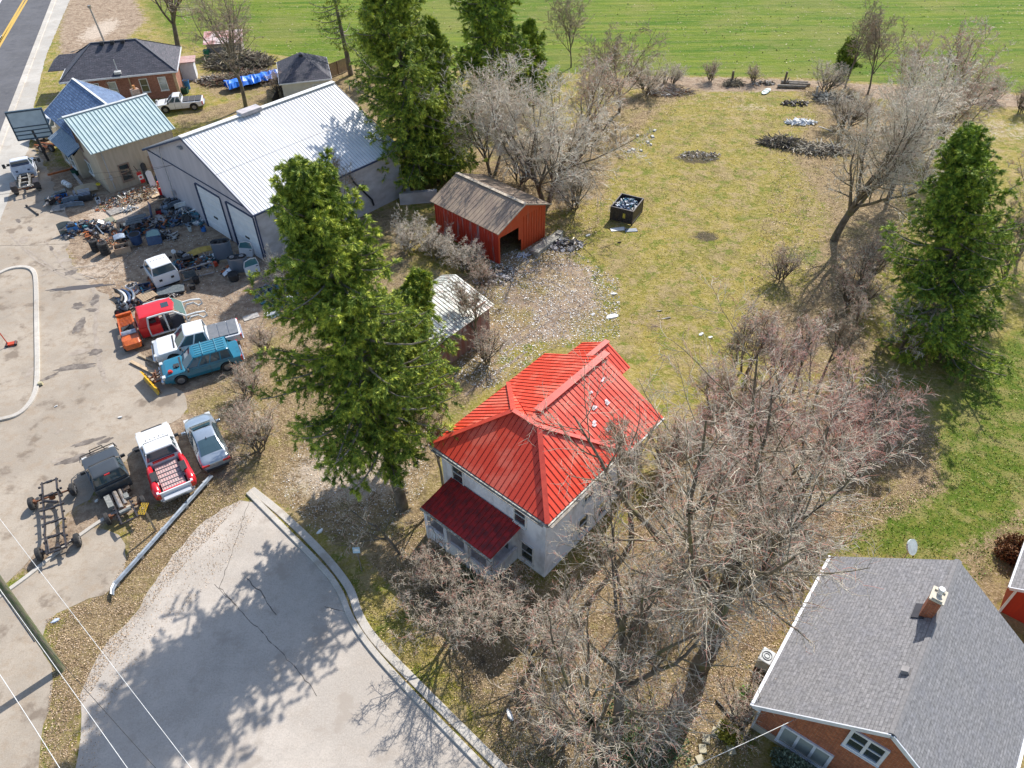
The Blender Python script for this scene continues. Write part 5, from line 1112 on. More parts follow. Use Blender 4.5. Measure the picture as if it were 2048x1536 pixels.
put_tree('bare_tree',g(1800,230),'misty thin tree between the far field edge trees and the dense clump',P4,4,.9,G2,first=False); put_tree('bare_tree',g(1970,205),'tiny scraggly shrub tree at the far right of the field edge',P5,5,.28,G2,first=False)
put_tree('bare_tree',g(2035,520),'bare tree at the right frame edge beside the dark spruce',P4,1,1.0,G2,first=False); put_tree('bare_tree',g(1990,600),'second bare tree at the right frame edge, half behind the spruce',P5,3,1.0,G2,first=False)
# behind barn
put_tree('bare_tree',g(1092,408),'wide silvery bare tree right behind the red barn roof',bare_meshes(81,12.0,.14,10,.82,46,(11,9,6),.26,(.02,.04),trunks=2,S=(7,4,3),twr=.014,twig=TWG,flat=.2))
put_tree('bare_tree',g(985,350),'silvery bushy bare tree between the barn roof and the tall spruce',bare_meshes(82,11.0,.12,9,.82,46,(11,9,6),.18,(.0,.05),trunks=2,S=(6,4,3),twr=.014,twig=TWG))
put_tree('bare_tree',g(1165,290),'brownish bare tree behind the silvery clump near the field edge',bare_meshes(83,11,.14,9,.72,40,(11,9,6),.2,(.0,.0),S=(6,4,3),twr=.015,twig=TW))
put_tree('bare_tree',g(1238,225),'upright vase-shaped bare tree at the field edge right of the silvery clump',bare_meshes(84,10.5,.14,10,.75,38,(10,8,6),.18,(.03,.0),S=(6,4,3),twr=.015,twig=TWD))
put_tree('bare_tree',g(1142,135),'faint small bare tree standing in the green field top centre',bare_meshes(85,9.0,.2,9,.7,40,(10,8,4),.10,(.0,.0),S=(6,3,3),twr=.015,twig=TWD))
# shed and shop surroundings
put_tree('bare_tree',g(955,700),'bare tree with dark stems in front of the pale rusty shed roof',bare_meshes(91,6.4,.3,7,.6,40,(9,8,5),.12,(.0,-.03),S=(6,4,3),twr=.0115,twig=TWD))
put_tree('bare_tree',g(700,455),'thin bare tree beside the white metal shop roof, behind the spruce top',bare_meshes(92,7.6,.34,6,.5,28,(8,6,4),.10,(.0,.0),S=(6,3,3),twr=.012,twig=TWD))
SB1=bare_meshes(95,3.2,.05,7,.95,40,(7,6,4),.05,(0,0),trunks=4,S=(4,3,3),twr=.008,twig=TWG,name='shrub'); SB2=bare_meshes(96,2.6,.05,6,1.0,44,(6,5,3),.05,(0,0),trunks=4,S=(4,3,3),twr=.007,twig=TW,name='shrub')
G3='bare shrubs around the sheds'
sh_i=0
for px,py,P,s,rz,lb in [(815,500,SB1,.9,0,'pale bare shrub at the left foot of the red barn wall'),(870,520,SB1,.85,1,'pale bare shrub in the middle of the red barn side wall'),(930,545,SB1,.8,2,'pale shrub near the front corner of the red barn'),(965,570,SB2,.8,3,'low brown shrub between the barn corner and the pale shed roof'),(900,700,SB2,1.1,4,'brown shrub against the red wall of the pale roofed shed'),(975,725,SB2,1.0,5,'brown shrub at the right end of the pale roofed shed'),(600,570,SB1,1.0,2.5,'pale shrub at the right corner of the white shop'),
 (500,790,SB2,.9,0,'reddish shrub patch right of the teal truck'),(490,860,SB2,.8,2,'thin shrub between the teal truck and the silver sedan'),(520,900,SB2,1.1,1,'shrub left of the big spruce lower boughs'),(530,700,SB2,.7,4,'shrub behind the white pickup tail, near the scrap heap'),
 (1150,420,SB1,1.2,3,'shrub right of the barn roof under the silvery trees'),(1040,370,SB1,1.5,.6,'shrub directly behind the ridge of the barn roof'),
 (1330,930,SB2,1.3,1.3,'tangled shrub right of the back corner of the stucco house'),(1000,1230,SB2,1.1,1.1,'shrub under the porch front corner'),(870,1180,SB2,1.1,.3,'shrub at the left foot of the porch'),(1290,1230,SB2,1.1,5,'shrub left of the giant maple trunk'),
 (1730,560,SB2,1.3,5.2,'shrub left of the right spruce middle'),(1700,620,SB2,1.4,2.9,'shrub below the greenish patch left of the right spruce'),(1700,880,SB2,1.6,.9,'reddish shrub under the wide twiggy tree'),(1500,880,SB2,1.6,1.9,'reddish shrub in the middle of the right thicket'),(1560,560,SB2,1.0,.2,'small shrub on the right side of the olive lawn'),
 (1800,300,SB1,1.5,.4,'grey shrub under the dense field edge clump'),(1690,260,SB1,1.2,1.4,'grey shrub left of the dense field edge clump'),(1475,1440,SB2,.9,1.2,'shrub beside the stepping stones'),(1310,1480,SB2,1.2,1.1,'shrub at the bottom right of the two-stemmed tree'),(1120,1480,SB2,1.1,.1,'shrub at the bottom left of the two-stemmed tree'),
 (1345,168,SB1,.7,.4,'brush tuft left of the cut logs at the field edge'),(1420,162,SB2,.8,1.4,'brush tuft between the first two old posts'),(1505,166,SB2,.7,2.4,'brush tuft left of the pale sled'),(1650,185,SB1,1.0,.9,'brush tuft right of the stacked logs'),(1930,215,SB2,1.1,2.0,'brush tuft on the field edge under the tallest slanting thin tree'),(1990,200,SB1,.8,3.0,'brush tuft near the right end of the field edge'),(2040,225,SB2,1.0,4.0,'brush tuft at the very right end of the field edge'),(1290,185,SB1,1.1,5.0,'brush tuft under the vase-shaped tree'),(240,195,SB1,.9,.1,'yellowish shrub in front of the brown brick wall'),(560,190,SB2,1.0,.6,'brushy shrub left of the small garage')]:
    put_tree('bare_shrub',g(px,py),lb,P,rz,s,G3,cat='shrub',first=True)
# upper left
put_tree('bare_tree',g(356,92),'big old bare tree with ivy-dark trunk behind the hip roof house',bare_meshes(101,13,.22,10,.68,42,(10,8,6),.34,(-.05,.0),S=(7,4,3),twr=.016,twig=TW))
put_tree('bare_tree',g(492,214),'bare tree with thick trunk beside the blue tarp pile, upper left',bare_meshes(102,13.5,.26,10,.66,34,(11,8,5),.24,(-.04,.0),S=(7,4,3),twr=.014,twig=TWD))
# ---- spruces
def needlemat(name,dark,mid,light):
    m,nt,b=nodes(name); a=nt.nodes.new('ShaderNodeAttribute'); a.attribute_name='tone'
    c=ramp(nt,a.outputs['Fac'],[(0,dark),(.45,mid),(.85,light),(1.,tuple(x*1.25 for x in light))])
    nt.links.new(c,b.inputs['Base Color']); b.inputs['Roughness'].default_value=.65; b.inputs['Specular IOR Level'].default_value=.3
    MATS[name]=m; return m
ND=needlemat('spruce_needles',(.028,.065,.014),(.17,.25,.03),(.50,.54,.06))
NDG=needlemat('spruce_needles_green',(.024,.06,.012),(.15,.25,.028),(.46,.53,.055))
def spruce(seed,H,Rm,nb=130,base=.10,lean=(0,0),den=1.,r0=.32,mat=None,leaf=.29,power=.75,irreg=.35,holes=0.,droop=-.10,name='spruce',leader=2):
    rs=np.random.RandomState(seed)
    tp,tr_=grow(rs,np.zeros((1,3)),norm(np.array([[lean[0],lean[1],1.]])),np.array([H]),np.array([r0]),14,.012,0,.06)
    hs=(np.arange(nb)+rs.random(nb))/nb; hs=base+(1-base)*hs**.92
    x=hs*14; i=np.minimum(x.astype(int),13); f=(x-i)[:,None]; P=tp[0,i]+(tp[0,i+1]-tp[0,i])*f
    az=np.arange(nb)*2.399+rs.normal(0,.4,nb)
    prof=np.where(hs<base+.16,.72+.28*(hs-base)/.16,1.)*np.maximum(1-hs,0)**power+.03
    lobes=1+irreg*.6*np.sin(az*2+hs*9+seed)+irreg*.4*np.sin(az*3-hs*14)
    Ln=Rm*prof*lobes*rs.uniform(1-irreg,1.1,nb); Ln=np.maximum(Ln,.45)
    el=np.radians(-8+45*hs**2+rs.normal(0,7,nb)); D=np.stack([np.cos(az)*np.cos(el),np.sin(az)*np.cos(el),np.sin(el)],1)
    if holes: k=rs.random(nb)>holes; P,D,Ln,hs=P[k],D[k],Ln[k],hs[k]
    bp,br=grow(rs,P,D,Ln,np.clip(.02+.016*Ln,.02,.1),8,.07,.035,.3)
    bp[:,:,2]-=(np.linspace(0,1,9)**1.2*(1-np.linspace(0,1,9))*1.0)[None,:]*Ln[:,None]*.35
    m1=17; c1=sprout(rs,bp,br,m1,.12,1.,58,10,.5,.75)
    L2=Ln[c1[4]]*.42*(1.12-.75*c1[3])*rs.uniform(.6,1.2,len(c1[3])); L2=np.maximum(L2,.25)
    sp,sr=grow(rs,c1[0],c1[1],L2,np.full(len(L2),.012),5,.10,droop,.6)
    # sprays: drooping flat tufts along side branches and main branch
    m2=max(5,int(22*den)); allp=[];alld=[];allt=[]
    for pts,mm,Lx,bt in ((sp,m2,L2,rs.random(len(Ln))[c1[4]]),(bp,int(30*den),Ln,rs.random(len(Ln)))):
        r_=np.full(pts.shape[:2],.01); q=sprout(rs,pts,r_,mm,.15,1.02,42,16,1,.55)
        keep=q[3]<1.0
        allp.append(q[0][keep]);alld.append(q[1][keep]); allt.append((bt[q[4]]*.45+.55*q[3])[keep])  # tone rises to the tips: inner shade and lit tips put in colour
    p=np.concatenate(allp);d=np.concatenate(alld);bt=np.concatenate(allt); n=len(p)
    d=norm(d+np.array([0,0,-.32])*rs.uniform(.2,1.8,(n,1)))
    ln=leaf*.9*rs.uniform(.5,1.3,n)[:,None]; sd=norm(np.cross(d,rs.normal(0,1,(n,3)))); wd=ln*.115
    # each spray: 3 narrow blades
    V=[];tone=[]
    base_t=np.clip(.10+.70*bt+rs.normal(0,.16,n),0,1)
    for s_,off in ((0,0),(1,.36),(-1,-.36)):
        dd=norm(d+sd*off); a=p-dd*ln*.1; e=p+dd*ln*(1 if s_==0 else .8); sv=norm(np.cross(dd,np.cross(sd,dd)+rs.normal(0,.5,(n,3)))); mid=(a+e)/2
        V.append(np.stack([a,mid+sv*wd*.5,e,mid-sv*wd*.5],1)); tone.append(np.clip(base_t+rs.normal(0,.08,n),0,1))
    V=np.concatenate(V); F=np.arange(len(V)*4).reshape(-1,4); T=np.concatenate(tone)
    TV,TF=tubes([(tp,tr_)],8); BV,BF=tubes([(bp,br)],4)
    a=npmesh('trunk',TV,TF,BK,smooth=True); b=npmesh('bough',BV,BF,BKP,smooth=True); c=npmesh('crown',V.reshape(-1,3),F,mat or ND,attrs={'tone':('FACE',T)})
    b.name='limbs'; return a,b,c
def put_spruce(bpx,tpx,H,label,**k):
    if 'lean' not in k: k["lean"]=lean_of(bpx,tpx,H)
    return put_tree('spruce_tree',g(*bpx),label,spruce(H=H,**k))
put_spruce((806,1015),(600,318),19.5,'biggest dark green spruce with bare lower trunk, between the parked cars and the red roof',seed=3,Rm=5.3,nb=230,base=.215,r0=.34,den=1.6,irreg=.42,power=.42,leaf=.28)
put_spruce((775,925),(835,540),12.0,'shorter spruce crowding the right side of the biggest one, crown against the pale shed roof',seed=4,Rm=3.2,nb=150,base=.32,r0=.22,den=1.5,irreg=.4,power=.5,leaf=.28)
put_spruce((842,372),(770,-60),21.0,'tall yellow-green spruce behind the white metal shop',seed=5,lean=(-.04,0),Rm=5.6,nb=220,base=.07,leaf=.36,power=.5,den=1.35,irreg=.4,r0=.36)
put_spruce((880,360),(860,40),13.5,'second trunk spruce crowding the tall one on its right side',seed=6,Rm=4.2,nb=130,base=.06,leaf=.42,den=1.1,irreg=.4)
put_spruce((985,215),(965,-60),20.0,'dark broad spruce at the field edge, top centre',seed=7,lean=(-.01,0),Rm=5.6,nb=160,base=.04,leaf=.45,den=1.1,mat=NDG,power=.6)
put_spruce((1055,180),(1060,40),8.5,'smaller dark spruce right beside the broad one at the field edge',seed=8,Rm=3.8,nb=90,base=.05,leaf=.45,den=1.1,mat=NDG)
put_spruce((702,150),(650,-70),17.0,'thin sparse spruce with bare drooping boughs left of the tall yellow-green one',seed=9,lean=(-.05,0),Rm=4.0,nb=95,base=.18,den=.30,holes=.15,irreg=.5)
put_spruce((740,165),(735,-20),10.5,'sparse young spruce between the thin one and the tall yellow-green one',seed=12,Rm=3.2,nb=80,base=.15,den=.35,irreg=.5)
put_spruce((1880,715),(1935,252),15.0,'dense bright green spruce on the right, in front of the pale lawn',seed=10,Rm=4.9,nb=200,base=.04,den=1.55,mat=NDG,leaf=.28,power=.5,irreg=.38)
tf=g(1692,128); put_tree('evergreen_tuft',tf,'small evergreen bush clump at the foot of the far field edge trees',spruce(seed=13,H=2.6,Rm=1.5,nb=40,base=.05,den=.8,power=.4,leaf=.4),cat='bush')
# ================================================================ yard items
WD=M('pallet_wood',(.46,.36,.24),(.34,.26,.17),5,.85); WDG=M('grey_wood_board',(.50,.47,.42),(.36,.33,.3),5,.85); PLK=M('tan_plank',(.56,.42,.27),(.44,.32,.2),5,.8)
MTL=M('dull_steel',(.38,.36,.34),(.25,.2,.16),6,.4,.5); BLU=M('blue_plastic',(.02,.13,.42),(.03,.18,.5),5,.45); NAV=M('navy_metal',(.025,.055,.13),(.04,.08,.17),4,.35)
GRM=M('grey_blue_plastic',(.20,.25,.31),(.13,.16,.2),5,.5); ALU=M('cast_aluminium',(.42,.42,.43),(.22,.22,.23),9,.4,.6); GREA=M('greasy_black',(.022,.022,.025),(.07,.06,.055),8,.5,.3)
ORG=M('rust_orange',(.52,.15,.04),(.3,.09,.03),6,.7); YLT=M('yellow_tarp',(.55,.38,.08),(.42,.28,.06),4,.6); WRP=glassmat('shrink_wrap',(.13,.16,.20),.22); TEAL=M('teal_paint_old',(.05,.22,.27),(.04,.15,.2),4,.5)
rj=random.Random(11)
def T(name,px,py,rz,label,cat,group=None,z=0.): c=g(px,py); return empty(name,(c.x,c.y,z),R(rz),label,cat,group)
def pallet(px,py,rz,label,mat=WD,z=0.,n=1):
    t=T('pallet',px,py,rz,label,'pallet','pallets in the yard',z)
    for k in range(7): MB().box((0,-.5+k*.167,.13),(1.2,.1,.025)).build('deck_board',mat,t)
    for k in (-1,0,1): MB().box((k*.55,0,.07),(.06,1.05,.09)).build('runner',mat,t)
    return t
def tyre(px,py,z,label,group=None,r=.37,wd=.25,hub=None,tilt=None,rz=0,lay=True):
    c=g(px,py); t=empty('tyre' if not hub else 'spare_wheel',(c.x,c.y,z),R(rz),label,'tyre' if not hub else 'wheel',group)
    if tilt is not None: t.rotation_euler=(R(tilt),0,R(rz))
    ax=Z3; prof=[(-.5,.60),(-.5,.86),(-.36,1.),(.36,1.),(.5,.86),(.5,.60)]; rg=[]; n=16
    for k in range(n+1):
        a=2*math.pi*k/n; e=Vector((math.cos(a),math.sin(a),0)); rg.append([e*(q*r)+ax*(p*wd+wd/2) for p,q in prof])
    mb=MB(); mb.loft(rg,False); mb.build('tread',TYR,t)
    mb=MB(); mb.tube((0,0,wd*.3),(0,0,wd*.75),r*.61,n=14); [mb.bar((0,0,wd*.78),(math.cos(a)*r*.55,math.sin(a)*r*.55,wd*.78),.06,.03) for a in (0,1.26,2.5,3.77,5)]; mb.build('rim',hub or (GREA if not hub else hub),t)
    return t
def engine(px,py,rz,label,mat=ALU,s=1.,z=0.,kind='engine'):
    t=T(kind,px,py,rz,label,'engine' if kind=='engine' else 'gearbox',None,z); t.scale=(s,)*3
    mb=MB(); mb.box((0,0,.34),(.75,.42,.4)); mb.box((0,0,.12),(.5,.28,.15)); mb.build('block',mat,t,bevel=.03)
    for sd in (-1,1):
        mb=MB(); mb.box((0,sd*.23,.58),(.62,.16,.14),Matrix.Rotation(-sd*.6,3,'X')); mb.build('cylinder_head',GREA,t,bevel=.02)
    mb=MB(); mb.box((.02,0,.66),(.45,.22,.10)); mb.path([(-.2,0,.7),(0,.05,.8),(.25,0,.7)],.04); mb.build('intake',ALU,t)
    mb=MB(); mb.tube((.38,0,.3),(.46,0,.3),.13,n=10); mb.tube((.38,.15,.5),(.46,.15,.5),.08,n=8); mb.tube((.38,-.16,.48),(.46,-.16,.48),.07,n=8); mb.build('pulley',MTL,t)
    mb=MB(); mb.tube((-.38,0,.32),(-.62,0,.3),.2,.12,10); mb.tube((-.62,0,.3),(-1.0,0,.27),.10,.07,8); mb.build('bell_housing',MTL,t)
    return t
def gearbox(px,py,rz,label,mat=ALU,z=0.):
    t=T('gearbox',px,py,rz,label,'gearbox',None,z); mb=MB(); mb.tube((.35,0,.22),(.15,0,.22),.22,.17,10); mb.tube((.15,0,.22),(-.35,0,.2),.16,.12,8); mb.box((-.45,0,.2),(.25,.3,.28)); mb.tube((-.55,0,.2),(-.85,0,.2),.06,n=8)
    mb.build('case',mat,t); mb=MB(); mb.ring((.36,0,.22),(1,0,0),.2,.03,12,6); mb.build('flange',GREA,t); mb=MB(); mb.box((0,0,.05),(.5,.3,.08)); mb.build('pan',GREA,t); return t
def axle(px,py,rz,label,mat=GREA,L=1.7,hubs=True,z=.0):
    t=T('axle',px,py,rz,label,'axle',None,z); mb=MB(); mb.tube((-L/2,0,.2),(L/2,0,.2),.05,n=8); mb.build('tube',mat,t); mb=MB(); mb.tube((.1,-.2,.2),(.1,.16,.2),.10,.19,10); mb.build('differential',mat,t)
    for s in (-1,1):
        mb=MB(); mb.tube((s*L/2,0,.2),(s*(L/2+.06),0,.2),.17,n=12); mb.build('hub',RST,t)
        mb=MB(); mb.box((s*L*.33,0,.27),(.09,.5,.04)); mb.build('spring_pad',mat,t)
    return t
def shaft(px,py,rz,label,mat=GREA,L=2.2,z=0.):
    t=T('drive_shaft',px,py,rz,label,'drive shaft',None,z); mb=MB(); mb.tube((-L/2,0,.09),(L/2,0,.09),.055,n=8); mb.build('tube',mat,t)
    for s in (-1,1):
        mb=MB(); mb.box((s*(L/2+.06),0,.1),(.18,.13,.16)); mb.tube((s*L/2,-.1,.1),(s*L/2,.1,.1),.04); mb.build('joint',mat,t)
    return t
def door(px,py,rz,label,mat,lean=75,glass=True,z=0.):
    t=T('vehicle_door',px,py,rz,label,'car door',None,z); t.rotation_euler=(R(lean),0,R(rz)); mb=MB()
    O=[(-.58,0),(.5,0),(.58,.12),(.6,.72),(-.6,.72),(-.62,.12)]; mb.loft([[(x,y,-.05) for x,y in O],[(x*.99,y,.02) for x,y in O],[(x*.94,y*.97+.01,.06) for x,y in O]]); mb.build('door_skin',mat,t)
    mb=MB(); F=[(-.6,.72),(-.42,1.18),(.1,1.3),(.5,1.22),(.6,.72)]
    for a,b_ in zip(F,F[1:]): mb.bar((*a,0),(*b_,0),.06,.06)
    mb.build('window_frame',mat,t)
    if glass:
        mb=MB(); mb.poly([(x,y,0.01) for x,y in F]); mb.build('glass',glassmat('aqua_glass',(.09,.22,.23)),t)
    mb=MB(); mb.box((.42,.6,.075),(.18,.05,.03)); mb.build('handle',BLK,t); return t
def bumper(px,py,rz,label,mat=GRM,L=1.8,z=0.,cat='bumper'):
    t=T('bumper_cover',px,py,rz,label,cat,None,z); mb=MB(); rg=[]
    for k in range(9):
        u=-1+k/4; x=u*L/2; y=-.28*abs(u)**2.5; rg.append([(x,y,.03),(x,y+.12,.08),(x,y+.13,.38),(x,y+.04,.45),(x,y-.04,.42),(x,y+.03,.34),(x,y+.02,.1)])
    mb.loft(rg); mb.build('shell',mat,t); mb=MB(); mb.box((0,.11,.2),(L*.5,.06,.12)); mb.build('air_intake',BLK,t); return t
def panel(px,py,rz,label,mat,w_=1.2,h=1.4,lean=70,cat='panel',name='body_panel',z=0.,bulge=.06):
    t=T(name,px,py,rz,label,cat,None,z); t.rotation_euler=(R(lean),0,R(rz)); mb=MB(); rg=[]
    for k in range(7):
        u=-1+k/3; x=u*w_/2; zz=bulge*(1-u*u); rg.append([(x,0,zz-.02),(x,h*.1,zz+.01),(x,h*(1-.12*u*u),zz+.01),(x,h*(1-.12*u*u),zz-.02)])
    mb.loft(rg); mb.build('skin',mat,t); mb=MB(); mb.box((0,h*.45,bulge-.035),(w_*.8,.05,.03)); mb.box((0,h*.8,bulge-.045),(w_*.7,.05,.03)); mb.build('brace',mat,t); return t
def plank(px,py,rz,label,mat=PLK,L=2.4,wd=.22,z=0.,cat='plank',name='plank'):
    t=T(name,px,py,rz,label,cat,None,z); mb=MB(); mb.box((0,0,.03),(L,wd,.05)); mb.build('board',mat,t); mb=MB(); mb.box((L*.47,0,.056),(.04,wd*.9,.006)); mb.build('end_mark',RST,t); return t
def bucket(px,py,label,mat=BLK,r=.28,h=.55,name='bucket',cat='bucket',z=0.):
    t=T(name,px,py,0,label,cat,None,z); mb=MB(); mb.tube((0,0,0),(0,0,h),r*.85,r,14); mb.build('drum',mat,t); mb=MB(); mb.ring((0,0,h),(0,0,1),r,.02,16,5); mb.build('rim',mat,t); mb=MB(); mb.tube((0,0,h+.005),(0,0,h+.01),r*.88,n=14); mb.build('opening_shade',DARK,t); return t  # dark disc caps the drum; the hollow's shade is put into its colour
def tote(px,py,rz,label,mat=BLU,d=(.9,.6,.35),z=0.,name='plastic_tote',cat='tote'):
    t=T(name,px,py,rz,label,cat,None,z); a,b_,h=d; mb=MB(); mb.box((0,0,h*.15),(a*.94,b_*.94,h*.1))
    for s in (-1,1): mb.box((0,s*b_/2,h/2),(a,.04,h)); mb.box((s*a/2,0,h/2),(.04,b_,h))
    mb.build('bin_wall',mat,t); mb=MB()
    for k in range(7): mb.box((rj.uniform(-a*.35,a*.35),rj.uniform(-b_*.3,b_*.3),h*rj.uniform(.5,1.1)),(rj.uniform(.1,.3),rj.uniform(.08,.2),rj.uniform(.08,.2)),Matrix.Rotation(rj.uniform(0,3),3,'Z')@Matrix.Rotation(rj.uniform(-.6,.6),3,'X'))
    c_=mb.build('contents',GREA,t); c_['kind']='stuff'; return t
def wrapped_stack(px,py,label,n=6,rims=False,rz=0):
    t=T('wrapped_tyre_stack',px,py,rz,label,'tyre stack','shrink-wrapped tyre stacks'); 
    mb=MB(); mb.box((0,0,.07),(1.5,1.0,.12)); mb.build('pallet_base',WD,t)
    for s in (-1,1):
        for k in range(n):
            mb=MB(); mb.ring((s*.36+rj.uniform(-.02,.02),rj.uniform(-.02,.02),.27+k*.25),(0,0,1),.27,.125,16,8); mb.build('tyre',TYR,t)
        if rims:
            mb=MB(); mb.tube((s*.36,0,.2+n*.25-.05),(s*.36,0,.2+n*.25),.19,n=12); [mb.bar((s*.36,0,.2+n*.25+.01),(s*.36+math.cos(a)*.18,math.sin(a)*.18,.2+n*.25+.01),.05,.03) for a in (0,1.26,2.5,3.77,5)]; mb.build('rim',RIM,t)
    mb=MB(); rg=[]
    for k in range(n*2+1):
        z=.15+k*.125; r_=.415 if k%2 else .385; rg.append([(( .36 if math.cos(a)>0 else -.36)+math.cos(a)*r_,math.sin(a)*(r_+(.0)),z) for a in [2*math.pi*j/24 for j in range(24)]])
    mb.loft(rg,False); mb.build('wrap',WRP,t,smooth=True); return t
def heap(px,py,rx,ry,h,n,label,mats,name='scrap_heap',cat='scrap heap',smin=.06,smax=.3,seed=1,kind='stuff',long=.5,rz=0):
    """countless small pieces of scrap: one object per material is avoided, parts hold each material"""
    r=random.Random(seed); t=T(name,px,py,rz,label,cat); 
    for mi,m_ in enumerate(mats):
        mb=MB()
        for k in range(max(1,n//len(mats))):
            q=math.sqrt(r.random());a=r.uniform(0,6.28);x=q*rx*math.cos(a);y=q*ry*math.sin(a); z=h*(1-q*q)*r.uniform(.2,1)+.04
            s=r.uniform(smin,smax); mt=Matrix.Rotation(r.uniform(0,6.3),3,'Z')@Matrix.Rotation(r.uniform(-.7,.7),3,'X')@Matrix.Rotation(r.uniform(-.6,.6),3,'Y')
            if long>=.99:
                d=mt@Vector((s*2.6,0,0)); c=Vector((x,y,z)); k2=c+Vector((r.uniform(-.1,.1),r.uniform(-.1,.1),r.uniform(-.05,.1))); mb.tube(c-d/2,k2,s*.07,s*.055,5); mb.tube(k2,c+d/2,s*.055,s*.02,5)
            elif r.random()<long: 
                d=mt@Vector((s*2.2,0,0)); c=Vector((x,y,z)); (mb.tube(c-d/2,c+d/2,s*.16,s*.12,6) if r.random()<.5 else mb.bar(c-d/2,c+d/2,s*.35,s*.12))
            elif r.random()<.4: mb.ring((x,y,z),mt@Vector((0,0,1)),s*.45,s*.14,9,5)
            else: mb.box((x,y,z),(s,s*.7,s*.45),mt)
        o=mb.build('scrap_pieces',m_,t); o['kind']='stuff'
    return t
# --- by the tan building
beam=T('steel_post',126,352,60,'rusty orange steel post lying slanted beside the tan building front','post'); mb=MB(); mb.bar((-1.3,0,.7),(1.2,0,.25),.16,.16); mb.build('post_body',ORG,beam); mb=MB(); mb.box((1.25,0,.25),(.06,.4,.4)); mb.build('base_plate',ORG,beam)
tk=T('gas_tank',136,374,-40,'white cylindrical gas tank with grey bands lying by the tan building','tank'); mb=MB(); mb.tube((-.55,0,.3),(.55,0,.3),.26,n=14); mb.tube((-.68,0,.3),(-.55,0,.3),.14,.26,14); mb.tube((.55,0,.3),(.68,0,.3),.26,.14,14); mb.build('shell',WHT,tk); mb=MB(); mb.ring((-.25,0,.3),(1,0,0),.265,.02,16,5); mb.ring((.25,0,.3),(1,0,0),.265,.02,16,5); mb.build('band',MTL,tk)
bucket(152,350,'dark green bin against the tan building corner',M('dark_green_plastic',(.01,.07,.04)),.32,.6,'green_bin','bin')
plank(158,364,-52,'long grey plank leaning along the tan building wall, upper one',WDG,3.2,.25,.25); plank(165,374,-50,'tan plank lying just below the long grey plank',PLK,2.6,.3,.05)
pallet(118,418,15,'grey pallet left of the grey bumper cover',WDG); engine(106,412,70,'black greasy engine standing on the leftmost grey pallet',GREA,.95,.15)
shaft(65,422,-42,'long black drive shaft lying alone on the asphalt',GREA,2.2)
tote(124,398,25,'blue tub holding a dusty gearbox, beside the tan building',BLU,(1.0,.8,.3)); gearbox(127,391,40,'dusty gearbox sitting in the blue tub',M('dusty_grey_part',(.16,.17,.16),(.3,.3,.28),7),.2)
bumper(146,413,20,'grey blue bumper cover, leftmost of the pile at the tan building',GRM,2.0); bumper(150,405,22,'second grey bumper cover tucked behind the leftmost one',GRM,1.8,.2)
t=T('radiator_grille',173,399,25,'black slatted radiator grille leaning beside the grey bumper covers','grille'); mb=MB(); [mb.bar((-.5,-.35+k*.16,.5+k*.06),(.5,-.35+k*.16,.5+k*.06),.05) for k in range(6)]; mb.build('slat',M('pale_slat',(.4,.45,.55)),t); mb=MB(); mb.box((0,0,.3),(1.1,.9,.5)); mb.build('housing',BLK,t)
panel(176,389,30,'curved tan hood panel lying behind the black grille',M('tan_hood',(.45,.36,.24),(.38,.3,.2)),1.9,1.0,20,'hood','hood_panel',.25)
tote(198,405,-60,'small white plastic case right of the black grille',M('white_plastic',(.62,.65,.68)),(.6,.35,.4),0,'plastic_case','case')
t=T('yellow_lamp_housing',201,380,0,'small yellow plastic part on the hood panel by the tan wall','plastic part'); mb=MB(); mb.ring((0,0,.6),(.3,0,1),.14,.07); mb.build('housing',M('bright_yellow',(.7,.55,.03)),t)
heap(262,396,3.3,1.5,.45,520,'low heap of small rusty machine parts along the tan building side wall',[RST,PLK,ALU,GREA,M('olive_part',(.25,.2,.09)),WDG,ORG,M('off_white_part',(.6,.58,.5))],seed=2,rz=42,smin=.06,smax=.26)
pallet(231,424,42,'pale wooden pallet below the machine parts heap',WDG,.0); pallet(216,445,42,'greenish wooden pallet lying left of the flat tyre',M('green_grey_wood',(.36,.38,.28),(.28,.28,.2),5),0)
heap(258,420,.8,.4,.25,60,'white bags and scraps beside the pale wooden pallet',[WHT,GRM,WDG],seed=5,name='plastic_scraps',cat='plastic scraps',rz=30)
for _i,(_x,_y,_a,_b,_h,_n,_l,_r) in enumerate([(170,455,1.2,.6,.5,110,'tangle of dark truck parts between the blue engine and the black axle',30),(205,455,1.3,.6,.45,120,'tangle of dark arms and shafts below the greenish pallet',-30),(262,470,1.5,.7,.7,150,'stack of dark plates and arms left of the blue steel drum',20),(295,455,1.4,.8,.6,140,'heap of navy and black parts above the blue truck door',10),(330,450,1.0,.6,.4,70,'dark parts heap right of the dusty engine',0),(358,440,1.2,.8,.6,120,'heap of hoses and grey covers left of the big dark heap',-30),(283,590,1.2,.8,.5,120,'mixed blue and black scrap around the dark blue tub',30),(262,605,1.0,.8,.5,100,'dark scrap under the bumper row above the orange frame',-50),(365,535,1.3,.8,.5,130,'greasy parts heap between white cab shell and tubular frame',20),(398,530,1.0,.7,.4,90,'dark scrap right of the greasy engines',20),(460,545,.6,.4,.25,40,'small dark bits between the wrapped stacks and the black drum',0),(160,398,1.2,.6,.4,70,'dark plastic trim pieces around the black grille',20),(112,404,.8,.5,.4,60,'greasy brackets around the engine on the grey pallet',0),(146,470,.8,.5,.4,60,'blue painted brackets under the bright blue engine',20),(60,375,.5,.3,.2,20,'small parts under the rear of the white cab chassis truck',0)]): heap(_x,_y,_a,_b,_h,_n,_l,[GREA,NAV,MTL,GREA,ALU,GRM,RST] if _i%2 else [GREA,NAV,GREA,ALU,TEAL,ORG],seed=60+_i,smin=.15,smax=.5,long=.65,rz=_r)
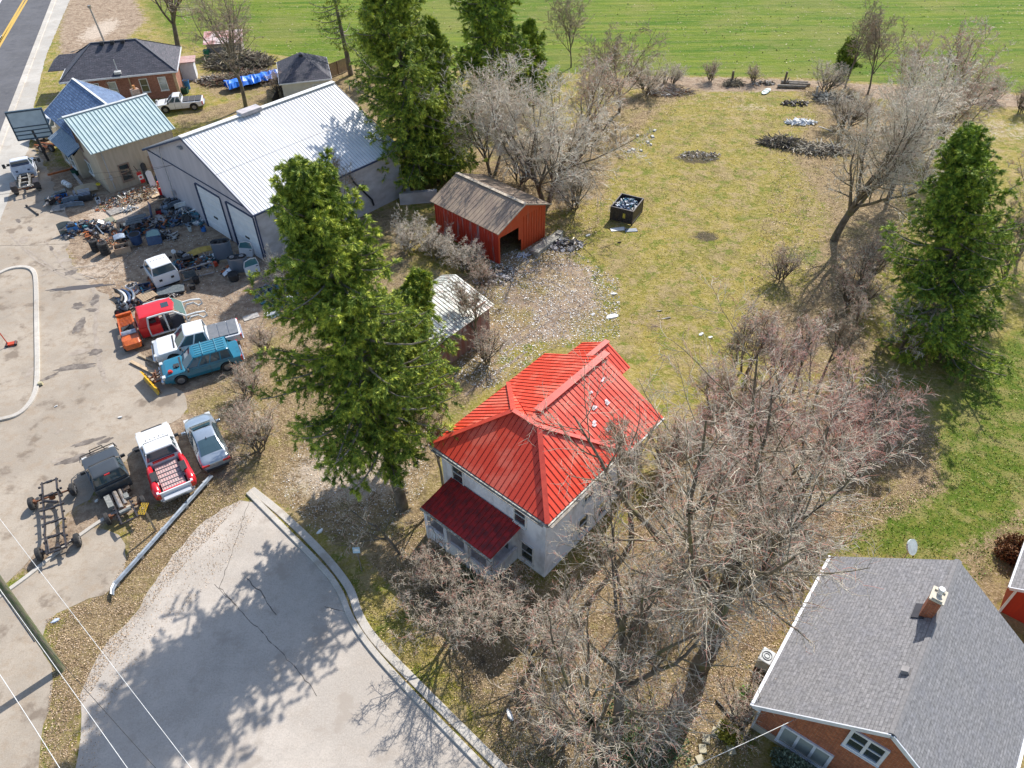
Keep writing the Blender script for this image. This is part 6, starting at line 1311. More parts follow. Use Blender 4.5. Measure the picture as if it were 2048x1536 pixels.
# flag on wall
_p=g(291,363,.5); fl_=empty('flag',_p,0,'small red and white Canadian flag hanging at the tan building wall','flag'); fl_.rotation_euler=(0,0,R(42)); mb=MB(); mb.bar((0,0,.0),(-.5,.1,1.7),.06); mb.build('pole',BLK,fl_)
mb=MB(); mb.box((-.22,-.05,.15),(.42,.02,.35)); mb.box((-.32,-.05,.95),(.42,.02,.3)); mb.build('red_band',M('flag_red',(.6,.02,.02)),fl_); mb=MB(); mb.box((-.27,-.05,.56),(.42,.02,.46)); wb_=mb.build('white_band',WHT,fl_)
mb=MB(); mb.poly([(x*.17-.27,-.065,.56+z*.17) for x,z in ((0,1),(.25,.5),(.6,.7),(.5,.1),(1,.15),(.45,-.45),(.08,-.4),(.08,-1),(-.08,-1),(-.08,-.4),(-.45,-.45),(-1,.15),(-.5,.1),(-.6,.7),(-.25,.5))]); mb.build('leaf_emblem',MATS['flag_red'],wb_)
panel(300,366,40,'tall curved black panel standing behind the white panel',BLK,.5,2.0,80,bulge=.15); panel(309,376,38,'white rectangular panel standing against the tan wall, between black panel and red door',paint('white_paint_car',(1,1,1)),.55,1.7,78,bulge=.03)
door(334,390,20,'bright red truck door standing beside the white shop corner',rp,80,False); bumper(330,368,35,'red bumper cover behind the bright red truck door',rp,1.4,.1); panel(322,368,30,'small blue panel behind the red bumper cover',NAV,.6,.9,70)
plank(314,391,42,'sheet of tan plywood at the foot of the red truck door',PLK,1.1,.7,.05,'plywood','plywood_sheet'); plank(335,398,20,'pale squared timber below the red truck door',PLK,1.6,.18,.05); 
tyre(325,396,0,'small rusty wheel at the right end of the machine parts heap',r=.25,wd=.18,hub=RST,tilt=60)
# --- middle cluster
panel(136,467,25,'grey green board standing upright at the left end of the engine row',M('board_grey_green',(.22,.24,.22)),1.2,1.1,82,'board','upright_board',0,.0)
engine(150,466,25,'bright blue engine on a stand beside the upright board',M('engine_blue',(.02,.15,.45),(.03,.22,.55),5,.4),1.1,.2)
engine(166,453,60,'small grey engine right of the bright blue one',ALU,.8); axle(183,452,-35,'black axle above the orange differential',GREA,1.8); axle(176,474,-55,'orange rusty axle between the blue engine and the tyre stacks',ORG,1.3)
gearbox(184,467,-30,'grey gearbox lying between orange axle and black axle',ALU); shaft(196,452,-50,'dark drive shaft between the black axle and the greenish pallet',GREA,1.8,.1); shaft(203,468,-50,'silver blue drive shaft next to the tyre stacks',GRM,1.6,.3); gearbox(213,462,10,'round cased gearbox below the greenish pallet',GREA)
engine(196,476,-50,'low greasy engine right behind the left tyre stack',GREA,.7)
G4='loose tyre stacks'
for k in range(4): tyre(193.5,501,k*.25,f"tyre in the left loose stack, {['bottom','second from bottom','second from top','top'][k]} one",G4,.36,.25)
for k in range(4): tyre(212.5,507,k*.26,f"tyre in the right loose stack, {['bottom','second from bottom','second from top','top'][k]} one",G4,.40,.26)
tyre(232,470,.1,'big wheel with orange hub facing up in the middle of the engine row',r=.45,wd=.3,hub=ORG,tilt=35,rz=10); tyre(251,462,.35,'black tyre standing upright left of the dark radiator stack',r=.42,wd=.25,tilt=80,rz=-50); tyre(265,447,0,'flat tyre lying on the ground above the dark radiator stack',r=.45,wd=.22)
heap(228,483,1.3,.6,.35,110,'jumble of rusty parts between the tyre stacks and the orange hub wheel',[RST,ORG,GREA,MTL,PLK],seed=6,rz=10)
tote(247,503,25,'cardboard bin full of silver parts at the lower edge of the engine row',M('cardboard',(.45,.32,.22),(.36,.25,.17)),(1.2,.8,.55),0,'cardboard_bin','box'); panel(245,490,30,'silver crumpled sheet on top of the cardboard bin',M('silver_sheet',(.5,.56,.62),(.35,.4,.46),5,.3,.5),.9,.6,15,z=.6)
pallet(270,488,25,'wooden pallet under the blue steel drum',WD); bucket(276,489,'dark blue steel drum on a pallet under the flat radiators',NAV,.5,.85,'steel_drum','drum',.15)
for k,(px,py) in enumerate(((274,468),(279,464),(284,460))): panel(px,py,28,['lowest dark flat radiator on the drum','middle dark flat radiator on the drum','top dark flat radiator on the drum'][k],M('radiator_dark',(.07,.09,.10),(.13,.15,.16),8),1.5,.45,8,'radiator','flat_radiator',1.0+k*.08,.01)
door(312,489,20,'dark blue truck door standing right of the blue drum',NAV,70); tyre(322,478,.2,'tyre behind the dark blue truck door',r=.38,tilt=70,rz=30)
engine(304,450,-20,'dusty engine at the top right of the engine row',ALU,.9); gearbox(296,441,10,'dark gearbox beside the dusty engine',NAV); tyre(316,452,0,'small wheel right of the dusty engine',r=.3,wd=.2,hub=MTL,tilt=50)
panel(303,432,-50,'tall dark navy panel standing behind the dusty engine',NAV,.6,1.4,82); 
heap(338,473,1.0,.5,.35,60,'pale pipes and hoses right of the dark blue truck door',[M('pale_hose',(.55,.52,.46)),GREA,ALU],seed=8,name='hose_pile',cat='hoses',long=.9,rz=-30,smin=.12,smax=.4)
plank(329,441,-42,'wide grey plank ramp in front of the grey tarp heap',WDG,2.6,.45,.02); 
heap(346,418,1.1,.9,1.0,160,'grey covered heap of parts at the left corner of the white shop',[M('grey_tarp',(.2,.21,.21),(.3,.3,.29),4),GREA,GRM],seed=9,rz=20,smin=.2,smax=.5,long=.2)
tote(319,427,10,'small red box at the left side of the grey covered heap',M('red_box',(.5,.02,.02)),(.4,.35,.35),0,'red_box','box')
heap(380,436,1.7,1.0,.8,260,'big dark heap of bumpers and engine parts left of the first overhead door',[GREA,GRM,WHT,TEAL,ALU],seed=10,rz=-40,smin=.15,smax=.5,long=.4)
tyre(377,448,.5,'tyre on the front of the dark heap by the overhead door',r=.40,wd=.2,tilt=50); bumper(372,425,20,'white bumper cover on top of the dark heap',WHT,1.5,.6); bumper(358,420,35,'pale blue fender on the dark heap beside the grey covered heap',GRM,1.5,.5,'fender')
bucket(381,462,'white jug lying in front of the dark heap',M('jug_white',(.6,.66,.64)),.16,.42,'white_jug','jug'); panel(399,438,-52,'radiator frame leaning against the door frame of the first overhead door',ALU,.9,1.3,72,'radiator','radiator')
tote(408,462,0,'small blue canister at the foot of the first overhead door',BLU,(.3,.25,.45),0,'blue_canister','canister')
# --- right by second door
wrapped_stack(450,517,'left shrink-wrapped double stack of black tyres in front of the overhead doors',6,False,12); wrapped_stack(482,543,'right shrink-wrapped double stack of wheels with silver rims on top',5,True,12)
door(494,513,-8,'white truck door leaning on the second overhead door behind the rim stack',wp,78); door(508,548,35,'white truck door standing at the corner of the shop, in front of the rim stack',wp,78)
panel(447,552,-55,'white narrow fender lying left of the rim stack',wp,.5,1.6,25,'fender','fender_piece',.1,.08); bucket(469,560,'black drum below the white narrow fender',BLK,.42,.6,'black_drum','drum')
t=T('tow_strap',466,545,0,'yellow strap hanging on the white fender end','strap'); mb=MB(); mb.path([(0,0,.1),(.05,.1,.5),(.1,0,.75)],.06); mb.build('webbing',M('bright_yellow',(.7,.55,.03)),t)
tfm=T('tailgate_frame',399,556,25,'silver tubular box frame standing right of the white cab shell','metal frame'); mb=MB(); mb.path([(-1.25,0,.1),(-1.25,0,1.0),(1.25,0,1.15),(1.3,0,.9),(1.25,0,.2),(-1.25,0,.1)],.07); mb.bar((0,0,.15),(0,0,1.05),.12,.06); mb.build('tube',MTL,tfm); mb=MB(); mb.box((-.6,.1,.5),(.9,.06,.6)); mb.build('sheet',M('radiator_dark',(.07,.09,.1)),tfm)
bucket(394,566,'dark open bucket inside the silver tubular frame',GREA,.26,.5); bucket(386,578,'black pipe elbow at the near end of the silver tubular frame',GREA,.24,.4,'pipe_elbow','pipe')
engine(377,528,30,'greasy engine on the ground behind the silver tubular frame',GREA,1.15); engine(365,517,-30,'dark engine right beside the white cab shell',GREA,.9); gearbox(388,520,70,'greasy gearbox next to the engine behind the tubular frame',GREA)
panel(384,540,30,'black seat frame flat on the ground behind the tubular frame',BLK,1.1,.7,12,'seat frame','seat_frame',.2)
heap(414,523,1.4,.7,.5,120,'heap of coloured parts half under a yellow tarp, left of the white fender',[GRM,WHT,GREA,RST,TEAL],seed=14,rz=25,smin=.12,smax=.4); panel(405,517,35,'yellow tarp sheet over the coloured parts heap',YLT,1.9,.6,20,'tarp','tarp_sheet',.45,.12)
t=T('floor_jack',428,531,-40,'red floor jack right of the coloured parts heap','jack'); mb=MB(); mb.bar((-.5,-.12,.15),(.5,-.1,.15),.06); mb.bar((-.5,.12,.15),(.5,.1,.15),.06); mb.box((.3,0,.3),(.3,.25,.3)); mb.build('body',M('jack_red',(.55,.06,.02)),t); mb=MB(); mb.bar((-.4,0,.25),(-1.2,0,.8),.04); mb.build('handle',PLK,t)
t=T('work_lamp',353,520,0,'small white round lamp between the white cab shell and the greasy engines','lamp'); mb=MB(); mb.tube((0,0,0),(0,0,.7),.03); mb.build('stand',BLK,t); mb=MB(); mb.ring((0,0,.8),(1,-1,1),.1,.09,12,8); mb.build('lamp_head',WHT,t)
# --- between cab shell and red cab
t=T('flat_trailer_bed',343,585,18,'flat black trailer bed lying below the white cab shell','trailer bed'); mb=MB(); mb.box((0,0,.25),(2.0,1.0,.08)); mb.build('deck',M('radiator_dark',(.1,.1,.1)),t); mb=MB(); mb.path([(-1,-.5,.2),(1,-.5,.2),(1,.5,.2),(-1,.5,.2),(-1,-.5,.2)],.06); mb.build('frame',GREA,t)
axle(305,577,-65,'rusty orange axle left of the flat black trailer bed',ORG,2.0,z=.15); tote(289,584,20,'dark blue tub of wires left of the rusty orange axle',NAV,(1.1,.9,.5)); tote(266,578,30,'white plastic tub at the left of the dark blue tub',M('white_plastic',(.6,.6,.6)),(.8,.5,.35))
pallet(298,601,48,'tan wooden pallet standing by the red cab roof',PLK,.35); heap(345,592,.6,.3,.2,30,'pale rocks at the right end of the flat black trailer bed',[WDG,MTL],seed=15,name='rubble_pile',cat='rubble')
for k,(px,py,lb,mt) in enumerate(((254,603,'white striped bumper, leftmost in the bumper row above the orange frame',WHT),(261,601,'navy bumper in the middle of the bumper row above the orange frame',NAV),(270,597,'silver bumper, rightmost in the bumper row above the orange frame',CHR),(246,600,'black bumper at the outer left end of the bumper row',BLK))): bumper(px,py,-55,lb,mt,2.0,.2)
tote(251,622,0,'grey canister at the back end of the orange frame',GRM,(.5,.35,.35),.2,'grey_canister','canister'); tyre(240,627,.1,'dark red wheel beside the rear end of the orange frame',r=.3,hub=M('dark_red_hub',(.25,.03,.03)),tilt=70)
# --- near teal truck
plank(286,737,-32,'long pale plank ending at the plough mount',PLK,2.5,.22,.1); plank(302,722,-28,'brown plank running under the teal truck bumper',WD,2.4,.16,.1)
panel(357,768,10,'curved black fender piece on the ground below the teal truck door',TEAL,.9,.8,35,'fender','fender_piece',0,.2); 
heap(552,592,1.7,1.1,.55,280,'dark scrap heap of bumpers and plastic left of the big spruce',[GREA,NAV,GRM,ALU,TEAL],seed=16,smin=.15,smax=.55,long=.6,rz=-20)
t=T('white_sack',582,603,0,'bulging white sack at the right end of the dark scrap heap','sack'); mb=MB(); rg=[]
for z,r_ in ((0,.35),(.15,.45),(.35,.42),(.5,.25),(.56,.1)): rg.append([(math.cos(a)*r_*(1+.15*math.sin(3*a+z*9)),math.sin(a)*r_*(1+.12*math.cos(4*a)),z) for a in [2*math.pi*k/14 for k in range(14)]])
mb.loft(rg); mb.build('sack',WHT,t,smooth=True); mb=MB(); mb.ring((0,0,.55),(0,0,1),.08,.03); mb.build('knot',WDG,t)
plank(542,626,35,'white sheet on the ground below the dark scrap heap',WHT,.9,.5,0,'sheet','white_sheet'); tote(557,616,20,'bright blue crate below the white sack',M('bright_blue',(.05,.25,.7)),(.7,.5,.25)); plank(503,634,30,'pale board left of the white sheet near the parked trucks',WDG,1.2,.6,0,'board','board'); plank(553,630,40,'grey grating sheet beside the white sheet',GRM,.9,.5,0,'grating','grating_sheet')
bucket(503,588,'small red and white ball shaped can at the left of the dark scrap heap',M('red_plastic',(.5,.03,.02)),.17,.3,'red_can','can'); bucket(576,542,'orange bucket behind the dark scrap heap near the spruce',ORG,.25,.3,'orange_bucket','bucket')
bf_=T('blue_boat_piece',622,545,-30,'turquoise curved shell piece hidden by the big spruce boughs','shell piece'); mb=MB(); rg=[[(x,-.4*(1-x*x),.3+.2*x*x),(x,0,.05+.2*x*x),(x,.4*(1-x*x),.3+.2*x*x)] for x in [k/4-1 for k in range(1,8)]]; mb.loft(rg,False); mb.build('shell',M('turquoise',(.05,.35,.42)),bf_); mb=MB(); mb.path([(-.7,-.2,.42),(0,-.4,.32),(.7,-.2,.42)],.03); mb.build('edge',PLK,bf_)
# guard rail, signs, poles, wires
ga,gb=g(425,957),g(222,1186); GRl=empty('guard_rail',(ga.x,ga.y,0),math.atan2((gb-ga).y,(gb-ga).x),'long grey steel guard rail lying between the parked cars and the cul-de-sac','guard rail'); LG=(gb-ga).length; mb=MB(); gs=M('galvanised_rail',(.27,.31,.36),(.17,.20,.24),3,.45,.3)
pf_=[(-.15,.25),(-.08,.33),(0,.29),(.08,.36),(.16,.28),(.14,.26),(.08,.32),(0,.25),(-.08,.29),(-.13,.23)]; mb.loft([[(x,y,z) for y,z in pf_] for x in (0,LG*.25,LG*.5,LG*.75,LG-.4)]+[[(LG-.1,y+.12,z+.03) for y,z in pf_],[(LG+.15,y+.32,z) for y,z in pf_]]); mb.build('rail',gs,GRl)
for k in range(5):
    mb=MB(); mb.box((.5+k*(LG-1)/4,-.05,.12),(.15,.3,.26)); mb.build('post_stub',WDG,GRl)
plank(408,938,50,'short old timber behind the tail of the silver sedan',WD,1.2,.15)
c=g(312,1062); ys=empty('hazard_sign',(c.x,c.y,0),R(-62),'yellow and black checkered diamond sign on a wooden post behind the red box pickup','road sign'); tp_=g(288,1018,1.75); dd=ys.rotation_euler.to_matrix().inverted()@(tp_-c-Vector((0,0,1.75))); 
mb=MB(); mb.bar((0,0,0),(dd.x,dd.y,1.85),.10); mb.build('post',WD,ys); ysh=M('sign_yellow',(.78,.46,.02),(.7,.4,.02),3,.4); mb=MB(); s_=.46; C0=Vector((dd.x,dd.y,1.75)); e1=Vector((1,0,0)); e2=Vector((0,.82,.57)); nn_=e1.cross(e2)
mb.loft([[C0+(e1*a+e2*b_)*s_+nn_*o for a,b_ in ((-1,0),(0,-1),(1,0),(0,1))] for o in (.05,.075)]); bd_=mb.build('sign_board',ysh,ys); mb=MB(); d1=(e1+e2)/2; d2=(e1-e2)/2; 
for i_ in range(6):
    for j_ in range(6):
        if (i_+j_)%2: P0=C0+(d1*((i_+.5)/3-1)+d2*((j_+.5)/3-1))*s_+nn_*.08; q_=s_/6*1.0; mb.poly([P0+(d1*u_+d2*v_)*q_ for u_,v_ in ((-.7,-.7),(.7,-.7),(.7,.7),(-.7,.7))])
ck=mb.build('checker_squares',BLK,bd_)
c=g(724,1142); ts=empty('street_sign',(c.x,c.y,0),R(0),'small pale blue square sign on a thin post by the curved pavement','road sign'); mb=MB(); mb.tube((0,0,0),(0,0,2.0),.035); mb.build('post',MTL,ts); mb=MB(); mb.box((0,-.06,1.95),(.36,.03,.36),Matrix.Rotation(R(-15),3,'X')); sb_=mb.build('sign_board',M('sign_pale_blue',(.45,.62,.72)),ts); mb=MB(); mb.box((0,-.085,1.95),(.30,.01,.05),Matrix.Rotation(R(-15),3,'X')); mb.box((0,-.08,2.03),(.16,.01,.08),Matrix.Rotation(R(-15),3,'X')); mb.build('sign_mark',WHT,sb_)
# tall blank sign by road
c=g(97,321); tr_l=g(10,237,5.6); tr_r=g(66,224,5.6); n1=(tr_r-tr_l); wS=3.0; ang=math.atan2(n1.y,n1.x)
ps=empty('pylon_sign',(c.x,c.y,0),R(18),'tall blank white framed sign on a dark pole at the roadside','sign'); mb=MB(); mb.bar((0,0,0),(-.2,0,3.2),.2); mb.build('pole',GREA,ps)
navy=M('sign_frame_navy',(.03,.06,.09),(.05,.08,.11),4,.5); mb=MB(); x0,x1,z0,z1=-1.75,1.35,2.4,5.1
mb.box(((x0+x1)/2,0,(z0+z1)/2),(x1-x0-.06,.16,z1-z0-.06)); mb.build('sign_face',M('sign_face_pale',(.50,.56,.58),(.42,.48,.5),1.5,.4),ps); mb=MB()
for z in (z0,z0+.45,z0+.82,z0+1.2,z1): mb.bar((x0-.05,0,z),(x1+.05,0,z),.24,.09 if z not in (z0,z1) else .14)
for x in (x0,x1): mb.bar((x,0,z0),(x,0,z1),.24,.12)
mb.build('sign_frame',navy,ps)
# utility pole and overhead wires
pb_=g(123,1342); ptop=g(0,1165,5.4); pd=(ptop-pb_)/5.4; UP=empty('utility_pole',(pb_.x,pb_.y,0),0,'leaning round wooden utility pole with greenish side, lower left corner','utility pole'); mb=MB(); mb.tube((0,0,-.2),pd*11.0,.19,.13,16); mb.build('pole_shaft',M('pole_green_wood',(.10,.13,.055),(.20,.17,.12),2.,.85,streak=(6,6,.4)),UP); mb=MB(); mb.tube(pd*2.0+Vector((-.2,-.1,0)),pd*8.0+Vector((-.17,-.1,0)),.03,n=6); mb.build('conduit',GRM,UP); mb=MB(); mb.bar(pd*9+Vector((-1.1,.5,0)),pd*9+Vector((1.1,-.5,0)),.12,.12); mb.build('cross_arm',WD,UP)
def wire(a,b_,r_,label,mat,sag=.3,name='overhead_wire'):
    a,b_=Vector(a),Vector(b_); n=24; P=[a.lerp(b_,k/n)-Z3*sag*4*(k/n)*(1-k/n) for k in range(n+1)]
    t=empty(name,P[0],0,label,'wire','overhead wires'); mb=MB(); mb.path([p-P[0] for p in P],r_,5); mb.build('strand',mat,t)
WW=M('white_wire',(.72,.72,.70),(.6,.6,.58),3,.5); BW=M('black_wire',(.03,.03,.03))
wire(g(-60,960,8),g(420,1585,8),.011,'white overhead wire furthest right, crossing above the chassis and cul-de-sac',WW); wire(g(-60,1096,8.2),g(290,1586,8.2),.012,'white overhead wire just left of the black one, passing the pole foot',WW)
wire(g(-60,1120,7.6),g(365,1596,7.6),.010,'black overhead wire passing right of the utility pole foot',BW); wire(g(-60,1260,8),g(150,1586,8),.014,'white overhead wire furthest left in the bottom corner',WW)
wire(g(1600,1434,2.9),g(1380,1536,6.5),.012,'white service wire running to the gable of the grey roofed brick house',WW,.05); wire(g(345,330,5.2),g(-60,395,8.5),.012,'dark service wire from the shop mast towards the road',BW,.3); wire(g(345,330,5.3),g(180,347,5.0),.01,'thin dark wire between the shop mast and the tan building',BW,.1)
wire(g(-60,490,8),g(160,486,7.0),.008,'faint dark wire above the lot at the left frame edge',BW,.1)
c=g(250,200); vp=empty('utility_pole',(g(208,82).x,g(208,82).y,0),0,'short weathered pole standing behind the hip roof house','utility pole'); mb=MB(); mb.tube((0,0,0),(-.3,0,4.2),.14,.11); mb.build('pole_shaft',WDG,vp); mb=MB(); mb.box((-.3,0,4.3),(.35,.35,.3)); mb.build('pole_cap',MTL,vp)
# red boot scrub thing on the island
t=T('red_hand_truck',24,690,20,'small red hand cart lying on the paved island at the left','cart'); mb=MB(); mb.box((0,0,.12),(.7,.35,.12)); mb.build('deck',M('jack_red',(.55,.06,.02)),t); mb=MB(); mb.bar((-.2,0,.2),(-.35,.1,1.3),.05); mb.build('handle',M('jack_red',(.55,.06,.02)),t)
for s in (-1,1): 
    mb=MB(); mb.tube((s*.28,-.2,.1),(s*.28,.2,.1),.1,n=10); mb.build('wheel',BLK,t)
t=T('kerb_block',82,770,0,'small yellowish stone block beside the island kerb','block'); mb=MB(); mb.box((0,0,.12),(.28,.24,.24),.3,.85); mb.build('stone',M('yellow_stone',(.5,.45,.28)),t); mb=MB(); mb.box((-.05,.0,.03),(.36,.3,.05),.3); mb.build('dark_base',GREA,t)
# quad / parts behind sign
t=T('axle_rack',93,298,-20,'rusty axles and wheel piled behind the tall sign pole','axle pile'); 
for k in range(5):
    mb=MB(); mb.tube((-1.1,-.5+k*.25,.3+.1*(k%2)),(1.0,-.4+k*.25,.35),.07,n=7); mb.build('axle_tube',(RST,ORG,GREA)[k%3],t)
for x,y in ((.3,-.75),(1.1,-.3)):
    wheel(t,x,y,.38,.24,name='tyre')
bucket(103,283,'bright red can on the rusty axles behind the sign',M('red_plastic',(.5,.03,.02)),.2,.4,'red_can','can',.5)
# --- back garden debris
heap(480,128,4.2,2.4,1.5,1500,'big tangled brush pile of cut branches behind the blue tarp',[MATS['twig_dark'],MATS['bark_grey'],BK],name='brush_pile',cat='brush pile',seed=20,smin=.3,smax=1.0,long=1.)
heap(500,160,5.2,1.3,.9,1300,'long stack of brush and split logs beneath the blue tarp',[MATS['twig_dark'],MATS['bark_grey'],RST],name='wood_pile',cat='wood pile',seed=21,smin=.25,smax=.8,long=1.,rz=14)
heap(425,163,2.2,.9,.6,200,'pale split firewood heap at the left end of the blue tarp',[WDG,MATS['bark_pale'],BK],name='firewood_pile',cat='firewood',seed=22,smin=.2,smax=.4,long=.9)
ta=g(450,165,1.0); tb=g(560,140,1.0); t=empty('blue_tarp',(ta.x,ta.y,0),math.atan2((tb-ta).y,(tb-ta).x),'bright blue wrinkled tarp over the long wood pile, upper left','tarp'); Lt=(tb-ta).length; mb=MB(); rg=[]; r2=random.Random(9)
for k in range(26):
    x=Lt*k/25; rg.append([(x+r2.uniform(-.1,.1),-1.0+r2.uniform(-.15,.15),.55+r2.uniform(-.1,.1)),(x,-.6+r2.uniform(-.1,.1),.95+r2.uniform(-.12,.12)),(x,0,1.1+r2.uniform(-.15,.15)),(x,.6,1.0+r2.uniform(-.1,.1)),(x,.95,.6+r2.uniform(-.1,.1))])
mb.loft(rg,False); mb.build('sheet',M('tarp_blue',(.01,.13,.62),(.02,.2,.75),2,.4),t); mb=MB(); mb.path([(0,-1,.6),(.1,0,1.15),(0,.9,.6)],.04); mb.build('rope',WDG,t)
t=T('green_bin',417,118,0,'small green wheeled bin left of the big brush pile','bin'); mb=MB(); mb.box((0,0,.55),(.6,.6,1.0),taper=1.15); mb.build('body',M('bin_green',(.01,.2,.09)),t); mb=MB(); mb.box((0,0,1.08),(.75,.75,.08)); mb.build('lid',M('bin_green',(.01,.2,.09)),t)
heap(497,132,1.4,.7,.5,70,'pale grey junk heap between the brush pile and the small garage',[GRM,WHT,MTL],seed=23,smin=.2,smax=.6); bucket(376,178,'blue barrel at the side room of the hip roof house',M('bright_blue2',(.03,.18,.45)),.35,1.0,'blue_barrel','barrel'); tote(371,186,0,'dark green cart beside the blue barrel',M('dark_green_plastic',(.01,.07,.04)),(.7,.6,.6))
def fence(pa,pb,h,label,mat,n=12,name='fence',gap=.02,rails=True):
    a,b_=g(*pa),g(*pb); L=(b_-a).length; t=empty(name,(a.x,a.y,0),math.atan2((b_-a).y,(b_-a).x),label,'fence'); 
    k=int(L/2.4)+1
    for i in range(k+1):
        mb=MB(); mb.box((L*i/k,0,h/2),(.10,.10,h)); mb.build('post',mat,t)
    mb=MB(); nb_=int(L/.16)
    if gap<.1:
        for i in range(nb_): mb.box((L*(i+.5)/nb_,.06,h/2),(.14,.02,h*.95))
        mb.build('boards',mat,t)
    else:
        for z in (h*.35,h*.65,h*.95): mb.tube((0,0,z),(L,0,z),.012,n=4)
        mb.build('wire',mat,t)
fence((655,158),(700,140),1.6,'brown board fence between the small garage and the thin spruce',M('fence_brown',(.30,.2,.12),(.24,.16,.1)))
fence((700,182),(715,182),1.2,'short grey wire fence behind the white shop',GRM,gap=.5); fence((715,183),(745,150),1.3,'angled pale wire fence behind the white shop, by the tall spruce',WDG,gap=.5)
fence((330,212),(410,208),.8,'low dark wire fence in front of the white extended cab pickup',GREA,gap=.5)
fence((558,195),(548,215),1.1,'short dark fence at the left wall of the small garage',GREA)
G5='old posts along the field edge'
for i,(px,py,h,lb,mt) in enumerate([(1328,166,1.4,'thick old post above the log pile, leftmost at the field edge',BK),(1463,168,1.5,'dark leaning post with brush around its foot, field edge',BK),(1568,168,1.4,'dark post beside the stacked logs, field edge',BK),(1632,192,1.1,'broken grey post right of the stacked logs',WDG)]):
    t=T('old_post',px,py,0,lb,'post',G5); mb=MB(); mb.tube((0,0,0),(rnd.uniform(-.1,.1),0,h),.16,.13,8); mb.build('post_body',mt,t); mb=MB(); mb.tube((.25,0,0),(.45,.1,h*.5),.08,.06,6); mb.build('broken_stub',mt,t)
heap(1338,186,2.8,1.1,.35,260,'scattered cut logs and sticks below the leftmost old post',[WDG,RST,MATS['bark_pale'],BK],name='log_pile',cat='log pile',seed=31,smin=.2,smax=.6,long=1.)
heap(1466,170,1.3,.5,.45,160,'small brown brush heap at the leaning post',[BK,MATS['twig_dark']],name='brush_pile',cat='brush pile',seed=32,smin=.3,smax=.6,long=1.); heap(1527,168,1.4,.5,.3,50,'low heap of sticks and pale stones left of the stacked logs',[BK,WDG],seed=33,name='rubble_pile',cat='rubble',smin=.15,smax=.4)
for k,(px,py,L,lb) in enumerate([(1588,168,3.0,'upper pale log beside the dark post at the field edge'),(1583,176,3.2,'lower log beside the dark post at the field edge'),(1598,172,2.4,'short log between the upper and lower logs')]):
    t=T('log',px,py,-6,lb,'log','logs at the field edge'); mb=MB(); mb.tube((-L/2,0,.2),(L/2,0,.2),.2,.16,9); mb.build('bark',MATS['bark_pale'],t); mb=MB(); mb.tube((L/2,0,.2),(L/2+.01,0,.2),.14,n=9); mb.build('cut_end',PLK,t)
t=T('pale_sled',1532,184,55,'pale mint oval sled lying on the grass near the field edge','sled'); mb=MB(); rg=[[(x,-.38*math.sqrt(max(0,1-x*x/1.1)),.12),(x,0,.05),(x,.38*math.sqrt(max(0,1-x*x/1.1)),.12)] for x in [k*.25-1 for k in range(9)]]; mb.loft(rg,False); mb.build('hull',M('mint',(.55,.66,.6)),t); mb=MB(); mb.ring((0,0,.13),(0,0,1),.37,.03,18,5); mb.build('rim',GREA,t)
heap(1603,246,1.7,.6,.2,90,'heap of white plastic and boards on the leaf litter, right of the lawn',[WHT,M('white_plastic',(.7,.7,.7))],seed=34,name='white_debris',cat='debris',smin=.15,smax=.5); heap(1566,288,2.4,1.1,.55,700,'dark burnt brush and log heap at the right of the lawn',[GREA,BK,MATS['twig_dark'],MATS['bark_grey']],seed=35,name='burnt_pile',cat='brush pile',smin=.12,smax=.7,long=1.,rz=-10)
heap(1640,302,2.8,.7,.4,500,'low trail of grey branches right of the burnt heap',[BK,MATS['twig_pinkish']],seed=36,name='branch_heap',cat='branches',smin=.3,smax=.9,long=1.,rz=-8); heap(1590,208,1.6,.7,.25,70,'small dark log pieces above the white debris',[GREA,BK],seed=37,name='log_pieces',cat='logs',smin=.15,smax=.4); heap(1665,200,1.8,1.2,.5,400,'grey brush heap beneath the field edge trees',[BK,MATS['twig_pale']],seed=38,name='brush_pile',cat='brush pile',smin=.3,smax=.7,long=1.)
plank(1651,258,-50,'single pale plank right of the white debris',WDG,1.6,.14); heap(1400,312,2.2,1.1,.12,150,'grey ash and charred bits in the round burnt patch on the lawn',[GREA,WDG,MTL],seed=39,name='ash_patch',cat='ash',smin=.05,smax=.2)
for k,(px,py,s) in enumerate([(1266,300,.35),(1258,303,.3),(1282,302,.25),(1296,285,.3),(1305,274,.35),(1309,262,.3),(1275,272,.3),(1302,290,.22)]):
    t=T('stone',px,py,k*40,['leftmost flat grey stone in the curved row on the lawn','second flat stone from the left in the curved row','low stone below the gap of the curved row','stone in the middle right of the curved row','upper right stone of the curved row','topmost stone of the curved row','lone stone above the left end of the curved row','smallest stone at the right of the curved row'][k],'stone','pale stones in a row on the lawn'); mb=MB(); mb.box((0,0,.06),(s*1.6,s,.14),rnd.uniform(0,3),.75); mb.build('stone_body',M('pale_stone',(.45,.45,.42),(.35,.35,.32),5),t)
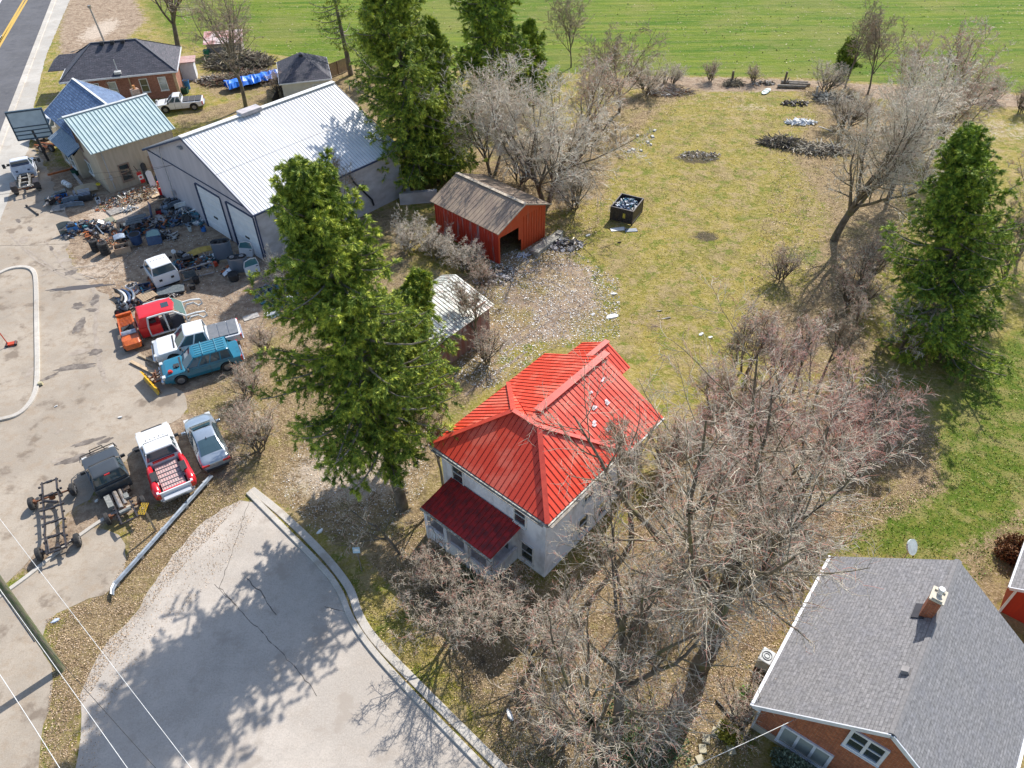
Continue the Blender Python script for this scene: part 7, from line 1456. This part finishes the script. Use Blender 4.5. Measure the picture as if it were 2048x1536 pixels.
# dumpster cage
c=g(1252,432); t=empty('trash_cage',(c.x,c.y,0),R(-28),'black steel trash cage full of bagged rubbish on the lawn','trash cage'); Wc,Lc,hc=2.0,2.5,1.15
for s in (-1,1):
    mb=MB(); mb.box((s*Wc/2,0,hc/2+.15),(.05,Lc,hc)); mb.build('side_panel',GREA,t); mb=MB(); mb.box((0,s*Lc/2,hc/2+.15),(Wc,.05,hc)); mb.build('end_panel',GREA,t)
mb=MB(); cs=[(-Wc/2,-Lc/2),(Wc/2,-Lc/2),(Wc/2,Lc/2),(-Wc/2,Lc/2)]
for a,b_ in zip(cs,cs[1:]+cs[:1]): mb.bar((*a,hc+.17),(*b_,hc+.17),.09,.07); mb.bar((*a,.15),(*b_,.15),.1,.1); mb.bar((*a,0),(*a,hc+.2),.1,.1)
for k in range(4): mb.bar((-Wc/2+Wc*(k+.5)/4,-Lc/2-.04,.15),(-Wc/2+Wc*(k+.5)/4,-Lc/2-.04,hc+.15),.06,.05); mb.bar((-Wc/2-.04,-Lc/2+Lc*(k+.5)/4,.15),(-Wc/2-.04,-Lc/2+Lc*(k+.5)/4,hc+.15),.06,.05)
mb.build('frame',FRM,t); mb=MB(); mb.box((.25,-Lc/2-.07,.75),(.22,.02,.45)); mb.build('yellow_label',M('label_yellow',(.5,.42,.06)),t)
t=heap(1252,428,.85,1.1,.5,220,'bottles and rubbish bags filling the black trash cage',[WHT,GRM,NAV,TEAL,M('pale_blue_panel',(.5,.6,.7)),GREA],name='rubbish',cat='rubbish',seed=40,smin=.12,smax=.35,long=.15,rz=-28); t.location.z=.85
plank(1236,459,10,'white sheet on the grass in front of the trash cage',WHT,1.3,.5,0,'sheet','white_sheet'); plank(1262,461,5,'grey sheet on the grass in front of the trash cage',GRM,1.1,.5,0,'sheet','grey_sheet')
# rubble near barn
heap(1130,490,1.6,1.0,.25,150,'rubble and broken blocks right of the concrete slab by the barn',[WDG,conc,GREA,MTL],seed=41,name='rubble_pile',cat='rubble',smin=.1,smax=.35,long=.3); bucket(1143,490,'black bucket amid the rubble right of the red barn',BLK,.2,.35)
heap(1045,512,.5,.4,.2,24,'pale blue bags at the foot of the barn door jamb',[M('pale_blue_panel',(.5,.6,.7)),WHT],seed=42,name='plastic_bags',cat='bags'); heap(985,560,1.6,.8,.35,120,'grey rocks between the barn corner and the pale shed roof',[conc,WDG,MTL],seed=43,name='rock_pile',cat='rocks',long=.1)
for k,(px,py,w1,w2,rz,lb,mt) in enumerate([(1224,633,1.0,.6,20,'largest white sheet scrap on the lawn edge',WHT),(1186,629,.35,.3,50,'small white scrap left of the largest scrap',WHT),(1227,588,.5,.35,0,'white scrap on the grass above the largest scrap',WHT),(1176,471,.5,.3,30,'white rag on the grass below the trash cage left side',WHT),(1332,637,.9,.15,10,'thin pale stick on the grass in the middle of the lawn',WDG),(1318,622,.5,.12,-10,'short pale stick above the thin one',WDG),(1238,485,.4,.2,0,'dark small scrap on grass under the trash cage',GREA),(1402,669,.5,.3,40,'white scrap left of two near the sapling row',WHT),(1421,675,.4,.3,10,'white scrap right of two near the sapling row',WHT),(1116,384,.6,.35,-20,'light blue scrap under the silvery trees',M('pale_blue_panel',(.5,.6,.7))),(1150,408,1.5,.14,60,'pale bar on the ground right of the barn roof',WDG),(1332,190,1.4,.5,15,'white sheet below the cut logs at the field edge',WHT),(1020,1430,.7,.25,-65,'torn white paper on the grass at the bottom, near the kerb',WHT),(640,1063,.5,.25,40,'small pale blue scrap near the top of the curved pavement',WHT),(112,813,.3,.15,30,'tiny white scrap on the lot near the island',WHT),(240,835,.35,.2,0,'tiny white scrap in the middle of the lot',WHT),(193,1002,.3,.2,50,'white wrapper near the kerb line by the grey truck',WHT),(110,1242,.5,.25,20,'bluish bottle in the leaf patch near the utility pole',M('pale_blue_panel',(.5,.6,.7)))]):
    t=T('litter_scrap' if w2>.2 else 'loose_stick',px,py,rz,lb,'scrap'); mb=MB(); r3=random.Random(k); n_=9
    P_=[(math.cos(2*math.pi*i_/n_)*w1/2*r3.uniform(.75,1.1),math.sin(2*math.pi*i_/n_)*w2/2*r3.uniform(.75,1.1)) for i_ in range(n_)]
    mb.loft([[(x,y,.02+.03*math.sin(x*7+y*5)) for x,y in P_],[(x*.9,y*.9,.06+.05*math.sin(x*6-y*8)) for x,y in P_]]); mb.build('sheet',mt,t)
# lower right garden: stepping stones, shrubs
G6='stepping stones beside the brick house'
for k,(px,py) in enumerate([(1479,1397),(1470,1412),(1466,1428),(1442,1452),(1431,1464),(1412,1478),(1405,1498),(1462,1500),(1400,1520),(1390,1540)]):
    t=T('stepping_stone',px,py,20+k*11,['top stone of the stepping path, nearest the roof corner','second stone from the top of the stepping path','third stone from the top of the stepping path','fourth stone, where the path turns left','fifth stone of the path, just below the turn','sixth stone of the path, left side','seventh stone of the path, left side lower','lone square stone right of the path under the wire','second lowest stone of the path at the frame bottom','lowest stone of the path at the frame bottom'][k],'stepping stone',G6); mb=MB(); mb.box((0,0,.04),(.40,.34,.08),taper=.93); mb.build('slab',M('buff_stone',(.50,.44,.30),(.42,.37,.25),4),t)
def leafbush(px,py,r_,h,label,mat,n=1500,seed=1,name='garden_shrub',lf=.09,cat='shrub'):
    rs=np.random.RandomState(seed); t=T(name,px,py,0,label,cat); u=rs.normal(0,1,(n,3)); u=norm(u); u[:,2]=np.abs(u[:,2]); p=u*(rs.random((n,1))**.35)*np.array([r_,r_,h]); p*=1+.25*np.sin(u[:,:1]*5+u[:,1:2]*4)
    a=norm(rs.normal(0,1,(n,3))+u); b2=norm(np.cross(a,rs.normal(0,1,(n,3)))); s=lf*rs.uniform(.6,1.4,(n,1)); V=np.stack([p-a*s,p+b2*s*.5,p+a*s,p-b2*s*.5],1).reshape(-1,3)
    npmesh('foliage',V,np.arange(n*4).reshape(-1,4),mat,t,attrs={'tone':('FACE',rs.random(n))}); mb=MB()
    for k in range(6): a_=k*1.05; mb.tube((0,0,0),(math.cos(a_)*r_*.5,math.sin(a_)*r_*.5,h*.6),.02,.01,4)
    mb.build('stem',BK,t); return t
SG=needlemat('sage_leaves',(.06,.09,.06),(.14,.19,.13),(.25,.30,.22)); YG=needlemat('yellow_green_leaves',(.12,.12,.02),(.30,.28,.03),(.45,.40,.06)); DG=needlemat('ivy_leaves',(.02,.05,.02),(.06,.13,.05),(.14,.22,.09)); RBm=needlemat('russet_leaves',(.07,.03,.015),(.20,.09,.04),(.34,.18,.08)); GG=needlemat('fresh_leaves',(.03,.10,.015),(.08,.22,.03),(.16,.33,.05))
leafbush(1592,1572,1.3,1.1,'large grey green yew like shrub in front of the brick gable wall',SG,6000,3,lf=.08); leafbush(1459,1467,.55,.45,'round yellow green shrub beside the stepping stones',YG,1400,4,lf=.06); leafbush(1497,1396,.5,.5,'small bright green shrub at the roof corner of the brick house',GG,900,5,lf=.06)
leafbush(2020,1108,.75,1.2,'round russet shrub beside the red shed',RBm,4500,6,lf=.07)
for k,(px,py,n) in enumerate([(1255,1465,2200),(1310,1500,1500),(960,1165,1400)]): leafbush(px,py,2.0,.3,['patch of dark green ivy below the two-stemmed tree','smaller green ivy patch near the stepping stones','green ivy patch below the red porch roof'][k],DG,n,7+k,'ground_ivy',.06,'ivy')
tote(1495,1432,30,'small pale turquoise planter at the brick house corner',M('mint',(.55,.66,.6)),(.4,.3,.3),0,'planter','planter')
ea,eb=g(1430,1385),g(1490,1462); strip('garden_edging',[(1432,1402),(1460,1432),(1488,1460)],.06,.14,BLK)
# ---- leaf litter, grass blades and gravel specks: uncountable
def scatter(name,pxs,n,size,mat,seed,label,cat,blob_=None,zr=.04,tilt=.5):
    rs=np.random.RandomState(seed); P=[g(*q) for q in pxs]; xs2=[p.x for p in P];ys2=[p.y for p in P]; m_=int(n*3)
    x=rs.uniform(min(xs2),max(xs2),m_);y=rs.uniform(min(ys2),max(ys2),m_)
    # clumped: accept by cheap noise
    cl=.5+.5*np.sin(x*1.3+np.sin(y*1.1)*2)*np.sin(y*1.7+np.sin(x*.9)*2); k=inside(x,y,P)&(rs.random(m_)<.25+.75*cl); x,y=x[k][:n],y[k][:n]; n=len(x)
    c=np.stack([x,y,rs.uniform(.012,zr,n)],1); a=rs.normal(0,1,(n,3)); a[:,2]*=tilt; a=norm(a); b2=rs.normal(0,1,(n,3)); b2[:,2]*=tilt; b2=norm(np.cross(norm(np.cross(a,b2)),a)); s=size*rs.uniform(.5,1.5,(n,1))
    V=np.stack([c-a*s,c-b2*s*.6,c+a*s,c+b2*s*.6],1); V[:,:,2]=np.maximum(V[:,:,2],.006); o=npmesh(name,V.reshape(-1,3),np.arange(n*4).reshape(-1,4),mat,attrs={'tone':('FACE',rs.random(n))}); tag(o,label,cat,None,'stuff'); return o
LF=needlemat('dead_leaves',(.14,.09,.045),(.40,.27,.15),(.70,.54,.38)); WF=needlemat('pale_specks',(.38,.33,.27),(.6,.56,.5),(.8,.78,.75)); GF=needlemat('grass_tufts',(.20,.17,.04),(.36,.29,.10),(.60,.46,.24)); GF2=needlemat('green_tufts',(.05,.12,.01),(.14,.26,.02),(.36,.38,.12))
scatter('leaf_litter',[(740,1120),(880,980),(1000,1150),(1290,950),(1500,850),(1880,850),(1880,980),(1640,1115),(1560,1300),(1490,1560),(1010,1560),(880,1300)],85000,.032,LF,1,'brown dead leaves scattered under the bare trees in front','leaf litter')
scatter('leaf_litter',[(430,960),(500,985),(420,1075),(330,1172),(240,1295),(160,1420),(150,1560),(75,1560),(105,1350),(90,1240),(215,1185),(262,1100),(262,1040),(380,965)],26000,.028,LF,2,'brown dead leaves in the strip between lot and cul-de-sac','leaf litter')
scatter('leaf_litter',[(500,985),(560,1035),(650,1125),(690,1180),(720,1240),(820,1350),(1000,1530),(985,1540),(800,1360),(700,1235),(645,1140),(550,1048)],7000,.03,LF,3,'dead leaves caught in the gutter of the curved kerb','leaf litter')
scatter('leaf_litter',[(440,700),(560,640),(640,560),(800,540),(860,720),(860,900),(700,1060),(560,1010),(480,900),(380,830)],26000,.032,LF,4,'brown leaves under the big spruce','leaf litter')
scatter('leaf_litter',[(1480,640),(1560,300),(1600,170),(1860,180),(1820,500),(1750,760),(1500,780)],26000,.05,LF,5,'leaves under the right hand tree line','leaf litter')
scatter('leaf_litter',[(930,330),(1120,240),(1250,180),(1400,180),(1250,320),(1200,440),(1180,520),(1090,540),(1080,440)],15000,.05,LF,6,'leaves under the silvery trees behind the barn','leaf litter')
scatter('grass',[(1180,460),(1260,260),(1360,190),(1600,190),(1560,300),(1620,420),(1540,640),(1420,800),(1290,700),(1200,640)],18000,.04,GF,7,'dry olive grass tufts of the middle lawn','grass',zr=.05,tilt=1.)
scatter('grass',[(720,1120),(880,1290),(1010,1440),(1120,1530),(1030,1540),(820,1340),(720,1240),(690,1170)],14000,.035,GF,8,'dry grass strip along the curved pavement','grass',zr=.05,tilt=1.)
scatter('grass',[(1880,830),(2060,640),(2060,1080),(1940,1180),(1900,1120),(1650,1110),(1700,1020),(1860,970)],20000,.04,GF2,9,'bright green lawn blades at the right','grass',zr=.05,tilt=1.)
scatter('small_debris',[(980,520),(1100,470),(1240,560),(1240,680),(1100,700),(980,780),(900,760)],9000,.055,WF,10,'pale gravel chips and scraps between barn and red roof','gravel')
scatter('small_debris',[(200,470),(420,470),(600,560),(560,660),(480,740),(380,760),(230,640)],2600,.04,WF,11,'pale litter specks on the dirt of the salvage yard','gravel')
scatter('small_debris',[(640,840),(860,840),(860,960),(780,1080),(620,1060),(540,960)],4000,.035,WF,12,'pale stones on the bare drive under the big spruce','gravel')
scatter('field_stubble',[(340,50),(560,108),(900,140),(1330,148),(1860,168),(2048,182),(2500,190),(2300,-60),(300,-60)],5000,.11,needlemat('straw_bits',(.18,.17,.06),(.30,.27,.11),(.48,.42,.22)),13,'straw coloured stubble bits across the green field','stubble',zr=.1,tilt=.3)
scatter('leaf_litter',[(384,1100),(520,1010),(480,1100),(400,1190),(330,1260),(260,1340),(210,1440),(190,1560),(150,1560),(162,1450),(240,1295),(330,1172)],3500,.026,LF,21,'leaves drifted onto the left edge of the cul-de-sac','leaf litter')
